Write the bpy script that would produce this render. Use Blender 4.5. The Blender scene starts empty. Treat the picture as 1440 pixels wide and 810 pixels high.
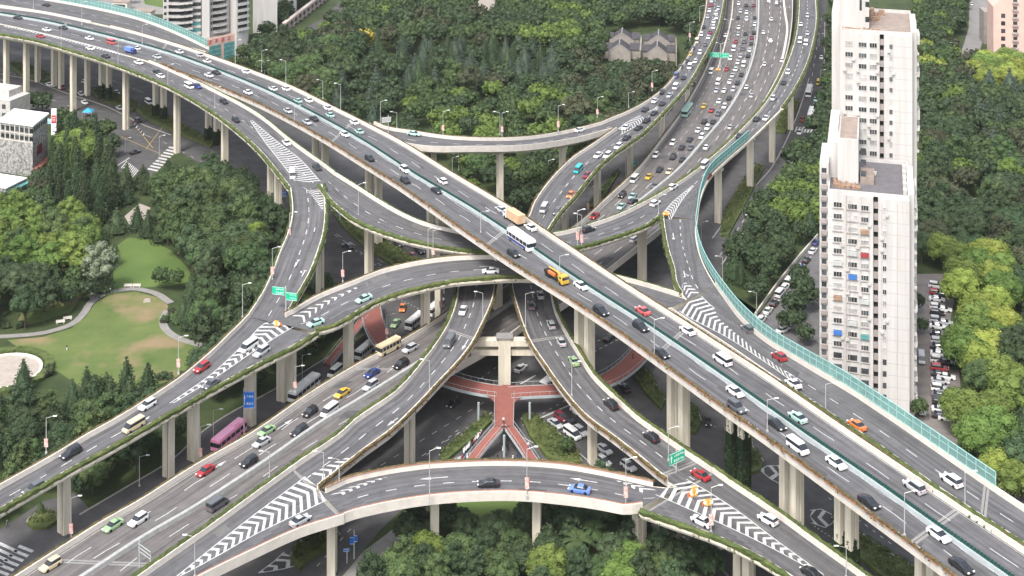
import bpy, bmesh, math, random
from mathutils import Vector, Matrix, noise
R = math.radians
S = bpy.context.scene
COL = S.collection
# ---------------------------------------------------------------- camera
FPX, YH, CX, CH = 2000.0, -450.0, 720.0, 180.0      # focal length in px of a 1440 px wide frame, horizon row, centre column, height
cam_d = bpy.data.cameras.new('camera'); cam = bpy.data.objects.new('camera', cam_d); COL.objects.link(cam)
cam_d.sensor_width = 36; cam_d.lens = 36*FPX/1440; cam_d.shift_y = (YH-405)/1440
cam.location = (0, 0, CH); cam.rotation_euler = (R(90), 0, 0)
cam_d.clip_start = 1; cam_d.clip_end = 8000
S.camera = cam
# ---------------------------------------------------------------- light
SUN_EL, SUN_AZ = 56, 205          # bright overcast: high soft sun behind the viewer's left shoulder
w = bpy.data.worlds.new('World'); S.world = w; w.use_nodes = True
nt = w.node_tree; bg = nt.nodes['Background']
sky = nt.nodes.new('ShaderNodeTexSky'); sky.sky_type = 'NISHITA'; sky.sun_disc = False
sky.sun_elevation = R(SUN_EL); sky.sun_rotation = R(SUN_AZ); sky.air_density = 1.0; sky.dust_density = 4.0; sky.ozone_density = 0.6
hs_ = nt.nodes.new('ShaderNodeHueSaturation'); hs_.inputs['Saturation'].default_value = .45      # thin overcast: a paler, greyer sky
nt.links.new(sky.outputs[0], hs_.inputs['Color']); nt.links.new(hs_.outputs[0], bg.inputs[0]); bg.inputs[1].default_value = 0.15
sd = bpy.data.lights.new('sun', 'SUN'); sd.energy = 1.5; sd.angle = R(11); sd.color = (1.0, .96, .90)
sun = bpy.data.objects.new('sun', sd); COL.objects.link(sun)
_az = R(SUN_AZ)
_sv = Vector((math.sin(_az)*math.cos(R(SUN_EL)), math.cos(_az)*math.cos(R(SUN_EL)), math.sin(R(SUN_EL))))
sun.rotation_euler = _sv.to_track_quat('Z', 'Y').to_euler()
S.view_settings.view_transform = 'Standard'; S.view_settings.look = 'None'
S.view_settings.exposure = 1.1; S.view_settings.gamma = 1.0
S.cycles.max_bounces = 5; S.cycles.diffuse_bounces = 3; S.cycles.transparent_max_bounces = 6
S.cycles.glossy_bounces = 2; S.cycles.transmission_bounces = 2

# ---------------------------------------------------------------- materials
def mat(name, col, rough=.7, metal=0, noise_amt=.12, scale=1.0, col2=None, bump=0, spec=.3, random_amt=0, detail=5, coord='Object', stretch=None, alpha=1, streak=0):
    m = bpy.data.materials.new(name); m.use_nodes = True
    n = m.node_tree.nodes; l = m.node_tree.links; b = n['Principled BSDF']
    b.inputs['Roughness'].default_value = rough; b.inputs['Metallic'].default_value = metal
    b.inputs['Specular IOR Level'].default_value = spec
    tc = n.new('ShaderNodeTexCoord'); src = tc.outputs[coord]
    if stretch:
        mp = n.new('ShaderNodeMapping'); mp.inputs['Scale'].default_value = stretch; l.new(src, mp.inputs[0]); src = mp.outputs[0]
    nz = n.new('ShaderNodeTexNoise'); nz.inputs['Scale'].default_value = scale; nz.inputs['Detail'].default_value = detail
    nz.inputs['Roughness'].default_value = .65
    l.new(src, nz.inputs['Vector'])
    rp = n.new('ShaderNodeValToRGB'); c = Vector(col[:3])
    c2 = Vector(col2) if col2 else c*(1+noise_amt); c1 = c if col2 else c*(1-noise_amt)
    rp.color_ramp.elements[0].position = .32; rp.color_ramp.elements[1].position = .68
    rp.color_ramp.elements[0].color = (*c1, 1); rp.color_ramp.elements[1].color = (*c2, 1)
    l.new(nz.outputs[0], rp.inputs[0]); out = rp.outputs[0]
    if random_amt:
        oi = n.new('ShaderNodeObjectInfo'); hs = n.new('ShaderNodeHueSaturation')
        mr = n.new('ShaderNodeMapRange'); mr.inputs[3].default_value = 1-random_amt; mr.inputs[4].default_value = 1+random_amt
        l.new(oi.outputs['Random'], mr.inputs[0]); l.new(mr.outputs[0], hs.inputs['Value'])
        ma = n.new('ShaderNodeMath'); ma.operation = 'MULTIPLY'; ma.inputs[1].default_value = 7.31; l.new(oi.outputs['Random'], ma.inputs[0])
        fr = n.new('ShaderNodeMath'); fr.operation = 'FRACT'; l.new(ma.outputs[0], fr.inputs[0])
        mh = n.new('ShaderNodeMapRange'); mh.inputs[3].default_value = .5-random_amt*.09; mh.inputs[4].default_value = .5+random_amt*.07
        l.new(fr.outputs[0], mh.inputs[0]); l.new(mh.outputs[0], hs.inputs['Hue']); l.new(out, hs.inputs['Color']); out = hs.outputs[0]
    if streak:
        uv = n.new('ShaderNodeTexCoord'); mp = n.new('ShaderNodeMapping'); mp.inputs['Scale'].default_value = (1.1, .03, 1)
        l.new(uv.outputs['UV'], mp.inputs[0]); n2 = n.new('ShaderNodeTexNoise'); n2.inputs['Scale'].default_value = 1.0; n2.inputs['Detail'].default_value = 3
        l.new(mp.outputs[0], n2.inputs['Vector']); m2 = n.new('ShaderNodeMapRange'); m2.inputs[1].default_value = .3; m2.inputs[2].default_value = .7
        m2.inputs[3].default_value = 1-streak; m2.inputs[4].default_value = 1+streak; l.new(n2.outputs[0], m2.inputs[0])
        mx = n.new('ShaderNodeVectorMath'); mx.operation = 'SCALE'; l.new(out, mx.inputs[0]); l.new(m2.outputs[0], mx.inputs['Scale']); out = mx.outputs[0]
    l.new(out, b.inputs['Base Color'])
    if bump:
        bp = n.new('ShaderNodeBump'); bp.inputs['Strength'].default_value = bump; bp.inputs['Distance'].default_value = .2
        l.new(nz.outputs[0], bp.inputs['Height']); l.new(bp.outputs[0], b.inputs['Normal'])
    if alpha < 1: b.inputs['Alpha'].default_value = alpha
    return m
M = {}
def leafmat(name, c, c2, rnd=.22):
    m = mat(name, c, .65, col2=c2, scale=.35, random_amt=rnd, spec=.2, detail=6)
    n = m.node_tree.nodes; l = m.node_tree.links; b = n['Principled BSDF']
    tr = n.new('ShaderNodeBsdfTranslucent'); mx = n.new('ShaderNodeMixShader'); mx.inputs[0].default_value = .12
    l.new(b.inputs['Base Color'].links[0].from_socket, tr.inputs[0])
    l.new(b.outputs[0], mx.inputs[1]); l.new(tr.outputs[0], mx.inputs[2]); l.new(mx.outputs[0], n['Material Output'].inputs[0])
    return m
M['asphalt'] = mat('asphalt_grey', (.104,.103,.108), .85, scale=.35, noise_amt=.14, streak=.32, spec=.2)
M['asphalt_b'] = mat('asphalt_warm_grey', (.125,.117,.115), .85, scale=.3, noise_amt=.14, streak=.3, spec=.2)
M['asphalt_g'] = mat('ground_asphalt', (.080,.078,.080), .85, scale=.18, noise_amt=.25, spec=.2)
M['conc'] = mat('pale_concrete', (.60,.55,.45), .8, scale=.5, noise_amt=.20, stretch=(1,1,.15))
M['parapet'] = mat('whitewashed_parapet', (.56,.52,.47), .75, scale=.5, noise_amt=.10)
M['paint'] = mat('road_paint', (.33,.33,.33), .7, col2=(.60,.60,.59), scale=1.6, detail=8)
M['joint'] = mat('joint_concrete', (.225,.22,.215), .8, scale=1, noise_amt=.12)
M['rustrail'] = mat('red_brown_rail', (.34,.17,.12), .7, scale=1.2, noise_amt=.25)
M['planter'] = mat('orange_planter', (.40,.16,.09), .7, scale=.7, noise_amt=.3)
M['hedge'] = leafmat('hedge_leaves', (.045,.068,.02), (.12,.145,.05), .1)
M['hedge_dry'] = leafmat('dry_hedge_leaves', (.07,.07,.025), (.17,.12,.06), .1)
M['ivy'] = leafmat('ivy_leaves', (.012,.022,.010), (.030,.050,.020), .1)
M['gscreen'] = mat('green_screen', (.014,.060,.052), .5, scale=2, noise_amt=.1)
M['white'] = mat('white_paint', (.75,.75,.73), .5, scale=.6, noise_amt=.05)
M['bluegrey'] = mat('pale_blue_barrier', (.36,.40,.41), .7, scale=.5, noise_amt=.08)
M['steel'] = mat('galvanised_steel', (.50,.50,.49), .45, .3, scale=2, noise_amt=.05)
M['dark'] = mat('dark_rubber', (.02,.02,.02), .7, noise_amt=.1)
M['glass'] = mat('car_glass', (.022,.027,.034), .08, spec=.7, noise_amt=.1)
M['lampglass'] = mat('lamp_glass', (.8,.8,.76), .2, noise_amt=.02)
M['tail'] = mat('tail_light', (.4,.02,.02), .3, noise_amt=.05)
M['trunk'] = mat('bark', (.10,.075,.055), .9, scale=3, noise_amt=.3, stretch=(1,1,.2))
M['red_deck'] = mat('red_deck', (.23,.085,.07), .8, scale=.8, noise_amt=.10)
M['soil'] = mat('ground_cover', (.022,.038,.012), .9, col2=(.055,.075,.026), scale=.12)
M['lawn'] = mat('mown_lawn', (.060,.108,.026), .9, col2=(.105,.155,.040), scale=.05)
M['paving'] = mat('stone_paving', (.22,.21,.20), .8, scale=.5, noise_amt=.15)
M['paving_w'] = mat('pale_paving', (.33,.29,.255), .8, scale=.5, noise_amt=.12)
M['kerb'] = mat('kerb_stone', (.33,.31,.28), .8, scale=1, noise_amt=.12)
def lawn_worn():
    m = M['lawn_worn'] = mat('worn_lawn', (.066,.108,.028), .9, col2=(.120,.150,.046), scale=.09)
    n = m.node_tree.nodes; l = m.node_tree.links; b = n['Principled BSDF']; src = b.inputs['Base Color'].links[0].from_socket
    tc = n.new('ShaderNodeTexCoord'); nz = n.new('ShaderNodeTexNoise'); nz.inputs['Scale'].default_value = .055; nz.inputs['Detail'].default_value = 4
    l.new(tc.outputs['Object'], nz.inputs['Vector']); rp = n.new('ShaderNodeValToRGB'); rp.color_ramp.elements[0].position = .50; rp.color_ramp.elements[1].position = .64
    l.new(nz.outputs[0], rp.inputs[0]); mx = n.new('ShaderNodeMix'); mx.data_type = 'RGBA'; l.new(rp.outputs[0], mx.inputs[0])
    l.new(src, mx.inputs[6]); mx.inputs[7].default_value = (.22,.165,.095,1); l.new(mx.outputs[2], b.inputs['Base Color'])
lawn_worn()
def tealglass():
    m = bpy.data.materials.new('teal_panel'); m.use_nodes = True; n = m.node_tree.nodes; l = m.node_tree.links; b = n['Principled BSDF']
    b.inputs['Base Color'].default_value = (.30,.43,.42,1); b.inputs['Roughness'].default_value = .3
    tr = n.new('ShaderNodeBsdfTransparent'); tr.inputs[0].default_value = (.55,.88,.83,1); mx = n.new('ShaderNodeMixShader'); mx.inputs[0].default_value = .5
    l.new(b.outputs[0], mx.inputs[1]); l.new(tr.outputs[0], mx.inputs[2]); l.new(mx.outputs[0], n['Material Output'].inputs[0]); return m
M['teal'] = tealglass(); M['tealsteel'] = mat('teal_steel', (.26,.45,.43), .5, noise_amt=.2)

# ---------------------------------------------------------------- helpers
def U(px, py, z=0.0):
    D = (CH-z)*FPX/(py-YH); return Vector(((px-CX)*D/FPX, D, z))
def PX(v):
    return (CX+FPX*v.x/v.y, YH+(CH-v.z)*FPX/v.y)
def obj(name, bm, m=None, parent=None, smooth=False, doubles=False):
    me = bpy.data.meshes.new(name)
    if isinstance(bm, bmesh.types.BMesh):
        bm.to_mesh(me); bm.free()
    else: me.from_pydata(*bm)
    ms = m if isinstance(m, (list, tuple)) else [m]
    for q in ms:
        if q: me.materials.append(q)
    if smooth:
        for p in me.polygons: p.use_smooth = True
    o = bpy.data.objects.new(name, me); COL.objects.link(o); o.parent = parent
    return o
def tag(o, label=None, cat=None, group=None, kind=None):
    if label: o['label'] = label
    if cat: o['category'] = cat
    if group: o['group'] = group
    if kind: o['kind'] = kind
    return o
def empty(name, loc, rz=0):
    o = bpy.data.objects.new(name, None); COL.objects.link(o); o.location = loc; o.rotation_euler = (0,0,rz); o.empty_display_size = .5
    return o
def BX(bm, c, s, rz=0, mi=0, taper=1.0):
    """box centred at c, size s; taper scales the top"""
    hx, hy, hz = s[0]/2, s[1]/2, s[2]/2; ca, sa = math.cos(rz), math.sin(rz); vs = []
    for (x, y, z) in ((-1,-1,-1),(1,-1,-1),(1,1,-1),(-1,1,-1),(-1,-1,1),(1,-1,1),(1,1,1),(-1,1,1)):
        k = taper if z > 0 else 1; X, Y = x*hx*k, y*hy*k
        vs.append(bm.verts.new((c[0]+X*ca-Y*sa, c[1]+X*sa+Y*ca, c[2]+z*hz)))
    for f in ((0,3,2,1),(4,5,6,7),(0,1,5,4),(1,2,6,5),(2,3,7,6),(3,0,4,7)):
        bm.faces.new([vs[i] for i in f]).material_index = mi
    return vs
def CYL(bm, a, b, r0, r1=None, n=8, mi=0, cap=True):
    r1 = r0 if r1 is None else r1; a = Vector(a); b = Vector(b); d = (b-a).normalized()
    u = d.orthogonal().normalized(); v = d.cross(u); A = []; B = []
    for i in range(n):
        t = 2*math.pi*i/n; q = u*math.cos(t)+v*math.sin(t); A.append(bm.verts.new(a+q*r0)); B.append(bm.verts.new(b+q*r1))
    for i in range(n):
        j = (i+1) % n; bm.faces.new((A[i],A[j],B[j],B[i])).material_index = mi
    if cap:
        bm.faces.new(A[::-1]).material_index = mi; bm.faces.new(B).material_index = mi
def POLY(pts, name, m, z=0, kind='structure', parent=None, thick=0):
    """flat sheet from a pixel outline lying at height z"""
    bm = bmesh.new(); vs = [bm.verts.new(U(x, y, z)) for x, y in pts]; f = bm.faces.new(vs); f.normal_update()
    if f.normal.z < 0: f.normal_flip()
    if thick:
        r = bmesh.ops.extrude_face_region(bm, geom=[f]); bmesh.ops.translate(bm, verts=[e for e in r['geom'] if isinstance(e, bmesh.types.BMVert)], vec=(0,0,-thick))
    bmesh.ops.triangulate(bm, faces=bm.faces[:]); bmesh.ops.recalc_face_normals(bm, faces=bm.faces[:])
    o = obj(name, bm, m, parent)
    if kind and not parent: tag(o, kind=kind)
    return o
def catmull(P, step):
    P = [Vector(p) for p in P]; out = []
    for i in range(len(P)-1):
        p0 = P[i-1] if i else P[0]*2-P[1]; p1, p2 = P[i], P[i+1]; p3 = P[i+2] if i+2 < len(P) else P[-1]*2-P[-2]
        d = (p2-p1).length; n = max(1, int(d/step))
        t0 = 0; t1 = max((p1-p0).length, .01)**.5; t2 = t1+max(d, .01)**.5; t3 = t2+max((p3-p2).length, .01)**.5
        for k in range(n):
            t = t1+(t2-t1)*k/n
            A1 = p0*((t1-t)/(t1-t0))+p1*((t-t0)/(t1-t0)); A2 = p1*((t2-t)/(t2-t1))+p2*((t-t1)/(t2-t1)); A3 = p2*((t3-t)/(t3-t2))+p3*((t-t2)/(t3-t2))
            B1 = A1*((t2-t)/(t2-t0))+A2*((t-t0)/(t2-t0)); B2 = A2*((t3-t)/(t3-t1))+A3*((t-t1)/(t3-t1))
            out.append(B1*((t2-t)/(t2-t1))+B2*((t-t1)/(t2-t1)))
    out.append(P[-1]); return out
def resample(L, n):
    acc = [0]
    for a, b in zip(L, L[1:]): acc.append(acc[-1]+(b-a).length)
    T = acc[-1]; out = []; j = 0
    for i in range(n):
        s = T*i/(n-1)
        while j < len(acc)-2 and acc[j+1] < s: j += 1
        k = (s-acc[j])/max(acc[j+1]-acc[j], 1e-6); out.append(L[j].lerp(L[j+1], min(k, 1)))
    return out
PARH = 1.1
def edge(pts, zf, step=3):
    """pixel edge -> world polyline; a third element 1 means the reading is the top of the near parapet"""
    W = []
    for i, p in enumerate(pts):
        z = zf(p[0], p[1]) if callable(zf) else zf
        v = U(p[0], p[1], z+(PARH if len(p) > 2 and p[2] else 0)); v.z = z; W.append(v)
    return catmull(W, step)
def lin(*kv):
    """piecewise linear in pixel x or any key"""
    def f(k):
        if k <= kv[0][0]: return kv[0][1]
        for (a, za), (b, zb) in zip(kv, kv[1:]):
            if k <= b: t = (k-a)/(b-a); t = t*t*(3-2*t); return za+(zb-za)*t
        return kv[-1][1]
    return f
# ---------------------------------------------------------------- swept shapes
def perp(poly, i):
    a = poly[max(i-1, 0)]; b = poly[min(i+1, len(poly)-1)]; d = (b-a); d.z = 0; d.normalize()
    return Vector((-d.y, d.x, 0))
def sweep(bm, poly, prof, side, jit=0, mi=0, rnd=random):
    rows = []; n = len(prof)
    for i, p in enumerate(poly):
        q = perp(poly, i)*side
        rows.append([bm.verts.new(p+q*(o+rnd.uniform(-jit, jit))+Vector((0,0,h+rnd.uniform(-jit, jit)*1.3))) for o, h in prof])
    for a, b in zip(rows, rows[1:]):
        for k in range(n):
            j = (k+1) % n
            try: bm.faces.new((a[k], a[j], b[j], b[k])).material_index = mi
            except ValueError: pass
    for r in (rows[0], rows[-1]):
        bm.faces.new(r).material_index = mi
    return rows
def box_prof(o0, o1, h0, h1): return [(o0, h0), (o1, h0), (o1, h1), (o0, h1)]
def densify(poly, step):
    out = []
    for a, b in zip(poly, poly[1:]):
        n = max(1, int((b-a).length/step))
        for k in range(n): out.append(a.lerp(b, k/n))
    out.append(poly[-1]); return out
def leafquads(bm, c, r, n, size, rnd, mi=0):
    for _ in range(n):
        d = Vector((rnd.gauss(0,1), rnd.gauss(0,1), rnd.gauss(0,1)))
        if d.length < .01: continue
        d.normalize(); p = c+Vector((d.x*r[0], d.y*r[1], abs(d.z)*r[2] if len(r) > 3 else d.z*r[2]))
        nn = (d+Vector((rnd.uniform(-.6,.6), rnd.uniform(-.6,.6), rnd.uniform(-.3,.7)))).normalized()
        u = nn.orthogonal().normalized(); v = nn.cross(u); a = rnd.uniform(0, 6.28); u, v = u*math.cos(a)+v*math.sin(a), v*math.cos(a)-u*math.sin(a)
        s = size*rnd.uniform(.6, 1.2)
        bm.faces.new([bm.verts.new(p+u*s), bm.verts.new(p+v*s*.7), bm.verts.new(p-u*s), bm.verts.new(p-v*s*.7)]).material_index = mi
def hedge_mesh(poly, side, o0, o1, h0, h1, rnd):
    bm = bmesh.new(); d = densify(poly, .8)
    m = (o0+o1)/2; sweep(bm, d, [(o0, h0), (o1, h0), (o1+.05, h1*.7+h0*.3), (m, h1), (o0-.05, h1*.75+h0*.25)], side, jit=.12, rnd=rnd)
    for i in range(0, len(d)):
        q = perp(d, i)*side; c = d[i]+q*m+Vector((0,0,(h0+h1)/2))
        leafquads(bm, c, ((o1-o0)*.65, (o1-o0)*.65, (h1-h0)*.6), 5, .28, rnd)
        if rnd.random() < .25: leafquads(bm, d[i]+q*(o1+.1)+Vector((0,0,h0-.2)), (.3,.3,.4), 5, .25, rnd)
    return bm
ROADS = {}
rg = random.Random(5)
class Road:
    def __init__(s, key, P, Q, z, step=2.5):
        s.key = key; s.P0 = edge(P, z); s.Q0 = edge(Q, z)
        L = sum((b-a).length for a, b in zip(s.P0, s.P0[1:])); n = max(6, int(L/step)); s.n = n
        s.P = resample(s.P0, n); s.Q = resample(s.Q0, n); s.C = []
        for i in range(n):
            zz = (s.P[i].z+s.Q[i].z)/2; s.P[i].z = zz; s.Q[i].z = zz; s.C.append((s.P[i]+s.Q[i])/2)
        s.acc = [0]
        for a, b in zip(s.C, s.C[1:]): s.acc.append(s.acc[-1]+(b-a).length)
        s.L = s.acc[-1]; ROADS[key] = s
        c = s.C[n//2]; d = s.C[min(n//2+1, n-1)]-s.C[n//2]; q = s.P[n//2]-c
        s.sideP = 1 if (d.x*q.y-d.y*q.x) > 0 else -1
    def at(s, dist, lat):
        dist = max(0, min(s.L, dist)); j = 0
        lo, hi = 0, s.n-2
        while lo < hi:
            m = (lo+hi+1)//2
            if s.acc[m] <= dist: lo = m
            else: hi = m-1
        j = lo; k = (dist-s.acc[j])/max(s.acc[j+1]-s.acc[j], 1e-6)
        return s.P[j].lerp(s.P[j+1], k).lerp(s.Q[j].lerp(s.Q[j+1], k), lat)
    def width(s, dist): return (s.at(dist, 0)-s.at(dist, 1)).length
    def locate(s, px, py):
        z = s.C[s.n//2].z
        for _ in range(4):
            p = U(px, py, z+.5); i = min(range(s.n), key=lambda k: (s.C[k].x-p.x)**2+(s.C[k].y-p.y)**2); z = s.C[i].z
        t = s.C[min(i+1, s.n-1)]-s.C[max(i-1, 0)]; q = (s.Q[i]-s.P[i]); lat = (p-s.P[i]).dot(q)/max(q.length_squared, .01)
        p = p.copy(); p.z = z+.006
        return p, math.atan2(t.y, t.x), lat, s.acc[i], math.atan2(t.z, math.hypot(t.x, t.y))
    def on_x(s, x, yh):
        best = None
        for i in range(s.n):
            a, b = PX(s.C[i])
            e = abs(a-x)*3+abs(b-yh)
            if best is None or e < best[0]: best = (e, i)
        i = best[1]; c = s.C[i].copy(); c.x = (x-CX)*c.y/FPX
        t = s.C[min(i+1, s.n-1)]-s.C[max(i-1, 0)]
        return c, math.atan2(t.y, t.x), s.C[i].z
    def ribbon(s, bm, d0, d1, l0, l1, dz, uv=False):
        n = max(2, int((d1-d0)/2.5)+1); rows = []
        for i in range(n):
            d = d0+(d1-d0)*i/(n-1)
            rows.append([bm.verts.new(s.at(d, l0)+Vector((0,0,dz))), bm.verts.new(s.at(d, l1)+Vector((0,0,dz)))])
        for a, b in zip(rows, rows[1:]): bm.faces.new((a[0], a[1], b[1], b[0]))
    def surface(s, m, parent, name='asphalt', dz=0, nlat=1):
        bm = bmesh.new(); uvl = bm.loops.layers.uv.new('uv'); rows = []
        for i in range(s.n): rows.append([bm.verts.new(s.P[i].lerp(s.Q[i], k/nlat)+Vector((0,0,dz))) for k in range(nlat+1)])
        for i in range(s.n-1):
            wi = (s.P[i]-s.Q[i]).length
            for k in range(nlat):
                f = bm.faces.new((rows[i][k], rows[i][k+1], rows[i+1][k+1], rows[i+1][k]))
                for lp, (u, v) in zip(f.loops, ((k/nlat, i), ((k+1)/nlat, i), ((k+1)/nlat, i+1), (k/nlat, i+1))):
                    lp[uvl].uv = (u*wi, s.acc[v])
        for f in bm.faces:
            f.normal_update()
            if f.normal.z < 0: f.normal_flip()
        return obj(name, bm, m, parent)
    def lane(s, parent, lat, dash=None, gap=0, wd=.24, d0=0, d1=None, dz=.012, m=None, name='lane_line', phase=0):
        bm = bmesh.new(); d1 = s.L if d1 is None else d1; d = d0+phase
        w = max(s.width((d0+d1)/2), 1); h = wd/w/2
        f = lat if callable(lat) else (lambda q: lat)
        if dash is None: dash = d1-d0-.01; gap = 1e9
        while d < d1-.5:
            e = min(d+dash, d1); n = max(2, int((e-d)/3)+1); rows = []
            for i in range(n):
                q = d+(e-d)*i/(n-1); rows.append([bm.verts.new(s.at(q, f(q)-h)+Vector((0,0,dz))), bm.verts.new(s.at(q, f(q)+h)+Vector((0,0,dz)))])
            for a, b in zip(rows, rows[1:]): bm.faces.new((a[0], a[1], b[1], b[0]))
            d = e+gap
        for fa in bm.faces:
            fa.normal_update()
            if fa.normal.z < 0: fa.normal_flip()
        return obj(name, bm, m or M['paint'], parent)
    def joint(s, parent, px, py, wd=1.4):
        p, a, lat, d, _ = s.locate(px, py)
        for off in (0,):
            bm = bmesh.new(); s.ribbon(bm, d-wd/2, d+wd/2, .01, .99, .006)
            for fa in bm.faces:
                fa.normal_update()
                if fa.normal.z < 0: fa.normal_flip()
            obj('expansion_joint', bm, M['joint'], parent)
            bm = bmesh.new(); s.ribbon(bm, d-.08, d+.08, .01, .99, .011)
            for fa in bm.faces:
                fa.normal_update()
                if fa.normal.z < 0: fa.normal_flip()
            obj('joint_gap', bm, M['dark'], parent)
    def body(s, parent, depth=2.1, out=.42, m=None):
        bm = bmesh.new(); rows = []
        for i in range(s.n):
            q = (s.P[i]-s.Q[i]); wd = q.length; q.normalize(); ins = min(wd*.2, 2.2)
            P, Q = s.P[i], s.Q[i]; Z = Vector((0,0,1))
            pr = [P+q*out-Z*.05, P+q*out-Z*.85, P-q*ins*.35-Z*1.05, P-q*ins-Z*depth, Q+q*ins-Z*depth, Q+q*ins*.35-Z*1.05, Q-q*out-Z*.85, Q-q*out-Z*.05]
            rows.append([bm.verts.new(v) for v in pr])
        for a, b in zip(rows, rows[1:]):
            for k in range(8): bm.faces.new((a[k], a[(k+1) % 8], b[(k+1) % 8], b[k]))
        bm.faces.new(rows[0]); bm.faces.new(rows[-1][::-1]); bmesh.ops.recalc_face_normals(bm, faces=bm.faces[:])
        return obj('girder', bm, m or M['conc'], parent)
    def rail(s, parent, which, a=0, b=1, hedge=None, style='white', h=1.05, skirt=True):
        poly = (s.P if which == 'P' else s.Q); side = s.sideP if which == 'P' else -s.sideP
        i0, i1 = int(a*(s.n-1)), int(b*(s.n-1)); poly = poly[i0:i1+1]
        if len(poly) < 3: return
        bm = bmesh.new(); sweep(bm, poly, [(0, -.03), (.42+.01, -.9 if skirt else -.03), (.42+.01, h), (.12, h), (.06, .4)], side)
        bmesh.ops.recalc_face_normals(bm, faces=bm.faces[:]); obj('parapet', bm, M['parapet'], parent)
        if style == 'red':
            bm = bmesh.new(); sweep(bm, poly, box_prof(.02, .13, h+.004, h+.16), side); bmesh.ops.recalc_face_normals(bm, faces=bm.faces[:]); obj('hand_rail', bm, M['rustrail'], parent)
        if hedge == 'green' or hedge == 'thin':
            o1 = 1.25 if hedge == 'green' else .9
            bm = bmesh.new(); sweep(bm, poly, box_prof(.44, o1, -.05, .45), side); bmesh.ops.recalc_face_normals(bm, faces=bm.faces[:]); obj('planter_trough', bm, M['conc'], parent)
            obj('hedge', hedge_mesh(poly, side, .42, o1+.03, .4, 1.42 if hedge == 'green' else 1.2, rg), M['hedge'], parent)
        if hedge == 'brown':
            bm = bmesh.new(); sweep(bm, poly, box_prof(.44, .80, .3, 1.0), side); bmesh.ops.recalc_face_normals(bm, faces=bm.faces[:]); obj('planter_trough', bm, M['rustrail'], parent)
            obj('hedge', hedge_mesh(poly, side, .50, .95, .7, 1.2, rg), M['hedge_dry'], parent)
        if hedge == 'orange':
            bm = bmesh.new(); d = resample(poly, int(sum((y-x).length for x, y in zip(poly, poly[1:]))/1.1))
            for k in range(0, len(d)-1):
                if k % 9 == 8: continue
                p = (d[k]+d[k+1])/2; q = perp(d, k)*side; t = d[k+1]-d[k]
                BX(bm, p+q*.62+Vector((0,0,.98)), (.95, .42, .34), math.atan2(t.y, t.x))
            obj('flower_box', bm, M['planter'], parent)
            obj('hedge', hedge_mesh(poly, side, .42, .85, 1.1, 1.35, rg), M['hedge_dry'], parent)
def roads(key, name, label, P, Q, z, **k):
    r = Road(key, P, Q, z); c = r.C[r.n//2]
    root = tag(empty(name, (c.x, c.y, 0)), label, k.get('cat', 'flyover')); r.root = root
    WORLD_ROOTS.append(root)
    r.surface(M[k.get('mat', 'asphalt')], root)
    r.body(root, k.get('depth', 2.1))
    for wh, a, b, hd, st in k.get('rails', ()): r.rail(root, wh, a, b, hd, st)
    return r
WORLD_ROOTS = []
def settle():
    """children of these roots were modelled in world coordinates: cancel the root's offset"""
    for r in WORLD_ROOTS:
        inv = Matrix.Translation(-Vector(r.location))
        for ch in r.children: ch.matrix_parent_inverse = inv
def poly_w(pts, z): return [U(x, y, z) for x, y in pts]
def strip_obj(name, W, wd, h, m, parent=None, z0=0):
    bm = bmesh.new(); sweep(bm, W, box_prof(-wd/2, wd/2, z0, z0+h), 1); bmesh.ops.recalc_face_normals(bm, faces=bm.faces[:]); return obj(name, bm, m, parent)
def chevrons(parent, Lp, Rp, z, step=2.2, wd=.75, k=1.6, t0=.03, t1=.98, dz=.014, border=True, flip=1, name='chevron_marking'):
    """V stripes between two pixel polylines of the painted gore; apex pushed by k metres along it"""
    zf = z
    if isinstance(z, str):
        rd_ = ROADS[z]
        def zf(x, y):
            h = rd_.C[rd_.n//2].z
            for _ in range(5):
                p = U(x, y, h); ds = sorted(((c.x-p.x)**2+(c.y-p.y)**2, i) for i, c in enumerate(rd_.C))[:2]; (d0, i0), (d1, i1) = ds; w0 = d1/(d0+d1+1e-6); h = rd_.C[i0].z*w0+rd_.C[i1].z*(1-w0)
            return h+.02
    A = catmull([U(x, y, zf(x, y)) for x, y in Lp], 2); B = catmull([U(x, y, zf(x, y)) for x, y in Rp], 2)
    L = sum((b-a).length for a, b in zip(A, A[1:])); n = 400; A = resample(A, n); B = resample(B, n); C = [(a+b)/2 for a, b in zip(A, B)]
    bm = bmesh.new(); Z = Vector((0,0,dz)); per = n/L
    def g(Lst, i): return Lst[max(0, min(n-1, int(i)))]
    def face(vs):
        f = bm.faces.new([bm.verts.new(v+Z) for v in vs]); f.normal_update()
        if f.normal.z < 0: f.normal_flip()
    d = t0*L
    while d < t1*L:
        i = d*per; w_ = wd*per; wid = (g(A, i)-g(B, i)).length; kk = min(k, wid*.45)*per*flip
        if wid < .9: face([g(A, i), g(B, i), g(B, i+w_), g(A, i+w_)])
        else:
            face([g(A, i), g(C, i+kk), g(C, i+kk+w_), g(A, i+w_)]); face([g(C, i+kk), g(B, i), g(B, i+w_), g(C, i+kk+w_)])
        d += step
    o = obj(name, bm, M['paint'], parent)
    if border:
        bm = bmesh.new()
        for E in (A, B):
            sweep_flat(bm, [p+Vector((0,0,dz+.004)) for p in E[::8]], .12)
        obj('edge_line', bm, M['paint'], parent)
    return o
def sweep_flat(bm, W, hw):
    rows = []
    for i, p in enumerate(W):
        q = perp(W, i)*hw; rows.append([bm.verts.new(p-q), bm.verts.new(p+q)])
    for a, b in zip(rows, rows[1:]):
        f = bm.faces.new((a[0], a[1], b[1], b[0])); f.normal_update()
        if f.normal.z < 0: f.normal_flip()
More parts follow.
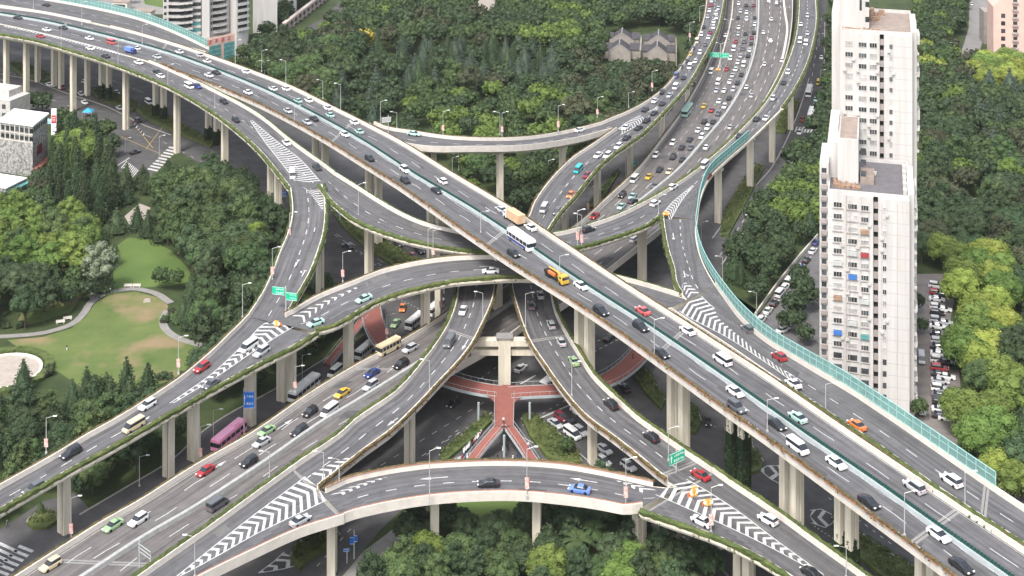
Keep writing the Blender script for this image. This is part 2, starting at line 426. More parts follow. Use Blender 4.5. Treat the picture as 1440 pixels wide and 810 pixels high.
def arrow(parent, road, px, py, rev=False, kind=0):
    p, a, lat, d, _ = ROADS[road].locate(px, py) if road else (U(px, py, 0.05), rev, 0, 0, 0)
    if road and rev: a += math.pi
    ca, sa = math.cos(a), math.sin(a); bm = bmesh.new()
    def f(pts):
        fa = bm.faces.new([bm.verts.new((p.x+x*ca-y*sa, p.y+x*sa+y*ca, p.z+.016)) for x, y in pts]); fa.normal_update()
        if fa.normal.z < 0: fa.normal_flip()
    f([(-3, -.14), (.6, -.14), (.6, .14), (-3, .14)]); f([(.6, -.5), (3, 0), (.6, .5)])
    if kind: f([(-1.2,.14),(-.4,.9),(-.1,.75),(-.9,.14)]); f([(-.5,1.1),(.9,1.15),(.1,.45)])
    obj('arrow_marking', bm, M['paint'], parent)
# ---------------------------------------------------------------- the flyovers
zA = lambda x, y: lin((150,27),(640,30))(x)
zC = lambda x, y: lin((150,27),(460,25.8))(x)
zC1 = lambda x, y: lin((268,25.8),(335,22.5),(400,20),(450,18.56),(540,16.5),(700,14))(y)
zC2 = lambda x, y: lin((455,25.8),(600,22.6),(700,21.6),(900,20))(x)
zE = lambda x, y: 20
zEl = lambda x, y: lin((300,20),(402,24.5))(y)
zA2 = lambda x, y: lin((1005,24.5),(1080,27),(1200,29.5),(1260,30))(x)
zFr = lambda x, y: lin((760,21.8),(860,22.2),(960,24.5))(x)
zF = lambda x, y: lin((445,18.56),(510,20.2),(600,21.3),(700,21.7),(760,21.8))(x)
zB = lambda x, y: 8
zG = lambda x, y: lin((390,15.4),(480,15.2),(690,14.2))(y)
zH = lambda x, y: lin((740,16),(870,19.5))(x)
zHK = lambda x, y: lin((0,15),(180,19.5))(y)
zK = lambda x, y: lin((530,28.6),(600,27.8),(867,19.5))(x)
zL = lambda x, y: 14.2
zM = lambda x, y: 14.2
zJ = lambda x, y: lin((380,14.0),(500,14.2))(y)
zD = lambda x, y: 27
def T(L): return [(x, y, 1) for x, y in L]
A_near = [(-60,22),(0,33),(60,46),(120,61),(180,78),(225,91)]+T([(250,98),(300,117),(360,142),(410,167),(460,195),(510,226),(560,257),(610,291),(660,326),(720,366),(770,397),(810,422),(870,462),(945,516),(1020,570),(1080,612),(1155,667),(1230,722),(1305,777),(1342,805),(1440,877)])
A_far = [(-60,2),(0,11),(60,19),(100,27),(175,44),(250,66),(300,83),(360,105),(410,125),(460,150),(510,175),(565,204),(635,248),(720,299),(760,326),(805,356),(855,390),(920,432),(970,464),(1020,497),(1080,536),(1187,610),(1230,639),(1305,690),(1355,723),(1440,780),(1520,834)]
A_med = [(-60,6),(0,16),(60,26),(100,35),(200,60),(250,75),(300,93),(360,117),(410,140),(460,166),(515,197),(585,242),(660,286),(705,315),(757,350),(820,393),(920,457),(995,508),(1080,567),(1140,609),(1230,670),(1305,723),(1425,807),(1500,860)]
A = roads('A', 'main_flyover', 'topmost flyover with green median screen, crossing from upper left to lower right', A_near, A_far, zA,
    rails=[('P',.262,1,'orange','white'),('Q',0,.155,None,'white'),('Q',.175,1,'brown','white')], depth=2.3)
# median: its own polyline, reading taken at the top of the green screen
mw = []
for x, y in A_med:
    z = zA(x, y); v = U(x, y, z+1.5); v.z = z; mw.append(v)
mw = catmull(mw, 3)
bm = bmesh.new(); sweep(bm, mw, [(-.58,0),(.42,0),(.34,.75),(-.48,.75)], 1); bmesh.ops.recalc_face_normals(bm, faces=bm.faces[:]); obj('median_barrier', bm, M['bluegrey'], A.root)
bm = bmesh.new(); d = resample(mw, int(sum((b-a).length for a, b in zip(mw, mw[1:]))/.75))
for i in range(len(d)-1):
    t = d[i+1]-d[i]; BX(bm, (d[i]+d[i+1])/2+Vector((0,0,1.09)), (.50, .16, .66), math.atan2(t.y, t.x)+.35)
sweep(bm, mw, box_prof(-.1,.1,.76,.98), 1); obj('glare_screen', bm, M['gscreen'], A.root)
def lat_of(road, W):
    """lateral fraction of a polyline along a road"""
    tab = []
    for v in W:
        i = min(range(road.n), key=lambda k: (road.C[k]-v).length_squared); q = road.Q[i]-road.P[i]
        tab.append((road.acc[i], (v-road.P[i]).dot(q)/q.length_squared))
    tab.sort()
    def f(dst):
        lo = tab[0]
        for t in tab:
            if t[0] >= dst:
                k = (dst-lo[0])/max(t[0]-lo[0], .01); return lo[1]+(t[1]-lo[1])*min(max(k,0),1)
            lo = t
        return tab[-1][1]
    return f
mf = lat_of(A, mw)
wA = A.width(A.L*.6)
A.lane(A.root, lambda d: mf(d)*.54, 6, 9, .26, phase=3)
A.lane(A.root, lambda d: mf(d)+(1-mf(d))*.52, 6, 9, .26, phase=8)
A.lane(A.root, lambda d: mf(d)-.9/wA, wd=.16); A.lane(A.root, lambda d: mf(d)+.8/wA, wd=.16)
A.lane(A.root, lambda d: .5/wA, wd=.18, d0=A.L*.27); A.lane(A.root, lambda d: 1-.45/wA, wd=.18)
for p in ((238,70),(464,185),(687,330),(1330,726),(905,455+30)):
    A.joint(A.root, *p)
D = roads('D', 'side_ramp', 'short ramp at upper left joining the topmost flyover beside the teal wall',
    T([(-60,-6),(0,3),(60,12),(100,21),(175,38),(232,53),(262,61)])+[(290,72)], [(-60,-22),(0,-10),(60,0),(100,7),(150,17),(190,27),(225,39),(262,55),(293,70)], zD,
    rails=[('Q',0,1,None,'white')])
D.lane(D.root, .5, 3, 5)
C = roads('C', 'merging_ramp', 'curved ramp leaving the near side of the topmost flyover at left, before it forks',
    T([(-60,34),(0,46),(50,55),(100,69),(160,88),(235,118),(300,155),(360,203),(402,252)])+[(410,268)],
    [(-60,23.6),(0,34.5),(60,47.5),(120,62.5),(180,79.5),(205,87),(250,106),(300,130),(360,163),(410,203),(457,237),(470,247)], zC,
    rails=[('P',0,1,'green','white'),('Q',.46,1,'thin','white')])
C.lane(C.root, .5, 3, 4.5)
C1 = roads('C1', 'curved_ramp', 'grey two lane ramp curving down past the park lawn between two forks',
    [(410,268),(413,300),(409,325),(397,355),(382,394),(372,415),(352,446)], [(452,264),(456,295),(453,330),(446,355),(437,380),(420,412),(400,447)], zC1,
    rails=[('P',0,1,'thin','white'),('Q',0.02,.98,'green','white')])
C1.lane(C1.root, .5, 2.6, 3.6)
C2 = roads('C2', 'curved_ramp', 'two lane ramp passing under the topmost flyover just left of the white coach',
    [(470,247),(497,265),(530,287),(555,301),(600,319),(660,332),(720,338),(787,331),(845,315),(880,302),(900,292)],
    [(452,263)]+T([(467,278),(485,293),(505,307),(550,326),(585,337),(622,344),(685,353),(740,355),(820,344),(870,329),(905,316)])+[(930,303)], zC2,
    rails=[('P',0,1,'thin','white'),('Q',.02,.98,'green','white')])
C2.lane(C2.root, .5, 2.6, 3.8)
E = roads('E', 'long_ramp', 'long hedged two lane ramp along the right side of the traffic jam',
    [(900,292),(925,279),(970,251),(1007,221),(1035,195),(1080,145),(1107,95),(1121,50),(1125,0),(1124,-50)],
    [(979,309),(984,278),(998,248),(1020,226),(1052,198),(1080,171),(1102,148),(1130,100),(1142,62),(1147,30),(1146,0),(1144,-50)], zE,
    rails=[('P',0,1,'green','white'),('Q',.3,1,'green','white')])
E.lane(E.root, .5, 3, 4.5, d0=20)
El = roads('El', 'curved_ramp', 'curving two lane ramp bounded by the teal wall on its outer right edge',
    T([(934,303),(937,325),(942,350),(950,375),(955,400)])+[(966,421)], [(979,309),(977,325),(982,355),(992,380),(1005,402)], zEl,
    rails=[('P',.03,.98,'green','white')])
El.lane(El.root, .5, 2.6, 3.6)
Fr = roads('Fr', 'link_ramp', 'narrow link ramp just behind the topmost flyover, right of the crane truck',
    [(760,371),(800,377),(850,389),(895,400),(940,412),(966,421)], T([(760,392),(800,396),(850,403),(895,410),(935,429)])+[(946,432)], zFr,
    rails=[('P',0,.96,'thin','white')])
F = roads('F', 'curved_ramp', 'hedged two lane ramp arching under the topmost flyover, above the beige bus',
    [(402,446),(410,443),(447,424),(500,401),(535,387),(585,374),(635,367),(705,365),(760,371)],
    [(443,466)]+T([(460,457),(510,428),(560,408),(600,399),(635,392),(720,386)])+[(760,392)], zF,
    rails=[('P',.03,1,'brown','white'),('Q',0,1,'green','white')])
F.lane(F.root, .5, 2.6, 3.8)
CL = roads('CL', 'merged_ramp', 'hedged ramp running down to the lower left corner in front of the lawn',
    [(352,446),(340,458),(325,472),(300,497),(255,536),(200,572),(155,599),(132,611),(75,646),(0,689),(-80,737)],
    T([(443,466),(410,487),(360,512),(300,543),(225,586),(200,601),(150,630),(100,657),(37,692),(0,713),(-80,762)]), zC1,
    rails=[('P',0,1,'brown','white'),('Q',0,1,'green','white')])
CL.lane(CL.root, .5, 2.6, 3.6, d0=CL.L*.55)
A2 = roads('A2', 'merged_ramp', 'wide ramp between the topmost flyover and the teal wall in front of the right tower',
    T([(946,433),(970,449),(1020,483),(1080,522),(1130,555),(1190,594),(1220,612),(1255,636),(1305,672),(1362,710),(1440,760),(1520,812)]),
    [(1005,402),(1018,420),(1040,447),(1080,483),(1130,514),(1180,543),(1230,576),(1275,607),(1317,636),(1392,688),(1440,720),(1520,770)], zA2,
    rails=[('P',0,.38,None,'white'),('P',.38,1,'green','white'),('Q',0,1,None,'white')])
A2.lane(A2.root, .5, 3, 5, d0=A2.L*.30); A2.joint(A2.root, 1385, 698)
K = roads('K', 'curved_ramp', 'cream sided curved ramp in front of the wood, upper middle',
    [(520,172),(540,181),(585,189),(635,194),(720,196),(795,187),(848,175)], T([(535,188),(565,199),(610,205),(720,206),(795,197)])+[(850,187),(867,182)], zK,
    rails=[('P',.05,1,'brown','white'),('Q',.12,.99,None,'white')])
K.lane(K.root, .5, 2.6, 5)
H = roads('H', 'ramp', 'two lane ramp emerging above the white coach and climbing toward the jam, upper middle',
    [(700,375),(720,345),(747,307),(752,293),(775,261),(807,228),(837,206),(868,183)], [(735,385),(755,350),(782,305),(807,275),(845,230),(887,201),(903,190)], zH,
    rails=[('P',0,1,'brown','white'),('Q',0,1,'green','white')])
H.lane(H.root, .5, 2.6, 3.8)
HK = roads('HK', 'merged_ramp', 'jammed curved ramp at upper middle sweeping up beside the two tiled houses',
    [(848,175),(895,155),(932,130),(957,100),(977,67),(990,32),(995,0),(997,-50)], [(903,190),(932,160),(965,122),(987,85),(1007,45),(1017,0),(1020,-50)], zHK,
    rails=[('P',0,1,'brown','white'),('Q',0,1,'green','white')])
HK.lane(HK.root, .5, 3, 4.5, d0=30)
G = roads('G', 'ramp', 'two lane ramp left of the central crossbeam pier, rising under the hedged arch',
    [(735,330),(690,350),(655,380),(647,400),(643,430),(629,466),(597,512),(560,554),(500,596),(485,611),(420,656),(415,660)],
    [(770,335),(730,352),(700,378),(695,400),(690,427),(677,457),(655,497),(610,547),(577,582),(545,612),(510,637),(467,671),(445,688)], zG,
    rails=[('P',0,1,'green','white'),('Q',0,1,'brown','white')])
G.lane(G.root, .5, 2.6, 3.6); G.joint(G.root, 652, 468)
J = roads('J', 'ramp', 'two lane ramp right of the central crossbeam pier, curving down to lower right',
    T([(735,340),(722,370),(722,400),(730,432),(747,477),(770,512),(795,547),(825,581),(865,611),(900,638),(935,667)])+[(953,685)],
    [(790,345),(773,370),(771,400),(774,415),(780,442),(795,472),(812,500),(832,532),(860,560),(900,596),(920,610),(970,645),(1000,665)], zJ,
    rails=[('P',0,.99,'brown','white'),('Q',0,1,'green','white')])
J.lane(J.root, .5, 2.4, 3.2); J.joint(J.root, 768, 472); J.joint(J.root, 960, 655)
L = roads('L', 'curved_ramp', 'bottom arching ramp with plain cream sides carrying the blue saloon',
    [(445,688),(460,694),(485,681),(535,669),(585,661),(635,657),(720,655),(795,660),(870,674),(932,687),(953,685)],
    T([(483,720),(500,714),(535,706),(610,694),(720,689),(795,695),(845,702),(880,709)])+[(903,713)], zL,
    rails=[('P',.05,.95,'brown','red'),('Q',0,1,None,'red')])
L.lane(L.root, .52, 2.3, 3.7, d0=6); L.lane(L.root, .96, wd=.15)
Mg = roads('Mg', 'merged_ramp', 'ramp with long painted chevrons running down to the bottom left edge',
    [(415,660),(360,700),(300,744),(212,806),(140,858)], T([(483,721),(422,740),(360,768),(282,806),(220,840),(190,858)]), zM,
    rails=[('P',0,1,'green','white'),('Q',0,1,None,'red')])
Mg.joint(Mg.root, 448, 695)
N = roads('N', 'merged_ramp', 'ramp with painted chevrons and orange crash cushions at the bottom right',
    [(1000,664),(1020,679),(1080,719),(1142,764),(1200,806),(1260,850)], T([(903,714),(945,729),(995,746),(1040,765),(1080,786),(1110,805),(1160,840)]), zM,
    rails=[('P',0,1,'green','white'),('Q',0,1,'green','white')])
N.joint(N.root, 905, 700)
Bq = [(210,812),(285,764),(320,737),(365,709),(429,664),(511,612),(579,560),(638,520),(701,484),(750,450),(780,437),(867,372),(895,350),(930,322),(985,262),(1030,205),(1060,165),(1085,125),(1103,85),(1112,40),(1114,0),(1114,-50)]
Bp = [(32,812),(107,764),(150,737),(200,709),(270,664),(360,612),(435,560),(500,520),(567,484),(622,450),(640,437),(740,368),(820,314),(850,287),(900,239),(932,198),(960,160),(972,140),(990,107),(1005,70),(1017,25),(1020,0),(1020,-50)]
Bq[0] = (190,830); Bp.insert(0, (-40,858)); Bq.insert(0, (130,860))
B = roads('B', 'low_viaduct', 'wide low viaduct from lower left to upper right, jammed at its top', Bp, Bq, zB, mat='asphalt_b', depth=1.6,
    rails=[('P',0,1,'brown','white'),('Q',0,1,None,'white')])
# white median line of the low viaduct
bmed = [(50,858),(125,809),(200,760),(275,716),(360,661),(452,597),(510,562),(580,518),(700,440),(800,366),(880,300),(952,242),(992,197),(1015,170),(1035,140),(1050,110),(1062,70),(1066,37),(1067,0),(1067,-50)]
W = catmull([U(x, y, 8) for x, y in bmed], 3)
bm = bmesh.new(); sweep(bm, W, [(-.55,0),(.55,0),(.4,.9),(-.4,.9)], 1); bmesh.ops.recalc_face_normals(bm, faces=bm.faces[:]); obj('median_barrier', bm, mat('median_concrete', (.34,.345,.34), .8, noise_amt=.15), B.root)
bf = lat_of(B, W)
for k in (.34,.67): B.lane(B.root, (lambda kk: lambda d: bf(d)*kk)(k), 6, 9, .24, d1=B.L*.42, phase=k*6)
for k in (.2,.4,.6,.8): B.lane(B.root, (lambda kk: lambda d: bf(d)*kk)(k), 3, 6, .15, d0=B.L*.45, phase=k*5)
for k in (.33,.66): B.lane(B.root, (lambda kk: lambda d: bf(d)+(1-bf(d))*kk)(k), 5, 8, .24, phase=k*6)
B.lane(B.root, lambda d: bf(d)-.03, wd=.16); B.lane(B.root, lambda d: .02, wd=.16)
for p in ((170,790),(590,520)): B.joint(B.root, *p)
# inner parapet that splits the slip road off the jammed carriageway, and the pink kerb on its far side
W = catmull([U(x, y, 8) for x, y in [(1010,98),(1021,60),(1028,30),(1031,0),(1032,-50)]], 3)
bm = bmesh.new(); sweep(bm, W, box_prof(-.25,.25,0,1.0), 1); bmesh.ops.recalc_face_normals(bm, faces=bm.faces[:]); obj('inner_parapet', bm, M['parapet'], B.root)
W = catmull([U(x, y, 8) for x, y in [(1099,88),(1104,65),(1107,40),(1104,18),(1102,0),(1101,-50)]], 3)
bm = bmesh.new(); sweep(bm, W, box_prof(-.5,.5,0,.35), 1); bmesh.ops.recalc_face_normals(bm, faces=bm.faces[:]); obj('kerb', bm, M['parapet'], B.root)

# painted gores
chevrons(C.root, [(0,33.5),(60,46),(120,61),(178,76)], [(0,36.5),(60,49.5),(120,64.5),(180,80)], 'C', 2.1, 1.0, border=False)
chevrons(C.root, [(352,170),(375,203),(398,232),(416,256)], [(354,169),(390,199),(422,224),(452,257)], 'C', 2.0, .8)
chevrons(C1.root, [(416,258),(432,268),(452,295)], [(451,262),(453,268),(455,296)], 'C1', 2.0, .8, border=False)
chevrons(C2.root, [(455,262),(480,284)], [(462,260),(484,283)], 'C2', 2.0, .8, border=False, t0=.1)
chevrons(CL.root, [(205,589),(255,556),(300,524),(345,482),(372,455),(396,447)], [(205,590),(255,560),(300,533),(360,492),(400,467),(425,453)], 'CL', 2.0, .8)
chevrons(F.root, [(408,446),(447,427),(500,404)], [(425,455),(455,432),(503,405)], 'F', 2.4, .8, border=False)
zML = lambda x, y: 14.2
chevrons(Mg.root, [(248,811),(300,769),(360,722),(410,685),(432,668)], [(250,812),(300,785),(360,751),(435,715),(462,702)], 'Mg', 2.0, .85, k=2.2)
chevrons(G.root, [(436,668),(470,650),(510,637)], [(450,683),(480,662),(512,639)], 'G', 2.0, .85, border=False)
chevrons(L.root, [(462,697),(500,682),(540,671)], [(480,697),(510,684),(545,671)], 'L', 2.0, .85, border=False)
chevrons(N.root, [(1160,811),(1080,768),(1007,733),(935,701),(918,694)], [(1158,808),(1080,751),(1045,724),(995,691),(962,672)], 'N', 2.0, .85, k=2.2)
chevrons(L.root, [(905,694),(880,682),(866,676)], [(925,690),(890,680),(868,676)], 'L', 2.0, .85, border=False)
chevrons(A2.root, [(1130,548),(1080,512),(1020,473),(968,446),(952,435)], [(1128,537),(1080,497),(1032,456),(998,428),(984,414)], 'A2', 2.0, .8, k=2.0)
chevrons(El.root, [(968,420),(962,410),(958,402)], [(984,413),(972,402),(962,396)], 'El', 2.0, .8, border=False)
chevrons(E.root, [(932,301),(945,285),(975,260)], [(941,313),(948,300),(960,280),(976,261)], 'E', 1.8, .7)
chevrons(HK.root, [(868,182),(885,170),(925,151)], [(872,190),(895,177),(926,152)], 'HK', 1.8, .6)
for rd, x, y, rv, k in (('C1',443,318,1,0),('C1',428,380,1,1),('C1',419,367,1,0),('F',690,372,0,0),('C2',525,308,0,0),('El',947,331,0,0),('El',963,385,0,1),('G',654,482,0,0),('G',555,588,0,0),
    ('L',610,669,1,0),('L',820,672,1,0),('B',305,653,0,0),('B',400,594,0,0),('J',1000,1000,0,0)):
    if y < 900: arrow(ROADS[rd].root, rd, x, y, bool(rv), k)

# asphalt that closes each fork between the three ribbons
for ow, tri, z in ((C,[(410,268),(452,263),(470,247)],25.8),(CL,[(352,446),(400,447),(402,446),(443,466)],18.60),(E,[(900,292),(930,303),(934,303),(979,309)],20),(A2,[(1005,402),(966,421),(946,432)],24.5),
    (HK,[(848,175),(867,182),(903,190)],19.5),(Mg,[(415,660),(445,688),(483,720)],14.2),(N,[(1000,664),(953,685),(903,714)],14.2)):
    W_ = [U(x, y, z-.012) for x, y in tri]; bm = bmesh.new(); c_ = sum(W_, Vector())/len(W_); f = bm.faces.new([bm.verts.new(v+(v-c_)*.04) for v in W_]); f.normal_update()
    if f.normal.z < 0: f.normal_flip()
    obj('asphalt', bm, M['asphalt'], ow.root)
M['patch'] = mat('asphalt_patch', (.082,.080,.084), .9, scale=.6, noise_amt=.15, spec=.2); M['patch2'] = mat('asphalt_worn', (.135,.132,.13), .9, scale=.6, noise_amt=.12, spec=.2)
qp = random.Random(31)
for k_, r_ in ROADS.items():
    for np_ in range(int(r_.L/38)+1):
        d0 = qp.uniform(2, max(3, r_.L-14)); ln = qp.uniform(3, 11); l0 = qp.choice((.06,.28,.54,.74)); wd_ = qp.uniform(.10,.20)
        if k_ == 'A': wd_ *= .6
        bm = bmesh.new(); r_.ribbon(bm, d0, min(d0+ln, r_.L-1), l0, l0+wd_, .0030+.00012*np_)
        for fa in bm.faces:
            fa.normal_update()
            if fa.normal.z < 0: fa.normal_flip()
        obj('asphalt_patch', bm, M['patch'] if qp.random() < .65 else M['patch2'], r_.root)
# piers ------------------------------------------------------------------
def pier(rd, x, yh, wd=2.1, dp=1.7, cap=True, z=None, ivy=0, twin=None, capw=0, lat=None):
    r = ROADS[rd]; c, a, z = r.on_x(x, yh); top = z-2.0
    bm = bmesh.new(); h = top
    # fluted shaft: two lobes with a shallow groove on the broad faces
    hw, hd, g = wd/2, dp/2, .14; pr = [(-hw,-hd),(-.22,-hd),(-.16,-hd+g),(.16,-hd+g),(.22,-hd),(hw,-hd),(hw,hd),(.22,hd),(.16,hd-g),(-.16,hd-g),(-.22,hd),(-hw,hd)]
    ang = a+math.pi/2; ca, sa = math.cos(ang), math.sin(ang)
    lo = [bm.verts.new((c.x+u*ca-v*sa, c.y+u*sa+v*ca, 0)) for u, v in pr]; hi = [bm.verts.new((c.x+u*ca-v*sa, c.y+u*sa+v*ca, h-1.0)) for u, v in pr]
    n = len(pr)
    for i in range(n): bm.faces.new((lo[i], lo[(i+1) % n], hi[(i+1) % n], hi[i]))
    bm.faces.new(hi)
    o = obj('pier', bm, M['conc'], r.root)
    bm = bmesh.new(); cw = max(wd+1.1, capw)
    BX(bm, (c.x, c.y, h-.3), (cw, dp+.5, .75), ang); BX(bm, (c.x, c.y, h-.83), (wd+.5, dp+.2, .35), ang)
    obj('cap', bm, M['conc'], o)
    if int(x) % 3 == 0: bm = bmesh.new(); CYL(bm, (c.x+(hw*.55)*ca-(-hd-.09)*sa, c.y+(hw*.55)*sa+(-hd-.09)*ca, 0), (c.x+(hw*.55)*ca-(-hd-.09)*sa, c.y+(hw*.55)*sa+(-hd-.09)*ca, h-1.2), .08, .08, 6); obj('drainpipe', bm, M['joint'], o)
    if ivy:
        bm = bmesh.new(); q = random.Random(int(x))
        for k in range(int(ivy*70)):
            zz = q.uniform(0, ivy); s = 1.0 if zz < ivy*.8 else .6
            leafquads(bm, Vector((c.x, c.y, zz)), (hw*1.25*s+.2, hd*1.4*s+.2, .8), 4, .42, q)
        BX(bm, (c.x, c.y, ivy*.45), (wd+.35, dp+.35, ivy*.9), ang); obj('ivy', bm, M['ivy'], o)
    return c
for a in (('C',9,53,2.0),('C',37,60),('C',103,76),('C',177,97),('C',249,128),('C',316,168),('A',53,60),('A',76,68),('A',86,70),('A',123,82),('A',143,88,2.1,1.7,True,None,7),('A',153,90,2.1,1.7,True,None,7),
    ('A',219,112,2.1,1.7,True,None,6),('A',230,116,2.1,1.7,True,None,6),('A',293,140,2.1,1.7,True,None,6),('A',305,146,2.1,1.7,True,None,6),('C',381,228),('C',391,238),('A',444,190),('A',457,198),('A',519,238),('A',532,246),
    ('A',606,295),('A',619,303),('A',700,355),('A',1183,700,2.1,1.7,True,None,17),('A',1198,710,2.0,1.7,True,None,17),('A',1030,578,2.1,1.7,True,None,23),('A',1046,590,2.0,1.7,True,None,23),
    ('C1',450,330,2.2,1.8,True,None,5),('C2',519,320),('C2',617,347,1.8),('K',610,213,1.8),('K',703,214,1.9),('K',791,207,1.8),
    ('H',840,247,1.9),('H',795,290,1.6),('HK',886,203,1.8),('HK',931,178,1.8),('HK',967,121,1.8),('C2',903,328,2.3),('E',1010,253,2.0),('E',1055,211),('E',1086,173),('E',1112,142),('E',960,285),
    ('El',994,350,2.0),('F',598,404,3.0),('F',490,444,2.4),('CL',397,497,2.4),('CL',409,490,2.2),('CL',272,570,2.4),('CL',352,527,2.4),('CL',237,592,2.2),('CL',90,680,2.4),
    ('A',815,434,2.1),('A',829,443,2.1),('A',946,527,2.1),('A',962,538,2.1),('A',1105,638,2.1),('A',1121,650,2.1),('A',1297,783,2.1),('A',1313,794,2.1),
    ('G',576,598,2.0),('J',833,592,1.7),('L',467,738,2.3),('L',611,710,2.0),('L',755,703,2.0),('N',899,724,2.6),('N',947,740,2.0),('N',1040,780,2.0),('N',1053,788,2.0),('J',1010,700,1.6),
    ('Mg',0,0) ):
    if a[0] == 'Mg': continue
    pier(*a)
# the central portal: a stout pier with crossbeams carrying both inner ramps
def portal():
    c = U(709.5, 640, 0); c.y = 362; c.x = (709.5-CX)*c.y/FPX
    root = tag(empty('portal_pier', (c.x, c.y, 0)), 'stout central cream pier with two crossbeams, standing at the red footbridge', 'pier')
    bm = bmesh.new(); BX(bm, (0,0,6.4), (3.1,2.4,12.8)); 
    for k in (-.8,0,.8): BX(bm, (k,-1.23,6.2), (.12,.06,12.2))
    obj('shaft', bm, M['conc'], root)
    bm = bmesh.new(); BX(bm, (0,0,11.6), (17,2.2,1.5)); obj('crossbeam', bm, M['conc'], root)
    bm = bmesh.new(); BX(bm, (0,.6,8.9), (17,1.8,1.5)); obj('crossbeam', bm, M['conc'], root)
    bm = bmesh.new(); BX(bm, (0,0,13.0), (4.2,3.0,.4)); obj('bearing_block', bm, M['joint'], root)
portal()
# ---------------------------------------------------------------- the ground
bm = bmesh.new(); bm.faces.new([bm.verts.new(v) for v in ((-3000,-500,0),(3000,-500,0),(3000,6000,0),(-3000,6000,0))]); tag(obj('ground', bm, M['soil']), kind='structure')
AS = [(-450,20),(0,40),(250,90),(400,150),(560,215),(700,290),(755,325),(790,300),(830,240),(868,207),(905,175),(940,140),(975,95),(1000,50),(1015,-80),
    (1172,-80),(1163,0),(1160,100),(1152,175),(1112,232),(1078,290),(1018,372),(1012,400),(1062,452),(1180,560),(1290,620),(1440,700),(1800,860),(1900,1500),(-900,1500),
    (-500,860),(-60,775),(0,745),(60,705),(105,693),(125,715),(180,682),(240,647),(285,606),(331,576),(362,560),(411,532),(455,506),(498,482),(528,452),(515,430),(475,415),(455,380),(430,330),(400,300),(350,264),(290,236),(250,212),(238,218),(215,250),(165,242),(160,205),(80,160),(0,150),(-450,80)]
POLY(AS, 'ground_road', M['asphalt_g'], .02)
POLY([(570,712),(640,688),(820,688),(900,735),(960,768),(1030,830),(1100,900),(1150,960),(420,960),(480,810),(505,780),(535,745)], 'park_ground', M['soil'], .04)
POLY([(640,704),(700,692),(760,700),(752,728),(700,745),(665,740),(645,724)], 'lawn', M['lawn'], .06)
POLY([(655,762),(690,756),(700,762),(690,772),(652,772)], 'park_path', M['paving'], .06)
POLY([(480,812),(510,776),(545,750),(572,728),(586,712),(602,706),(600,722),(584,738),(562,760),(528,790),(500,826)], 'park_path', M['paving'], .065)
POLY([(10,478),(60,474),(100,462),(120,446),(135,425),(155,414),(190,410),(222,418),(237,430),(228,450),(233,466),(256,480),(300,492),(275,515),(240,535),(200,548),(120,548),(85,525),(30,492)], 'lawn', M['lawn_worn'], .04)
POLY([(165,345),(180,334),(210,336),(240,352),(265,378),(270,395),(240,402),(190,405),(158,414),(160,380)], 'lawn', M['lawn'], .04)
POLY([(20,462),(60,452),(100,438),(112,420),(120,412),(80,418),(30,440)], 'lawn', M['lawn_worn'], .04)
def path(pts, wd, m, name, z=.06, cl=1):
    W = catmull([U(x, y, z) for x, y in pts], 2) if cl else [U(x, y, z) for x, y in pts]
    bm = bmesh.new(); sweep_flat(bm, W, wd/2); return tag(obj(name, bm, m), kind='structure')
path([(-20,474),(20,472),(60,468),(100,456),(118,440),(128,425),(150,412),(185,406),(218,412),(240,426)], 2.2, M['paving'], 'park_path')
path([(236,436),(229,450),(234,464),(252,476),(285,486)], 2.2, M['paving'], 'park_path')
path([(132,424),(130,408),(118,398)], 2.2, M['paving'], 'park_path', .07)
POLY([(175,304),(196,286),(212,292),(205,308),(182,316)], 'park_square', M['paving_w'], .05)
# round plaza with its white wall and clipped hedge ring
cc = U(5, 524, 0)
def disc(r0, r1, z0, z1, m, name, kind=None, label=None, cat=None, jit=0, n=56):
    bm = bmesh.new(); q = random.Random(3); rows = []
    for i in range(n):
        t = 2*math.pi*i/n; d = Vector((math.cos(t), math.sin(t), 0)); rows.append([bm.verts.new(cc+d*(r+q.uniform(-jit, jit))+Vector((0,0,z+q.uniform(-jit, jit)*(z > .1)))) for r, z in ((r0,z0),(r1,z0),(r1,z1),(r0,z1))])
    for i in range(n):
        a, b = rows[i], rows[(i+1) % n]
        for k in range(4): bm.faces.new((a[k], a[(k+1) % 4], b[(k+1) % 4], b[k]))
    bmesh.ops.recalc_face_normals(bm, faces=bm.faces[:]); return tag(obj(name, bm, m), label, cat, None, kind)
bm = bmesh.new(); f = bm.faces.new([bm.verts.new(cc+Vector((math.cos(t/28*math.pi)*9, math.sin(t/28*math.pi)*9, .07))) for t in range(56)]); tag(obj('park_square', bm, M['paving_w']), kind='structure')
disc(9, 9.7, 0, .6, M['parapet'], 'low_wall', None, 'low white curved wall around the round paved plaza at the left edge', 'wall')
disc(10.2, 12.4, 0, 1.1, M['hedge'], 'ring_hedge', None, 'clipped green hedge ring around the round plaza at the left edge', 'hedge', jit=.2, n=110)
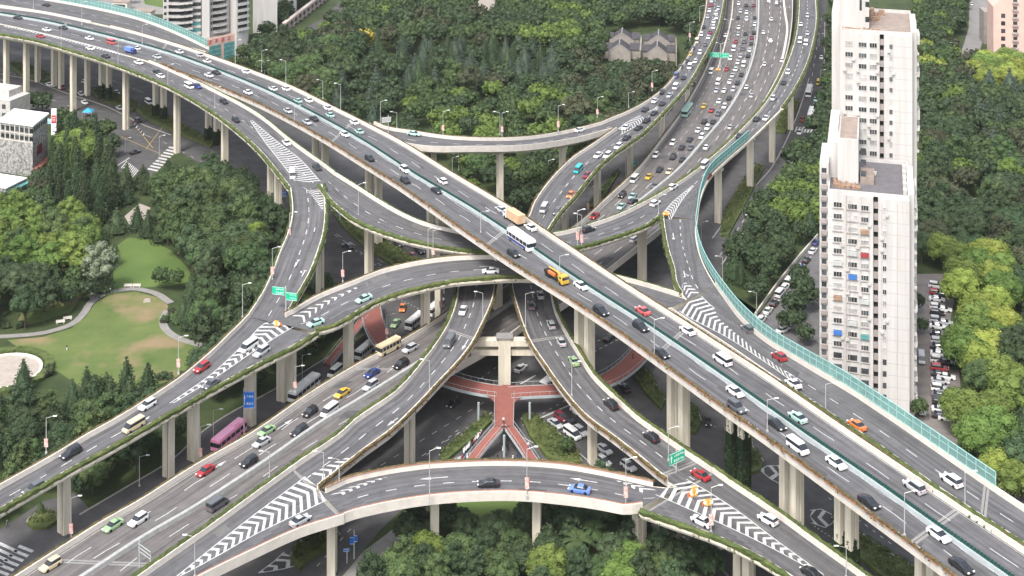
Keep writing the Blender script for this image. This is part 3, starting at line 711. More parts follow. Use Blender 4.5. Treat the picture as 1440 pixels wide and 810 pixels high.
# street beside the right tower and the lane with a row of parked cars
POLY([(1012,400),(1062,452),(1085,480),(1140,540),(1300,640),(1345,640),(1352,560),(1345,470),(1340,400),(1330,385),(1290,385),(1275,440),(1160,440),(1160,335),(1148,335),(1128,362),(1100,398),(1070,440),(1060,450)], 'side_street', mat('brown_paving', (.17,.155,.145), .85, scale=.25, noise_amt=.22), .03)
POLY([(1160,330),(1150,332),(1100,400),(1062,452),(1085,480),(1140,540),(1165,540),(1165,420)], 'side_street', mat('side_asphalt', (.12,.117,.12), .85, scale=.3, noise_amt=.2), .05)
W = catmull([U(x, y, 0) for x, y in [(1150,334),(1122,366),(1092,404),(1062,446)]], 3)
tag(strip_obj('street_wall', W, .4, 1.2, M['parapet']), 'low white wall between the grassy bank and the row of parked cars', 'wall')
# top streets
POLY([(1366,-40),(1392,-40),(1388,40),(1370,95),(1345,95),(1362,40)], 'side_street', mat('far_asphalt', (.19,.185,.18), .85, scale=.2), .03)
POLY([(668,-20),(700,-20),(692,24),(680,34),(662,26),(674,16)], 'park_path', M['paving_w'], .04)
POLY([(385,65),(402,52),(422,50),(420,60),(398,72),(376,100),(366,98)], 'park_path', M['paving'], .04)
POLY([(428,40),(455,25),(500,-20),(530,-20),(495,22),(460,45)], 'side_street', M['asphalt_g'], .04)
POLY([(-20,-60),(240,-60),(238,20),(150,20),(60,0)], 'side_yard', M['paving'], .03)
POLY([(196,-20),(240,-20),(236,12),(204,6)], 'lawn', M['lawn'], .05)
POLY([(1335,282),(1375,278),(1372,300),(1368,312),(1352,300)], 'park_path', M['paving'], .03)
POLY([(1325,520),(1345,400),(1440,440),(1500,480),(1500,520)], 'lawn', M['soil'], .031)
POLY([(1408,452),(1430,470),(1450,462),(1460,440),(1430,438)], 'lawn', M['lawn'], .05)
# planted islands between the ground roads: low hedges and ground cover
def bed(pts, name='planted_bed', h=.9, label=None, fuzz=True):
    o = POLY(pts, name, M['hedge'], h, kind=None, thick=h)
    W = [U(x, y, 0) for x, y in pts]; xs = [v.x for v in W]; ys = [v.y for v in W]; q = random.Random(int(pts[0][0])); bm = bmesh.new(); bm.from_mesh(o.data)
    A = (max(xs)-min(xs))*(max(ys)-min(ys)); n = 0
    for _ in range(int(min(A*5, 9000))):
        x = q.uniform(min(xs), max(xs)); y = q.uniform(min(ys), max(ys))
        if inside(x, y, W): leafquads(bm, Vector((x, y, h)), (.3,.3,.35), 3, .30, q); n += 1
        if n > 2200: break
    bm.to_mesh(o.data); bm.free(); tag(o, label, 'hedge'); 
    W2 = W+[W[0]]; strip_obj('kerb', W2, .35, .18, M['kerb'], o, z0=.02)
    return o
def inside(x, y, W):
    c = False; n = len(W)
    for i in range(n):
        a, b = W[i], W[(i+1) % n]
        if (a.y > y) != (b.y > y) and x < (b.x-a.x)*(y-a.y)/(b.y-a.y)+a.x: c = not c
    return c
for pts, lb in (([(1020,600),(1056,598),(1058,628),(1073,648),(1068,660),(1055,664),(1036,650),(1020,632)], 'teardrop island with ivy clad piers under the topmost flyover'),
    ([(1180,742),(1206,748),(1250,778),(1290,800),(1330,835),(1300,852),(1268,832),(1215,788),(1175,755)], 'long dark hedge strip beneath the near side of the topmost flyover, bottom right'),
    ([(955,585),(968,566),(980,576),(986,592),(978,607),(966,605)], 'small rounded bed beside the tall pier pair right of the red footbridge'),
    ([(884,512),(896,505),(915,528),(935,562),(930,574),(905,548)], 'narrow shaded island right of the red footbridge arm, behind the hedged ramp'),
    ([(466,296),(482,296),(518,322),(560,350),(604,374),(560,376),(520,352),(486,322)], 'hedge strip between two ground roads, behind the hedged arch at left'),
    ([(618,640),(650,612),(683,583),(692,590),(676,606),(640,636),(622,650)], 'green bed left of the footbridge stairs'),
    ([(734,588),(752,585),(800,620),(818,648),(796,652),(768,640),(745,612)], 'green bed right of the footbridge stairs'),
    ([(8,90),(30,90),(78,108),(62,114),(30,104)], 'hedge strip on the ground road at the far left under the flyover'),
    ([(125,125),(150,126),(196,148),(186,155),(142,140)], 'hedge strip on the ground road under the fifth tall pier at left'),
    ([(190,152),(215,150),(250,172),(300,200),(296,206),(240,182),(205,165)], 'hedge strip around ivy clad piers at left, near the crossroads'),
    ([(420,800),(408,782),(418,764),(470,742),(478,752),(452,775),(432,786)], 'dark green bed above the painted chevrons, bottom left of the near arch'),
    ([(38,734),(42,728),(60,720),(78,724),(80,732),(66,740),(46,740)], 'small clipped bed on the paved plaza at lower left'),
    ([(1013,330),(1018,300),(1040,262),(1062,232),(1074,236),(1046,290),(1024,330)], 'grass bank under the hedged ramp, left of the ground street'),
    ([(1090,185),(1100,150),(1114,140),(1124,142),(1118,162),(1104,186)], 'green bed beneath the hedged ramp at upper right'),
    ([(826,292),(862,246),(872,240),(842,288)], 'narrow hedge on the dark road under the jammed ramp')):
    bed(pts, 'planted_bed', .8, lb)
def marks(name, quads, m=None, z=.035):
    bm = bmesh.new()
    for q in quads:
        f = bm.faces.new([bm.verts.new(U(x, y, z)) for x, y in q]); f.normal_update()
        if f.normal.z < 0: f.normal_flip()
    return tag(obj(name, bm, m or M['paint']), kind='structure')
# zebra crossings
def zebra(a, b, c, n, k=.5):
    """a: start corner, b: far end of the row, c: offset of one stripe"""
    Q = []
    for i in range(n):
        t = i/n; t2 = (i+k)/n
        p = (a[0]+(b[0]-a[0])*t, a[1]+(b[1]-a[1])*t); q = (a[0]+(b[0]-a[0])*t2, a[1]+(b[1]-a[1])*t2)
        Q.append([p, q, (q[0]+c[0], q[1]+c[1]), (p[0]+c[0], p[1]+c[1])])
    return Q
marks('zebra_crossing', zebra((28,766), (-20,812), (20,8), 7), z=.03)
marks('zebra_crossing', zebra((0,762), (-40,800), (26,12), 6), z=.03)
marks('zebra_crossing', zebra((178,226), (196,240), (-8,10), 9)+zebra((207,238),(240,204),(14,3),9), z=.03)
marks('zebra_crossing', zebra((890,190), (930,150), (7,-9), 11), z=.03)
marks('zebra_crossing', zebra((58,83),(140,112),(9,3),12)+zebra((150,110),(200,130),(9,3),7), z=.03)
marks('zebra_crossing', zebra((1120,178),(1146,180),(-3,7),6), z=.03)
def dashes(L, n, wd=.2, ln=.4):
    Q = []
    for (x0, y0, x1, y1) in L:
        a = U(x0, y0, 0); b = U(x1, y1, 0); d = (b-a); q = Vector((-d.y, d.x, 0)).normalized()*wd/2
        for i in range(n):
            s = a+d*(i/n); e = a+d*((i+ln)/n); Q.append([s-q, e-q, e+q, s+q])
    return Q
def marksW(name, Q, m=None, z=.036):
    bm = bmesh.new()
    for q in Q:
        f = bm.faces.new([bm.verts.new((v.x, v.y, z)) for v in q]); f.normal_update()
        if f.normal.z < 0: f.normal_flip()
    return tag(obj(name, bm, m or M['paint']), kind='structure')
marksW('lane_line', dashes([(470,330,585,405),(500,352,560,396),(455,318,640,430),(0,112,230,200),(230,200,350,262),(535,655,690,560),(560,662,700,575),(0,98,60,118),(1145,740,1190,770),(1165,700,1260,770),(640,560,720,500),(715,610,800,560)], 9))
marksW('lane_line', dashes([(493,744,439,804),(600,640,650,600),(475,745,430,780)], 5))
marksW('lane_line', dashes([(840,480,890,455),(835,495,880,472),(850,460,875,448)], 6, .25, .5))
marksW('lane_line', dashes([(1012,360,1078,262),(1022,372,1070,300),(1118,215,1146,140),(1140,120,1156,20),(560,420,600,440),(880,270,1000,110)], 9))
marksW('stop_line', dashes([(760,588,805,568),(1005,600,1005,600.5),(732,540,753,528),(165,233,182,222)], 1, .5, 1))
marksW('lane_line', dashes([(165,190,238,222),(192,180,215,208),(150,196,160,215),(235,170,205,210)], 1, .2, 1), mat('yellow_paint', (.45,.33,.12), .6))
marksW('kerb_line', dashes([(700,596,870,688),(760,588,840,660)], 1, .2, 1))
chevrons(None, [(363,806),(385,790),(400,776)], [(364,806),(400,800),(428,792)], lambda x, y: 0, 2.2, .9, dz=.036).__setitem__('kind', 'structure')
chevrons(None, [(1070,660),(1080,655),(1098,655)], [(1070,662),(1084,674),(1100,682)], lambda x, y: 0, 2.2, .9, dz=.036)['kind'] = 'structure'
chevrons(None, [(1176,727),(1155,716),(1138,718)], [(1176,730),(1160,742),(1140,735)], lambda x, y: 0, 2.4, .9, dz=.036)['kind'] = 'structure'
for a, b in (((1072,272),(1080,262)),((1050,300),(1046,310)),((1070,285),(1062,298)),((1195,765),(1207,784)),((1222,760),(1234,774)),((545,345),(552,352))):
    p, q = U(*a, 0), U(*b, 0); arrow(None, None, a[0], a[1], math.atan2(q.y-p.y, q.x-p.x))
for o in list(bpy.data.objects):
    if o.parent is None and o.type == 'MESH' and o.name.startswith(('arrow_marking','edge_line','chevron')) : o['kind'] = 'structure'
def kerbline(pts, name='kerb'):
    W = catmull([U(x, y, 0) for x, y in pts], 3); return tag(strip_obj(name, W, .4, .14, M['kerb']), kind='structure')
kerbline([(112,724),(180,684),(240,648),(285,607),(331,577),(362,561),(411,533),(455,506),(498,482)])
kerbline([(1002,335),(1030,298),(1062,262),(1085,236),(1120,165),(1138,110)]); kerbline([(1015,372),(1050,322),(1082,285),(1112,232),(1150,176),(1158,110),(1160,20)])
kerbline([(0,104),(40,112),(90,130),(150,150),(200,175),(240,190)]); kerbline([(620,655),(650,628),(694,592)]); kerbline([(733,589),(780,620),(816,650)])
kerbline([(960,755),(1000,785),(1025,812)]); kerbline([(958,622),(1000,655),(1050,690),(1080,708)])

# ---------------------------------------------------------------- summer haze over the city
hm = bpy.data.materials.new('haze'); hm.use_nodes = True; hn = hm.node_tree.nodes; hn.clear()
ho = hn.new('ShaderNodeOutputMaterial'); hv = hn.new('ShaderNodeVolumePrincipled'); hv.inputs['Color'].default_value = (.92,.94,.96,1); hv.inputs['Density'].default_value = .00003
hm.node_tree.links.new(hv.outputs[0], ho.inputs['Volume'])
bm = bmesh.new(); BX(bm, (0, 600, 99), (1500, 1700, 200)); tag(obj('haze', bm, hm), kind='stuff'); S.cycles.volume_bounces = 0
# ---------------------------------------------------------------- buildings
M['facade'] = mat('tower_white', (.56,.545,.53), .75, scale=.6, col2=(.44,.42,.40), stretch=(1,1,.06), detail=8)
M['facade_d'] = mat('tower_joint_grey', (.40,.36,.34), .8, noise_amt=.1)
M['pinkish'] = mat('stair_infill', (.34,.30,.29), .8, scale=.5, noise_amt=.12)
M['wglass'] = mat('window_glass', (.05,.055,.06), .12, spec=.8, scale=.25, noise_amt=.7, random_amt=.5)
M['wcurt'] = mat('curtained_window', (.36,.35,.34), .4, scale=.8, noise_amt=.35, random_amt=.3)
M['roof_g'] = mat('roof_dark_grey', (.13,.125,.135), .9, scale=.5, noise_amt=.15)
M['roof_b'] = mat('roof_brown_grey', (.27,.22,.19), .9, scale=.4, noise_amt=.2)
M['rubble'] = mat('clutter_brown', (.30,.20,.14), .9, scale=2, noise_amt=.4)
M['acunit'] = mat('air_conditioner', (.48,.47,.44), .6, noise_amt=.15)
M['blue'] = mat('blue_sheet', (.05,.16,.45), .5, noise_amt=.1)
M['tealglass2'] = mat('shop_glass', (.10,.28,.28), .15, spec=.8, scale=.5, noise_amt=.3)
M['pink'] = mat('pink_render', (.60,.42,.36), .8, scale=.3, noise_amt=.08)
M['stone'] = mat('carved_grey_stone', (.10,.10,.10), .85, col2=(.42,.41,.39), scale=1.1, detail=2)
M['whiteroof'] = mat('white_roof', (.80,.80,.80), .6, noise_amt=.03)
M['tile'] = mat('dark_clay_tile', (.055,.053,.058), .85, scale=1.0, noise_amt=.3, stretch=(3,.4,1))
M['oldwall'] = mat('old_plaster', (.27,.245,.22), .85, scale=.4, noise_amt=.15)
M['brick'] = mat('red_brown_brick', (.27,.11,.08), .85, scale=1, noise_amt=.2)
class Frame:
    """local frame of a building: u runs along the front to the right, v runs away from the viewer"""
    def __init__(s, o, ang): s.o = Vector(o); s.a = ang; s.u = Vector((math.cos(ang), math.sin(ang), 0)); s.v = Vector((-math.sin(ang), math.cos(ang), 0))
    def p(s, u, v, z): return s.o+s.u*u+s.v*v+Vector((0,0,z))
    def box(s, bm, u0, u1, v0, v1, z0, z1, mi=0, inset=0):
        BX(bm, s.p((u0+u1)/2, (v0+v1)/2, (z0+z1)/2), (u1-u0, v1-v0, z1-z0), s.a, mi)
# right hand tower ----------------------------------------------------
br = U(1279, 597, 0)
T1 = Frame(br, R(-14.5))
tower = tag(empty('apartment_tower', tuple(br)), 'tall white slab of flats with stepped flat roofs, right of the teal wall', 'building'); WORLD_ROOTS.append(tower)
def uu(px, v, z):      # px column -> u coordinate on the plane v
    # solve (o+u*U+v*V).x/(..).y = (px-CX)/FPX
    k = (px-CX)/FPX; b = T1.o+T1.v*v; return (b.x-k*b.y)/(k*T1.u.y-T1.u.x)
HL, HU = 54.0, 87.0
uL = uu(1164, 0, 0); uR = 0.0; DEPTH_L = 27.0
VU = 28.0; uUL = uu(1171, VU, 0); uUR = uu(1283, VU, 0)
PMX = {'curtain': mat('pale_blind', (.42,.44,.42), .8), 'hangr': mat('red_blanket', (.30,.05,.06), .9)}
def walls():
    bm = bmesh.new()
    # lower block in stepped bays (each a little further back to the left)
    T1.box(bm, uL, uu(1190,0,0), .9, DEPTH_L, 0, HL); T1.box(bm, uu(1190,0,0)+.002, uu(1211,0,0), .45, DEPTH_L-.1, 0, HL)
    T1.box(bm, uu(1211,0,0)+.002, uu(1228,0,0), .2, DEPTH_L-.2, 0, HL); T1.box(bm, uu(1235,0,0), uR, 0, DEPTH_L-.3, 0, HL)
    T1.box(bm, uu(1228,0,0)+.002, uu(1235,0,0)-.002, 1.6, DEPTH_L-.4, 0, HL)
    T1.box(bm, uR+.002, uR+1.2, 3.0, DEPTH_L-3, 0, HL+.6)
    # left wing strip
    T1.box(bm, uL-2.2, uL-.002, 6, 22, 0, HL+5.5)
    obj('wall', bm, M['facade'], tower)
    bm = bmesh.new()
    T1.box(bm, uUL+2, uu(1206,VU,0), VU+.6, VU+27, 0, HU); T1.box(bm, uu(1206,VU,0)+.002, uu(1237,VU,0), VU+.25, VU+26.9, 0, HU)
    T1.box(bm, uu(1243,VU,0), uUR, VU, VU+26.8, 0, HU); T1.box(bm, uu(1237,VU,0)+.002, uu(1243,VU,0)-.002, VU+1.6, VU+26.6, 0, HU)
    T1.box(bm, uUR+.002, uUR+1.2, VU+3, VU+24, 0, HU+.6); T1.box(bm, uUL-.4, uUL+1.998, VU+5, VU+22, 0, HU+4)
    obj('upper_wall', bm, M['facade'], tower)
    # middle block standing on the lower roof at left, with slanted left flank
    bm = bmesh.new(); m0, m1 = uu(1163,9,0), uu(1207,9,0); mm = uu(1178,9,0)
    T1.box(bm, mm, m1, 9, VU-.01, HL-.5, HL+11); T1.box(bm, m0, mm-.002, 12, VU-.02, HL-.5, HL+9.0)
    T1.box(bm, m0+.4, mm-.002, 14, VU-.03, HL+9.0, HL+12.5)
    o = obj('middle_block', bm, M['facade'], tower)
    bm = bmesh.new(); T1.box(bm, mm+.5, m1-.3, 9.5, VU-.3, HL+11.0, HL+11.02); obj('terrace', bm, M['roof_b'], o)
    bm = bmesh.new()
    for k in range(3):
        T1.box(bm, mm+5.6, mm+6.9, 8.97, 9.02, HL+2+k*2.8, HL+3.4+k*2.8)
    obj('window', bm, M['wglass'], o)
    bm = bmesh.new(); pu0, pu1 = uu(1180,VU+5,0), uu(1222,VU+5,0)
    T1.box(bm, pu0, pu1, VU+5, VU+14, HU-.5, HU+16); o = obj('lift_house', bm, M['facade'], tower)
    bm = bmesh.new(); T1.box(bm, pu0+5.3, pu0+5.9, VU+4.96, VU+5.01, HU+5, HU+12); T1.box(bm, pu0+6.8, pu0+7.8, VU+4.96, VU+5.01, HU+2, HU+3.4); T1.box(bm, pu0+6.8, pu0+7.8, VU+4.96, VU+5.01, HU+6, HU+7.4); obj('window', bm, M['wglass'], o)
    # roofs with parapets
    for (u0, u1, v0, v1, z, m) in ((uL, uR, .9, DEPTH_L-.4, HL, 'roof_g'), (uUL+2, uUR, VU+.6, VU+26.5, HU, 'roof_b')):
        bm = bmesh.new(); T1.box(bm, u0+.35, u1-.35, v0+.35, v1-.35, z, z+.05); r = obj('roof', bm, M[m], tower)
        bm = bmesh.new(); T1.box(bm, u0, u1, v0-.002, v0+.35, z+.003, z+.9); T1.box(bm, u0, u0+.35, v0+.352, v1, z+.003, z+.9); T1.box(bm, u1-.35, u1, v0+.352, v1, z+.003, z+.9); T1.box(bm, u0+.352, u1-.352, v1-.35, v1, z+.003, z+.9)
        obj('roof_parapet', bm, M['facade'], r)
    q = random.Random(9)
    # rooftop clutter: shed, pallets, tanks, rubble
    bm = bmesh.new(); T1.box(bm, uu(1207,12,0)+.5, uu(1229,12,0), 9, 16, HL+.05, HL+1.9); obj('roof_shed', bm, M['roof_b'], tower)
    bm = bmesh.new()
    for _ in range(46):
        u = q.uniform(uL+1, uL+7); v = q.uniform(4.5, 8.3); T1.box(bm, u, u+q.uniform(.3,1), v, v+q.uniform(.3,1), HL+.05, HL+q.uniform(.3,.9))
    for _ in range(40):
        u = q.uniform(uUL+5, uUL+12); v = VU+q.uniform(14.5, 24); T1.box(bm, u, u+q.uniform(.4,1.6), v, v+q.uniform(.4,1.6), HU+.05, HU+q.uniform(.3,1.6))
    for _ in range(26):
        u = q.uniform(uUL+3, uUL+12); v = VU+q.uniform(1.2, 4.5); T1.box(bm, u, u+q.uniform(.3,1), v, v+q.uniform(.3,.7), HU+.05, HU+q.uniform(.3,.8))
    obj('roof_clutter', bm, M['rubble'], tower)
    bm = bmesh.new()
    for _ in range(18):
        u = q.uniform(uL+8, uL+11); v = q.uniform(9, 20); T1.box(bm, u, u+q.uniform(.4,.9), v, v+q.uniform(.4,.9), HL+.06, HL+q.uniform(.4,.8))
    for k in range(5): T1.box(bm, uR-1.4, uR-.5, 4+k*4.4, 6+k*4.4, HL+.06, HL+1.2)
    obj('roof_units', bm, M['acunit'], tower)
    # thin floor joints
    bm = bmesh.new(); q = random.Random(4)
    for k in range(1, 19):
        T1.box(bm, uu(1236,0,0), uR-.02, -.012, .001, k*2.84-.06, k*2.84+.06); T1.box(bm, uL+.05, uu(1190,0,0)-.05, .888, .9, k*2.84-.06, k*2.84+.06)
    for k in range(1, 12):
        T1.box(bm, uu(1244,VU,0), uUR-.02, VU-.012, VU+.001, HU-k*2.84, HU-k*2.84+.12)
    for x in (1190, 1211): T1.box(bm, uu(x,0,0)-.04, uu(x,0,0)+.06, .15, .44, 0, HL)
    for x in (1195, 1222, 1240, 1262): T1.box(bm, uu(x,0,0)-.05, uu(x,0,0)+.05, -.09 if x > 1235 else .05, -.012 if x > 1235 else .19, 1, HL-1)
    for k in range(1, 19):
        for x, w_ in ((1178,2.6),(1199,2.8),(1216,2.4)):
            v = .9 if x < 1190 else .45 if x < 1211 else .2; u = uu(x,v,0); T1.box(bm, u-w_/2, u+w_/2, v-.28, v-.125, HL-3.55-(k-1)*2.84, HL-3.45-(k-1)*2.84)
    obj('facade_joint', bm, M['facade_d'], tower)
    for j, (x, k, m_) in enumerate(((1199,6,'blue'),(1216,2,'rubble'),(1216,11,'tealglass2'),(1199,4,'curtain'),(1178,8,'rubble'),(1216,4,'hangr'),(1178,5,'curtain'),(1199,10,'curtain'),(1216,8,'curtain'),(1178,11,'blue'))):
        v = .9 if x < 1190 else .45 if x < 1211 else .2; u = uu(x,v,0); z = HL-3.4-k*2.84; bm = bmesh.new(); T1.box(bm, u-1.0, u+1.0, v-.55, v-.13, z+.1, z+1.15)
        mm_ = M['blue'] if m_ == 'blue' else M['rubble'] if m_ == 'rubble' else M['tealglass2'] if m_ == 'tealglass2' else PMX[m_]
        obj('enclosed_balcony', bm, mm_, tower)
walls()
def win(u, v, z, w_, h_, i, parent=tower, side=0, F=None, nm='window', f=None):
    """a window: white frame standing proud, dark or curtained panes behind, now and then an air conditioner under it"""
    q = random.Random(i*7+3); F = F or T1; bm = bmesh.new(); P = F.p
    def b(bm, u0, u1, z0, z1, d0, d1, mi=0):
        if side: F.box(bm, v-d1 if side < 0 else v+d0, v-d0 if side < 0 else v+d1, u0, u1, z0, z1, mi)
        else: F.box(bm, u0, u1, v-d1, v-d0, z0, z1, mi)
    b(bm, u-w_/2, u+w_/2, z, z+.09, .0, .12); b(bm, u-w_/2, u+w_/2, z+h_-.08, z+h_, .0, .1); n = 2 if w_ < 1.9 else 3
    for k in range(n+1): x = u-w_/2+k*(w_-.07)/n; b(bm, x, x+.07, z+.091, z+h_-.081, .0, .08)
    o = obj(nm, bm, f or M['facade'], parent)
    bm = bmesh.new()
    for k in range(n):
        x = u-w_/2+.072+k*(w_-.07)/n; b(bm, x, x+(w_-.07)/n-.075, z+.092, z+h_-.082, .005, .03)
    obj('pane', bm, M['wcurt'] if q.random() < .34 else M['wglass'], o)
    if q.random() < .3 and not side:
        bm = bmesh.new(); s = q.choice((-1,1)); b(bm, u+s*(w_/2+.1)-.4, u+s*(w_/2+.1)+.4, z-.85, z-.25, .02, .5); obj('air_conditioner', bm, M['acunit'], o)
i = 0
for k in range(13):
    z = HL-3.4-k*2.84
    for x, w_ in ((1178,2.0),(1199,2.2),(1216,1.9),(1244,.9)):
        v = .9 if x < 1190 else .45 if x < 1211 else .2 if x < 1228 else 0; i += 1; win(uu(x,v,0), v, z, w_, 1.35, i)
for k in range(12):
    z = HU-3.6-k*2.84
    for x, w_ in ((1194,2.0),(1213,2.1),(1228,1.9),(1253,.9)):
        if k > 8 and x < 1210: continue
        v = VU+(.6 if x < 1206 else .25 if x < 1237 else 0); i += 1; win(uu(x,v,0), v, z, w_, 1.35, i)
# remaining lower windows as one piece, then stair slots and right-hand balconies
bm = bmesh.new()
for k in range(13, 19):
    for x, w_ in ((1178,2.0),(1199,2.2),(1216,1.9),(1244,.9)):
        v = .9 if x < 1190 else .45 if x < 1211 else .2 if x < 1228 else 0; u = uu(x,v,0); z = HL-3.4-k*2.84; T1.box(bm, u-w_/2, u+w_/2, v-.03, v-.002, z, z+1.35)
tag(obj('lower_windows', bm, M['wglass'], tower), kind='stuff')
bm = bmesh.new(); bd = bmesh.new()
for k in range(19):
    z = k*2.84; T1.box(bm, uu(1228,0,0)+.05, uu(1235,0,0)-.05, .9, 1.3, z+.02, z+1.5); T1.box(bd, uu(1228,0,0)+.05, uu(1235,0,0)-.05, 1.5, 1.597, z+1.52, z+2.8)
    if k < 12:
        z = HU-2.9-k*2.84; T1.box(bm, uu(1237,VU,0)+.05, uu(1243,VU,0)-.05, VU+.9, VU+1.3, z, z+1.5); T1.box(bd, uu(1237,VU,0)+.05, uu(1243,VU,0)-.05, VU+1.5, VU+1.597, z+1.52, z+2.8)
obj('stair_panel', bm, M['pinkish'], tower); obj('stair_opening', bd, M['dark'], tower)
def sideflats(u0, v0, v1, zt, n, sgn, nm='balcony'):
    bm = bmesh.new(); bg_ = bmesh.new(); q = random.Random(n)
    for k in range(n):
        z = zt-3-k*2.84
        for j in range(3):
            a = v0+(v1-v0)*j/3+.5; b = v0+(v1-v0)*(j+1)/3-.5
            T1.box(bm, min(u0, u0+sgn*1.1), max(u0, u0+sgn*q.choice((.5,.8,.3))), a, b, z, z+q.choice((1.05,1.3,2.2))); T1.box(bg_, min(u0, u0+sgn*.12), max(u0, u0+sgn*.12), a+.1, b-.1, z+1.07, z+2.3)
        if q.random() < .6: T1.box(bm, min(u0+sgn*.02, u0+sgn*.6), max(u0+sgn*.02, u0+sgn*.6), v0-.4, v0+.2, z+.2, z+.8)
    obj(nm, bm, M['facade'], tower); obj('balcony_glazing', bg_, M['wglass'], tower)
sideflats(uR+1.2, 4, DEPTH_L-4, HL, 18, 1); sideflats(uUR+1.2, VU+4, VU+23, HU, 11, 1)
# left strip facing the viewer: narrow windows with rusty balconies
bm = bmesh.new(); bg_ = bmesh.new()
for k in range(20):
    z = HL+5-3-k*2.84; T1.box(bg_, uL-1.7, uL-.5, 5.96, 5.999, z+1.1, z+2.3); T1.box(bm, uL-1.9, uL-.3, 5.5, 5.998, z, z+1.0)
obj('balcony', bm, M['pinkish'], tower); obj('balcony_glazing', bg_, M['wglass'], tower)
# left podium yards of the tower
fr = T1
bm = bmesh.new(); T1.box(bm, uL-6.5, uL-2.4, -2, 14, 0, 4.2); a = obj('annex', bm, M['oldwall'], tower)
bm = bmesh.new(); T1.box(bm, uL-6.7, uL-6.5, -2.2, 14.2, 0, 5.4); T1.box(bm, uL-6.5, uL-2.4, -2.2, -2.0, 0, 5.2)
for k in range(4): T1.box(bm, uL-6.5, uL-2.4, 1.5+k*4, 1.8+k*4, 4.2, 5.2)
obj('annex_parapet', bm, M['facade'], a)

# top-left apartment tower on a shop podium -------------------------------
b0 = U(288, 95, 0); TL = Frame(b0, R(12)); tl = tag(empty('apartment_tower', tuple(b0)), 'white round balconied tower of flats on a pink shop podium beside the far flyover end', 'building'); WORLD_ROOTS.append(tl)
TL2 = Frame(b0, R(48))
bm = bmesh.new(); TL.box(bm, -22, -.01, .02, 24, 0, 12.5); TL2.box(bm, 0, 20, 0, 24, 0, 12.52); pod = obj('podium', bm, M['pink'], tl)
bm = bmesh.new()
for k in range(2): TL2.box(bm, 1.6+k*9.2, 9.0+k*9.2, -.12, -.02, 1.5, 9.2)
TL.box(bm, -8, -1.2, -.12, -.02, 1.5, 9.2); obj('shop_window', bm, M['tealglass2'], pod)
bm = bmesh.new()
for k in range(2):
    for j in range(3): TL2.box(bm, 1.6+k*9.2, 9.0+k*9.2, -.2, -.125, 3.0+j*2.1, 3.2+j*2.1)
obj('glazing_bar', bm, M['tealsteel'], pod)
bm = bmesh.new(); TL.box(bm, -21.5, 0, .5, 20, 12.53, 12.6); TL2.box(bm, .3, 19, .5, 20, 12.55, 12.62); obj('podium_roof', bm, M['roof_b'], pod)
bm = bmesh.new(); q = random.Random(8)   # four red characters on the fascia (strokes too small to read in the photo)
for k in range(4):
    u = 2.2+k*3.6
    for (a_, c_, b_, d_) in ((0,1.5,0,.18),(0,1.5,.75,.93),(0,1.5,1.5,1.68),(.65,.85,.19,1.49),(.1,.3,.19,.74),(1.2,1.4,.94,1.49)):
        if q.random() < .85: TL2.box(bm, u+a_, u+c_, -.16, -.02, 10.3+b_, 10.3+d_)
obj('sign_lettering', bm, mat('sign_red', (.55,.03,.04), .5), pod)
bm = bmesh.new()
H0, H1 = 12.6, 62
TL.box(bm, -19, -11.5, 5, 20, 0, H1)                       # left white fin block
TL.box(bm, -11.4, -1.5, 8, 22, 0, H1)                      # recessed bay
TL.box(bm, -1.4, 2.2, 4.5, 20, 0, H1); TL2.box(bm, 6, 19, 4, 18, 0, H1); TL2.box(bm, 17, 24, -1.5, 6, 0, H1)
TL.box(bm, 24, 36, 60, 70, 0, 46)
obj('wall', bm, M['facade'], tl)
def bay(F, u0, u1, v, sag, z, bm, h=1.05, n=6):
    """curved balcony front"""
    for k in range(n):
        a = u0+(u1-u0)*k/n; b = u0+(u1-u0)*(k+1)/n; s = sag*math.sin(math.pi*(k+.5)/n); F.box(bm, a, b, v-.9-s, v-.75-s, z, z+h); F.box(bm, a, b, v-.75-s, v+.02, z, z+.15)
for k in range(16):
    z = H0+1.4+k*3.0
    if z > H1-3: break
    bm = bmesh.new(); bay(TL, -17, -5.5, 7.9-3, 1.6, z, bm); obj('balcony', bm, M['facade'], tl)
    bm = bmesh.new(); bay(TL2, 7, 15.5, 4, 1.6, z, bm); obj('balcony', bm, M['facade'], tl)
    bm = bmesh.new(); bay(TL2, 17.4, 23.6, -1.5, .8, z, bm, n=4); obj('balcony', bm, M['facade'], tl)
    bm = bmesh.new(); TL.box(bm, -16.5, -6, 4.96, 4.999, z+1.1, z+2.6); TL2.box(bm, 7.2, 15.3, 3.96, 3.999, z+1.1, z+2.6); TL2.box(bm, 17.8, 23.2, -1.54, -1.501, z+1.1, z+2.6); TL.box(bm, -18.6, -17.4, 4.96, 4.999, z+1.1, z+2.4)
    obj('window', bm, M['wglass'], tl)
    bm = bmesh.new(); TL.box(bm, -7.5, -1.8, 6.4, 8-.002, z, z+1.2); obj('bay_panel', bm, M['facade'], tl)
    bm = bmesh.new(); TL.box(bm, -7.3, -2.0, 6.6, 7.9, z+1.22, z+2.9); obj('bay_window', bm, M['tealglass2'] if k < 2 else M['wglass'], tl)
    bm = bmesh.new(); TL.box(bm, 2.25, 2.3, 6, 8, z+.8, z+2.3); TL2.box(bm, 6.3, 6.9, 3.95, 3.998, z+1, z+2.4); obj('window', bm, M['wglass'], tl)
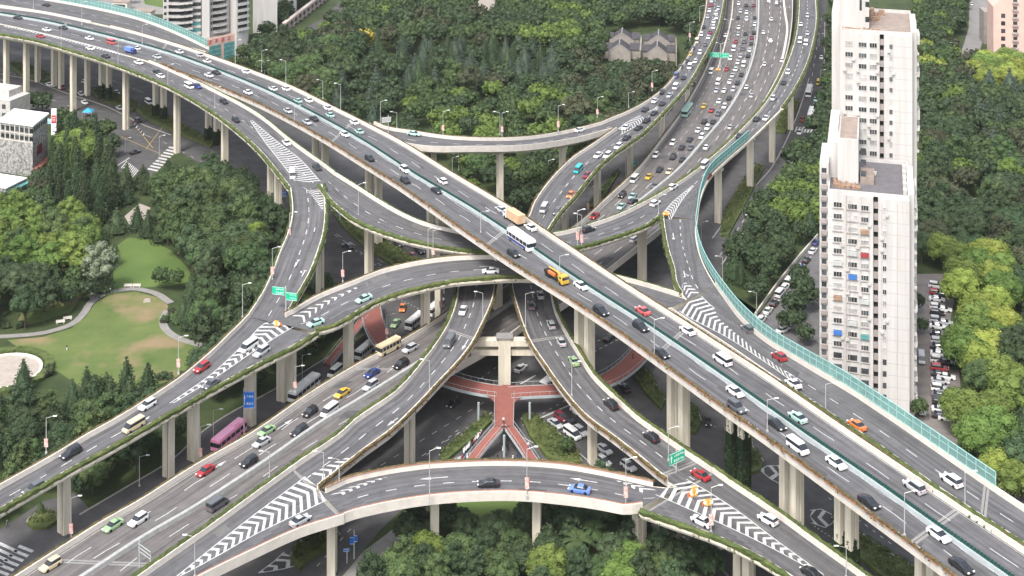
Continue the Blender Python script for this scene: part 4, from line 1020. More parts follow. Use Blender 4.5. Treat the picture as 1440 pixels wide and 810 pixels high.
# low colonnaded wall and street behind
b0 = U(402, 47, 0); _e = U(456, 4, 0)-b0; G1 = Frame(b0, math.atan2(_e.y, _e.x)); o = tag(empty('colonnade', tuple(b0)), 'low pink colonnade with dark openings beside the wood, top left', 'building'); WORLD_ROOTS.append(o)
bm = bmesh.new(); G1.box(bm, 0, 75, 0, 2, 4.2, 5.4)
for k in range(11): G1.box(bm, k*7.4, k*7.4+1, .2, 1.2, 0, 4.2)
G1.box(bm, 0, 75, 1.3, 1.9, 0, 1.2); obj('wall', bm, mat('pale_pink_wall', (.56,.47,.43), .8), o)
bm = bmesh.new(); G1.box(bm, .5, 74.5, 1.35, 1.8, 1.22, 4.18); obj('opening', bm, M['wglass'], o)
b9 = U(366, 30, 0); FB = Frame(b9, R(10)); o = tag(empty('low_block', tuple(b9)), 'pale grey block of flats behind the white round tower, top left', 'building'); WORLD_ROOTS.append(o)
bm = bmesh.new(); FB.box(bm, 0, 11, 0, 14, 0, 40); FB.box(bm, 11.01, 19, 3, 16, 0, 40); obj('wall', bm, M['oldwall'] if 0 else mat('pale_grey_wall', (.42,.42,.42), .8, noise_amt=.1), o)
for k in range(6):
    bm = bmesh.new()
    for j in range(5): FB.box(bm, .8+j*2.1, 2.0+j*2.1, -.05, -.002, 2+k*3, 3.6+k*3)
    FB.box(bm, 12.5, 14.2, 2.95, 2.998, 2+k*3, 3.6+k*3); FB.box(bm, 15.5, 17.4, 2.95, 2.998, 2+k*3, 3.6+k*3); obj('window_row', bm, M['wglass'], o)
for (x, y, w_, d_, h_, lb) in ((70,4,26,8,5,'long low white shed beyond the teal wall at top left'),(168,14,9,5,4,'small pale kiosk beyond the teal wall, left of the white tower'),(200,26,10,5,3.5,'small low outbuilding just left of the white tower foot')):
    b_ = U(x, y, 0); f_ = Frame(b_, R(-12)); o = tag(empty('low_shed', tuple(b_)), lb, 'building'); WORLD_ROOTS.append(o); bm = bmesh.new(); f_.box(bm, -w_/2, w_/2, 0, d_, 0, h_); obj('wall', bm, M['parapet'], o)
    bm = bmesh.new(); f_.box(bm, -w_/2-.3, w_/2+.3, -.3, d_+.3, h_+.003, h_+.4); obj('roof', bm, M['roof_b'], o); bm = bmesh.new(); f_.box(bm, -w_/2+1, w_/2-1, -.05, -.002, 1, h_-1); obj('window', bm, M['wglass'], o)
# carved stone building at left ----------------------------------------------
b0 = U(46, 249, 0); SB = Frame(b0, math.atan2((U(68,230,0)-b0).y, (U(68,230,0)-b0).x)); sb = tag(empty('stone_building', tuple(b0)), 'grey carved stone cube with flat white roof at the left edge', 'building'); WORLD_ROOTS.append(sb)
hs = 18.4; SF = Frame(b0, SB.a-R(90))       # SB: right face along u ; left face along SF.-u
bl = Frame(b0, math.atan2((U(46,249,0)-U(6,243,0)).y, (U(46,249,0)-U(6,243,0)).x))
LN = 15; RN = (U(69,231,0)-b0).length
def quadprism(base, z0, z1, name, m, parent):
    bm = bmesh.new(); lo = [bm.verts.new((p.x, p.y, z0)) for p in base]; hi = [bm.verts.new((p.x, p.y, z1)) for p in base]; n = len(base)
    for k in range(n): bm.faces.new((lo[k], lo[(k+1) % n], hi[(k+1) % n], hi[k]))
    bm.faces.new(hi); bm.faces.new(lo[::-1]); bmesh.ops.recalc_face_normals(bm, faces=bm.faces[:]); return obj(name, bm, m, parent)
dR = SB.u*RN; dL = -bl.u*LN
quadprism([b0, b0+dR, b0+dR+dL, b0+dL], 0, hs, 'wall', M['stone'], sb)
e = .5; quadprism([b0-SB.u*e+bl.u*e, b0+dR+SB.u*e+bl.u*e, b0+dR+dL+SB.u*e-bl.u*e, b0+dL-SB.u*e-bl.u*e], hs+.002, hs+.6, 'roof', M['whiteroof'], sb)
for k in range(7): # glazed top storey and scattered openings
    bm = bmesh.new(); bl.box(bm, -LN+1+k*2.1, -LN+2.6+k*2.1, -.06, -.005, hs-5.4, hs-4.0); bl.box(bm, -LN+1+k*2.1, -LN+2.6+k*2.1, -.06, -.005, hs-2.6, hs-1.0); obj('window', bm, M['wglass'], sb)
bm = bmesh.new()
for k in range(7): bl.box(bm, -LN+.4+k*2.15, -LN+.65+k*2.15, -.10, -.004, hs-6, hs-.3)
for z in (hs-6.2, hs-3.3): bl.box(bm, -LN, 0, -.12, -.003, z, z+.3)
obj('pale_band', bm, M['parapet'], sb)
for k in range(6):
    bm = bmesh.new(); SB.box(bm, 1+k*RN/6.3, 1+k*RN/6.3+RN/10, -.06, -.005, hs-2.4, hs-.9); obj('window', bm, M['wglass'], sb)
bm = bmesh.new(); SB.box(bm, RN*.28, RN*.62, -.08, -.005, hs-12, hs-8.5); obj('hoarding', bm, mat('dark_red_hoarding', (.16,.02,.05), .6), sb)
bm = bmesh.new(); SB.box(bm, 0, RN*1.5, -2.2, -.1, 0, 3.2); obj('arcade', bm, M['brick'], sb)
q = random.Random(2)
b1 = U(20, 262, 0); Y1 = Frame(b1, bl.a); an = tag(empty('annex_building', tuple(b1)), 'low annex with white roof terrace in front of the carved stone cube', 'building'); WORLD_ROOTS.append(an)
bm = bmesh.new(); Y1.box(bm, -14, 6.5, -12, -1.5, 0, 4.0); obj('wall', bm, M['stone'], an); bm = bmesh.new(); Y1.box(bm, -14.2, 6.8, -12.2, -1.4, 4.003, 4.4); obj('roof', bm, M['whiteroof'], an)
bm = bmesh.new(); Y1.box(bm, 7, 8.8, -13, 6, 2.8, 3.3); Y1.box(bm, 7, 8.6, -13, 6, 0, .3); obj('awning', bm, M['tealglass2'], an)
b2 = U(2, 178, 0); Y2 = Frame(b2, bl.a); nb = tag(empty('low_building', tuple(b2)), 'pale low building at the left edge behind the carved stone cube', 'building'); WORLD_ROOTS.append(nb)
bm = bmesh.new(); Y2.box(bm, -14, 6.0, -2, 10, 0, 11.5); Y2.box(bm, -14, 2.0, 2, 10, 11.5, 14); obj('wall', bm, mat('pale_render', (.44,.42,.40), .8, scale=.6, noise_amt=.2), nb)
bm = bmesh.new()
for k in range(5): Y2.box(bm, -10+k*3, -8.2+k*3, -2.06, -2.002, 8, 9.8); Y2.box(bm, -10+k*3, -8.2+k*3, -2.06, -2.002, 4.6, 6.4)
obj('window', bm, M['wglass'], nb)
# pink building top right ------------------------------------------------------
b0 = U(1397, 84, 0); PB = Frame(b0, R(-8)); pb = tag(empty('pink_building', tuple(b0)), 'pink gabled building with small balconies in the top right corner', 'building'); WORLD_ROOTS.append(pb)
bm = bmesh.new(); PB.box(bm, 0, 40, 0, 16, 0, 25); vs = [bm.verts.new(PB.p(u, v, z)) for v in (0, 16) for u, z in ((0,25.01),(40,25.01),(40,42),(12,42),(5,31))]
bm.faces.new(vs[:5]); bm.faces.new(vs[5:][::-1])
for k in range(5): bm.faces.new((vs[k], vs[(k+1) % 5], vs[5+(k+1) % 5], vs[5+k]))
bmesh.ops.recalc_face_normals(bm, faces=bm.faces[:]); obj('wall', bm, M['pink'], pb)
for k in range(8):
    for j in range(6):
        bm = bmesh.new(); u = 3.5+j*5.5; z = 2+k*3.6
        if z > 22 and j == 0: continue
        if z > 33 and j < 2: continue
        PB.box(bm, u, u+1.9, -.06, -.003, z, z+2); o = obj('window', bm, M['wglass'], pb)
        if j % 2: bm = bmesh.new(); PB.box(bm, u-.4, u+2.3, -.9, -.062, z-.3, z+.5); obj('balcony', bm, M['pinkish'], o)
bm = bmesh.new(); PB.box(bm, 9, 30, -.5, 3, 35, 37.5); obj('blue_roof', bm, M['blue'], pb)
b0 = U(1384, 62, 0); Q1 = Frame(b0, R(-5)); gb = tag(empty('grey_block', tuple(b0)), 'small plain grey block left of the pink building', 'building'); WORLD_ROOTS.append(gb)
bm = bmesh.new(); Q1.box(bm, 0, 7.5, 0, 10, 0, 16); obj('wall', bm, M['oldwall'], gb); bm = bmesh.new(); Q1.box(bm, 3, 6.5, -.06, -.003, 3, 6); Q1.box(bm, 3, 6.5, -.06, -.003, 9, 11.5); obj('window', bm, M['wglass'], gb)
# two tiled courtyard houses -----------------------------------------------------
def house(px, py, w_, lb, seed):
    b0 = U(px, py, 0); F_ = Frame(b0, R(-6)); h = tag(empty('tiled_house', tuple(b0)), lb, 'house'); WORLD_ROOTS.append(h); q = random.Random(seed)
    def gable(v0, v1, ug, hw, ze, zp, wing):
        bm = bmesh.new(); pr = [(ug-hw, 0), (ug+hw, 0), (ug+hw, ze), (ug+hw*.45, ze+(zp-ze)*.62), (ug, zp), (ug-hw*.45, ze+(zp-ze)*.62), (ug-hw, ze)]
        A_ = [bm.verts.new(F_.p(u, v0, z)) for u, z in pr]; B_ = [bm.verts.new(F_.p(u, v0+.5, z)) for u, z in pr]; n = len(pr)
        bm.faces.new(A_); bm.faces.new(B_[::-1])
        for k in range(n): bm.faces.new((A_[k], A_[(k+1) % n], B_[(k+1) % n], B_[k]))
        bmesh.ops.recalc_face_normals(bm, faces=bm.faces[:]); obj('gable_wall', bm, M['oldwall'], h)
        bm = bmesh.new(); z0 = Vector((0,0,.25))
        for s in (-1, 1):
            a = [F_.p(ug, v0+.52, zp-.25), F_.p(ug+s*hw, v0+.52, ze-.25), F_.p(ug+s*hw, v1, ze-.25), F_.p(ug, v1, zp-.25)]
            vs = [bm.verts.new(p) for p in a]+[bm.verts.new(p+z0*.6) for p in a]
            for f in ((0,1,2,3),(7,6,5,4),(0,4,5,1),(1,5,6,2),(2,6,7,3),(3,7,4,0)): bm.faces.new([vs[k] for k in f])
        bmesh.ops.recalc_face_normals(bm, faces=bm.faces[:]); r = obj('tile_roof', bm, M['tile'], h)
        bm = bmesh.new(); F_.box(bm, ug-.25, ug+.25, v0, v1, zp-.1, zp+.12)
        for s in (-1,1):
            for k in range(5):
                t = (k+.5)/5; u = ug+s*hw*t; z = zp+(ze-zp)*t*(1.25-.25*t); F_.box(bm, u-hw*.105, u+hw*.105, v0-.1, v0+.6, z-.12, z+.1)
        obj('ridge', bm, M['joint'], r)
        bm = bmesh.new(); F_.box(bm, ug-hw+.1, ug+hw-.1, v0+.6, v1-.1, 0, ze-.3); obj('wall', bm, M['oldwall'], h)
    gable(0, 12, w_*.46, w_*.30, 4.6, 8.2, 0); gable(15, 26, w_*.5, w_*.34, 6.0, 9.8, 0)
    for (u0, u1, v0, v1, z) in ((0, w_*.26, 5, 12.5, 6.0), (w_*.74, w_, 5, 12.5, 6.0), (.8, w_*.26, 19, 26, 7.6), (w_*.78, w_-.3, 19, 26, 7.6)):
        bm = bmesh.new(); F_.box(bm, u0, u1, v0, v1, 0, z-1.4); obj('wing_wall', bm, M['oldwall'], h)
        bm = bmesh.new(); a = [F_.p(u0-.2, v0-.5, z-1.5), F_.p(u1+.2, v0-.5, z-1.5), F_.p(u1+.2, (v0+v1)/2, z+.8), F_.p(u0-.2, (v0+v1)/2, z+.8), F_.p(u1+.2, v1+.4, z-1.5), F_.p(u0-.2, v1+.4, z-1.5)]
        vs = [bm.verts.new(p) for p in a]; bm.faces.new((vs[0], vs[1], vs[2], vs[3])); bm.faces.new((vs[3], vs[2], vs[4], vs[5])); bm.faces.new((vs[0],vs[3],vs[5])); bm.faces.new((vs[1],vs[4],vs[2])); bm.faces.new((vs[0],vs[5],vs[4],vs[1])); bmesh.ops.recalc_face_normals(bm, faces=bm.faces[:]); obj('tile_roof', bm, M['tile'], h)
    bm = bmesh.new(); F_.box(bm, -.5, -.1, 0, 26, 0, 6.2); F_.box(bm, w_+.1, w_+.5, -3, 26, 0, 6.4); obj('side_wall', bm, M['oldwall'], h)
house(847, 86, 17.5, 'tiled courtyard house with pale gables in the wood, the left one of the pair', 1)
house(902, 89, 16.0, 'tiled courtyard house beside the jammed ramp, the right one of the pair', 2)
# noise barriers ---------------------------------------------------------------------
def barrier(pts, zf, h, label, a0=0, base=1.05):
    W = []
    for x, y in pts:
        z = zf(x, y); W.append(U(x, y, z))
    W = catmull(W, 2); n = int(sum((b-a).length for a, b in zip(W, W[1:]))/2.4); W = resample(W, n)
    o = tag(empty('noise_barrier', tuple(W[0])), label, 'barrier'); WORLD_ROOTS.append(o); s = -1 if perp(W, n//2).x > 0 else 1
    s = 1 if perp(W, n//2).dot(Vector((.6,.8,0))) > 0 else -1
    bm = bmesh.new(); sweep(bm, [p for p in W], box_prof(.28,.34,base+.05,h), s); bmesh.ops.recalc_face_normals(bm, faces=bm.faces[:]); obj('panel', bm, M['teal'], o)
    bm = bmesh.new()
    for z in (base+.02, (base+h)/2+.2, h): sweep(bm, W, box_prof(.2,.42,z,z+.13), s)
    for i, p in enumerate(W): BX(bm, p+perp(W, i)*s*.31+Vector((0,0,(base+h)/2)), (.16,.3,h-base))
    bmesh.ops.recalc_face_normals(bm, faces=bm.faces[:]); obj('frame', bm, M['tealsteel'], o); return W
barrier([(1052,198),(1037,211),(1020,226),(1005,239),(994,252),(984,278),(979,309),(977,325),(982,355),(992,380),(1005,402),(1018,420),(1040,447),(1080,483),(1130,514),(1180,543),(1230,576),(1275,607),(1317,636),(1392,688),(1398,692)],
    lambda x, y: 20 if y < 305 else (zEl(x, y) if y < 402 else zA2(x, y)), 3.6, 'long teal see-through noise wall curving along the ramp in front of the right tower')
barrier([(-60,-22),(0,-10),(60,0),(100,7),(150,17),(190,27),(225,39),(262,55),(290,69)], lambda x, y: 27, 3.9, 'teal noise wall at upper left in front of the white round tower')
# ---------------------------------------------------------------- trees
LM = {
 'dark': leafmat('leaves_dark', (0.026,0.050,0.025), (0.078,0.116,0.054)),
 'mid': leafmat('leaves_mid', (0.036,0.068,0.028), (0.100,0.148,0.054)),
 'bright': leafmat('leaves_bright', (0.075,0.130,0.030), (0.170,0.240,0.060)),
 'lime': leafmat('leaves_lime', (0.140,0.200,0.034), (0.290,0.340,0.080)),
 'yellow': leafmat('leaves_yellow', (0.330,0.283,0.035), (0.531,0.425,0.094), .1),
 'olive': leafmat('leaves_olive', (0.038,0.050,0.026), (0.092,0.101,0.057)),
 'cedar': leafmat('leaves_cedar', (0.031,0.052,0.038), (0.094,0.130,0.088)),
 'flower': leafmat('leaves_flowering', (0.053,0.083,0.035), (0.283,0.319,0.224), .1),
}
def leafcloud(V, Fc, c, r, n, size, q, up=.25, flat=0):
    for _ in range(n):
        d = Vector((q.gauss(0,1), q.gauss(0,1), q.gauss(0,1)+up)); d.normalize(); rr = q.uniform(.86, 1.06)
        p = Vector((c[0]+d.x*r[0]*rr, c[1]+d.y*r[1]*rr, c[2]+d.z*r[2]*rr))
        nn = (d+Vector((q.uniform(-.55,.55), q.uniform(-.55,.55), q.uniform(-.2,.7)))).normalized()
        if flat: nn = (nn*(1-flat)+Vector((0,0,flat))).normalized()
        u = nn.orthogonal().normalized(); v = nn.cross(u); a = q.uniform(0, 6.28); u, v = u*math.cos(a)+v*math.sin(a), v*math.cos(a)-u*math.sin(a)
        s = size*q.uniform(.55, 1.25); k = len(V); b = nn*s*.25
        V.extend((p+u*s-b, p+v*s*.75, p-u*s-b, p-v*s*.75)); Fc.append((k, k+1, k+2, k+3))
def core(V, Fc, c, r, q):
    k = len(V); n = 7; m = 4
    for i in range(m+1):
        ph = math.pi*i/m
        for j in range(n):
            t = 2*math.pi*j/n; e = q.uniform(.8, 1.0); V.append(Vector((c[0]+r[0]*e*math.sin(ph)*math.cos(t), c[1]+r[1]*e*math.sin(ph)*math.sin(t), c[2]+r[2]*e*math.cos(ph))))
    for i in range(m):
        for j in range(n):
            a = k+i*n+j; b = k+i*n+(j+1) % n; Fc.append((a, b, b+n, a+n))
def mesh_of(name, V, Fc, m):
    me = bpy.data.meshes.new(name); me.from_pydata([tuple(v) for v in V], [], Fc); me.materials.append(m); return me
def broad(seed, H=10, Rr=4.7, lobes=24, leaf=.30, per=95, base=.30, squash=.8, wild=0):
    q = random.Random(seed); V = []; Fc = []; cz = H*(base+(1-base)*.5); hz = H*(1-base)*.5
    core(V, Fc, (0,0,cz-.2), (Rr*.72, Rr*.72, hz*.72), q)
    for i in range(lobes):
        z = 1-1.55*(i+.5)/lobes; t = i*2.4+q.uniform(-.5,.5); rr = math.sqrt(max(0, 1-z*z)); k = q.uniform(.58-.1*wild, .80+.22*wild)
        c = (Rr*k*rr*math.cos(t), Rr*k*rr*math.sin(t), cz+hz*k*z*squash+q.uniform(-.3,.5)); s = q.uniform(.26-.06*wild, .42)*Rr
        core(V, Fc, c, (s*.85, s*.85, s*.7), q); leafcloud(V, Fc, c, (s*1.05, s*1.05, s*.85), per, leaf, q)
    for _ in range(70):
        d = Vector((q.gauss(0,1), q.gauss(0,1), q.gauss(0,.8))).normalized(); leafcloud(V, Fc, (d.x*Rr*.98, d.y*Rr*.98, cz+d.z*hz*.98), (.35,.35,.35), 4, leaf, q)
    return mesh_of('crown', V, Fc, LM['mid'])
def conifer(seed, H=12, Rb=3.4, tiers=15, leaf=.26, flat=.45, narrow=1.0):
    q = random.Random(seed); V = []; Fc = []
    for i in range(tiers):
        f = i/(tiers-1); z = H*(.12+.88*f); r = (Rb*(1-f)**.85+.25)*narrow*q.uniform(.9, 1.1); nb = max(4, int(10*(1-f)+4))
        for j in range(nb):
            t = 2*math.pi*(j+q.uniform(-.3,.3))/nb+i; L_ = r*q.uniform(.75, 1.15)
            for s in (.35, .65, .95):
                leafcloud(V, Fc, (math.cos(t)*L_*s, math.sin(t)*L_*s, z-L_*s*.28+q.uniform(-.15,.15)), (.42,.42,.2), 6, leaf, q, flat=flat)
    k = len(V); n = 8
    for z, r in ((H*.1, Rb*.62*narrow), (H*.55, Rb*.38*narrow), (H*.97, .08)):
        for j in range(n): V.append(Vector((r*math.cos(6.283*j/n), r*math.sin(6.283*j/n), z)))
    for i in range(2):
        for j in range(n): a = k+i*n+j; b = k+i*n+(j+1) % n; Fc.append((a, b, b+n, a+n))
    return mesh_of('crown', V, Fc, LM['cedar'])
def palm(seed, H=6.5):
    q = random.Random(seed); V = []; Fc = []
    for i in range(26):
        t = i*2.4; el = q.uniform(-.1, 1.1); L_ = q.uniform(3.0, 3.9); d = Vector((math.cos(t), math.sin(t), 0)); side = Vector((-d.y, d.x, 0)); P = []
        for s in range(9):
            f = s/8; P.append(Vector((0,0,H))+d*L_*f*math.cos(el*.6)+Vector((0,0,L_*(math.sin(el)*f-.75*f*f))))
        for s in range(8):
            w_ = .42*math.sin(math.pi*(s+.7)/9)
            for sg in (-1, 1):
                for h in (0, .5):
                    a = P[s].lerp(P[s+1], h); b = P[s].lerp(P[s+1], h+.32); k = len(V); e = side*sg*w_*1.5+d*.25-Vector((0,0,.18)); V.extend((a, b, b+e, a+e*.9)); Fc.append((k, k+1, k+2, k+3))
    return mesh_of('crown', V, Fc, LM['mid'])
def shrub(seed):
    q = random.Random(seed); V = []; Fc = []
    for i in range(7):
        c = (q.uniform(-.9,.9), q.uniform(-.9,.9), q.uniform(.5, 1.3)); s = q.uniform(.6, .9); core(V, Fc, c, (s*.8,s*.8,s*.7), q); leafcloud(V, Fc, c, (s,s,s*.85), 55, .17, q)
    return mesh_of('crown', V, Fc, LM['mid'])
def trunk_mesh(h, r, spread=1.6, limbs=4):
    bm = bmesh.new(); CYL(bm, (0,0,-.1), (0,0,h), r, r*.6, 7)
    for k in range(limbs):
        t = 6.283*k/max(limbs,1)+.4; CYL(bm, (0,0,h*.75), (math.cos(t)*spread, math.sin(t)*spread, h*1.45), r*.5, r*.18, 5)
    me = bpy.data.meshes.new('trunk'); bm.to_mesh(me); bm.free(); me.materials.append(M['trunk']); return me
TK = {'t': trunk_mesh(4.2, .26), 'c': trunk_mesh(9.5, .22, 0, 0), 'p': trunk_mesh(6, .22, 0, 0), 'm': trunk_mesh(10.5, .2, 0, 0)}
PROTO = {
 'broad': [(broad(11, 11.5, 4.3, 22, wild=.8), 't'), (broad(12, 10.5, 5.2, 27, .26, 110, wild=.4), 't'), (broad(13, 12.5, 4.2, 19, .34, 90, .22, 1, wild=1), 't'), (broad(14, 10.8, 4.9, 30, .24, 100, .26, wild=.6), 't'), (broad(15, 9.8, 5.4, 24, .30, 95, .34, .7, wild=1), 't'), (broad(16, 13, 3.6, 20, .28, 95, .18, 1, wild=.7), 't')],
 'dome': [(broad(s, 9.6, 5.2, 34, .26, 105, .22, .95), 't') for s in (21,22,23)],
 'cedar': [(conifer(31, 11.5, 5.0, 12, .30, .35), 'c'), (conifer(32, 12, 4.6, 11, .30, .45), 'c'), (conifer(33, 10.5, 5.2, 11, .32, .3), 'c')],
 'column': [(conifer(41, 13.5, 2.5, 22, .24, .15, .95), 'm'), (conifer(42, 12.5, 2.2, 20, .24, .1, 1), 'm')],
 'palm': [(palm(51), 'p')],
 'shrub': [(shrub(61), None), (shrub(62), None)],
}
TREES = []
def tree(kind, x, y, h, mt, q):
    me, tk = q.choice(PROTO[kind])
    r = empty({'broad':'broadleaf_tree','dome':'camphor_tree','cedar':'cedar_tree','column':'columnar_tree','palm':'palm_tree','shrub':'shrub'}[kind], (x, y, 0), q.uniform(0, 6.28))
    base = {'broad':11,'dome':9.6,'cedar':12.5,'column':13,'palm':7,'shrub':2}[kind]; s = h/base; r.scale = (s*q.uniform(.82,1.15), s*q.uniform(.82,1.15), s)
    if kind == 'shrub':
        bpy.data.objects.remove(r); r = bpy.data.objects.new('shrub', me); COL.objects.link(r); r.location = (x, y, 0); r.rotation_euler.z = q.uniform(0,6.28); r.scale = (s,s,s); c = r
    else:
        c = bpy.data.objects.new('crown', me); COL.objects.link(c); c.parent = r
        t = bpy.data.objects.new('trunk', TK[tk]); COL.objects.link(t); t.parent = r
    c.material_slots[0].link = 'OBJECT'; c.material_slots[0].material = LM[mt]
    TREES.append((r, kind, mt, x, y)); return r
DECKS = []
for k_, r_ in ROADS.items():
    DECKS.append((k_, [(r_.C[i].x, r_.C[i].y, (r_.P[i]-r_.Q[i]).length/2) for i in range(0, r_.n, 2)]))
def near_deck(x, y, m):
    for k_, L_ in DECKS:
        for a, b, h in L_:
            if (a-x)**2+(b-y)**2 < (h+m)**2: return True
    return False
OPEN = [[U(x, y, 0) for x, y in P_] for P_ in (
    [(10,478),(60,474),(100,462),(120,446),(135,425),(155,414),(190,410),(222,418),(237,430),(228,450),(233,466),(256,480),(285,490),(262,520),(240,530),(205,540),(120,545),(85,525),(30,492)],
    [(163,350),(170,334),(210,336),(240,352),(265,378),(270,395),(240,402),(190,405),(158,412)],
    [(-60,495),(10,490),(60,508),(70,530),(50,548),(0,556),(-60,556)], [(60,476),(20,478),(-20,480),(-20,464),(60,462),(112,436),(135,420),(185,400),(222,408),(240,420),(232,435),(180,418),(140,430),(120,450)],
    [(385,62),(402,48),(424,46),(424,62),(398,78),(376,106),(362,104)], [(428,40),(455,25),(500,-20),(530,-20),(495,22),(460,48)], [(230,-40),(362,-40),(362,72),(330,110),(230,80)],
    [(395,60),(400,40),(440,5),(470,-40),(520,-40),(480,20),(440,46)],
    [(836,108),(848,50),(910,46),(975,50),(968,110)], [(660,-40),(704,-40),(698,26),(690,48),(660,44)],
    [(172,306),(196,284),(214,290),(207,312),(182,320)], [(-60,160),(42,160),(70,185),(75,235),(48,262),(50,300),(-60,320)],
    [(640,700),(700,688),(765,696),(756,732),(700,752),(660,760),(640,735)], [(468,815),(500,772),(540,745),(572,725),(590,708),(606,704),(604,724),(586,742),(562,764),(530,795),(505,830)],
    [(1145,338),(1280,338),(1295,392),(1342,392),(1352,640),(1300,650),(1085,480),(1062,455),(1100,395)],
    [(156,196),(250,186),(246,236),(228,262),(176,262),(158,240)],[(1362,-40),(1510,-40),(1510,92),(1392,100),(1340,100),(1362,40)], [(1330,284),(1375,278),(1372,315),(1345,312)], [(1408,448),(1460,436),(1460,475),(1425,475)])]
ZD = {k_: min(c.z for c in r_.C) for k_, r_ in ROADS.items()}
def deck_over(x, y, m):
    """None: free sky; else the lowest deck height overhead"""
    best = None
    for k_, L_ in DECKS:
        for a, b, h in L_:
            if (a-x)**2+(b-y)**2 < (h+m)**2: best = min(best or 99, ZD[k_]); break
    return best
def blocked(x, y, m=2.6): return near_deck(x, y, m) or any(inside(x, y, W) for W in OPEN)
ASW = [U(x, y, 0) for x, y in AS]
KERBCUT = [[U(x, y, 0) for x, y in P_] for P_ in ([(1012,402),(1012,372),(1050,322),(1082,285),(1112,232),(1150,176),(1158,110),(1163,0),(1180,-60),(1000,-60),(1000,400)],)]
def region(pts, sp, pick, seed, margin=2.6, vis=True, skip_as=True):
    q = random.Random(seed); W = [U(x, y, 0) for x, y in pts]; xs = [v.x for v in W]; ys = [v.y for v in W]; n = 0
    y = min(ys); row = 0
    while y < max(ys):
        x = min(xs)+(row % 2)*sp*.5
        while x < max(xs):
            X = x+q.uniform(-.32,.32)*sp; Y = y+q.uniform(-.32,.32)*sp; x += sp
            if not inside(X, Y, W) or any(inside(X, Y, Wo) for Wo in OPEN): continue
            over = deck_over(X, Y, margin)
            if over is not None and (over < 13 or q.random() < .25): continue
            if skip_as and inside(X, Y, ASW): continue
            a, b = PX(Vector((X, Y, 0)))
            if a < -45 or a > 1490 or b < -5 or b-12*FPX/Y > 830: continue
            k = pick(a, b, q)
            if k:
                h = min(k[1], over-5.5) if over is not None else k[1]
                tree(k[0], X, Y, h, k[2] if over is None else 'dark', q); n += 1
        y += sp*.87; row += 1
    return n
def P_top(a, b, q):
    r = q.random()
    if 500 < a < 790 and 75 < b < 135: return ('cedar', q.uniform(11,14.5), 'cedar' if r < .5 else 'dark') if r < .72 else ('broad', 11, 'dark')
    if 470 < a < 560 and 130 < b < 190: return ('cedar', 14, 'cedar') if r < .6 else ('broad', 11, 'dark')
    if 735 < a < 860 and b < 95: return ('broad', q.uniform(11,14), 'bright' if r < .30 else 'mid' if r < .7 else 'dark')
    if b < 40: return ('broad', q.uniform(11,15), 'mid' if r < .6 else 'dark' if r < .92 else 'bright')
    if 560 < a < 800 and 145 < b: return ('broad', q.uniform(9,11.5), 'bright' if r < .28 else 'mid' if r < .8 else 'dark')
    if 690 < a < 930 and 80 < b < 170: return ('broad', q.uniform(10,12), 'olive' if r < .3 else 'dark')
    if 420 < a < 620 and 60 < b < 150 and r < .12: return ('broad', 11, 'bright')
    return ('broad', q.uniform(10.5,15), 'dark' if r < .45 else 'mid' if r < .85 else 'olive')
TOP = [(345,70),(400,82),(440,58),(480,30),(540,-30),(1016,-40),(1008,60),(985,118),(925,172),(855,208),(830,228),(800,275),(765,314),(740,320),(700,295),(640,265),(570,225),(500,188),(440,155),(370,122),(320,98)]
n1 = region(TOP, 11.0, P_top, 1, 1.5)
def P_left(a, b, q):
    r = q.random()
    if 60 < a < 165 and 215 < b < 325: return ('column', q.uniform(13,17), 'dark' if r < .7 else 'mid')
    if a < 120 and 320 < b < 400: return ('broad', q.uniform(10,12.5), 'bright' if r < .75 else 'mid')
    if 230 < a < 350 and 290 < b < 400: return ('broad', q.uniform(11,14), 'mid' if r < .65 else 'dark')
    if a < 75 and 472 < b < 598: return None
    if b < 562 and a < 275 and b > 470: return None
    if 75 < a < 275 and b < 620: return ('cedar', q.uniform(8,10.5), 'dark') if r < .5 else ('broad', q.uniform(6,8), 'mid' if r < .8 else 'dark')
    if b > 590 and a < 110: return ('broad', q.uniform(7,9), 'mid' if r < .4 else 'dark')
    if 300 < a < 480 and b > 380: return ('broad', q.uniform(7,10), 'dark')
    return ('broad', q.uniform(9,12), 'dark' if r < .6 else 'mid' if r < .88 else 'olive')
LEFT = [(-70,330),(40,270),(60,225),(90,205),(150,212),(160,252),(210,268),(240,232),(290,252),(345,278),(400,320),(440,392),(472,428),(512,450),(495,480),(455,504),(410,530),(360,556),(330,572),(285,602),(240,642),(180,680),(110,690),(60,702),(0,735),(-70,765)]
n2 = region(LEFT, 7.4, P_left, 2, 1.6, skip_as=False)
def P_mid(a, b, q):
    r = q.random()
    if 1080 < a < 1165 and 255 < b < 330: return ('broad', q.uniform(8,10), 'bright' if r < .7 else 'mid')
    if b > 330: return ('cedar' if r < .4 else 'broad', q.uniform(7,10), 'dark')
    return ('broad', q.uniform(8,11), 'mid' if r < .4 else 'dark')
n3 = region([(1018,378),(1055,325),(1085,290),(1118,235),(1155,180),(1168,100),(1168,-40),(1186,-40),(1186,330),(1150,330),(1100,392),(1064,440),(1030,410)], 7.0, P_mid, 3, 1.2)
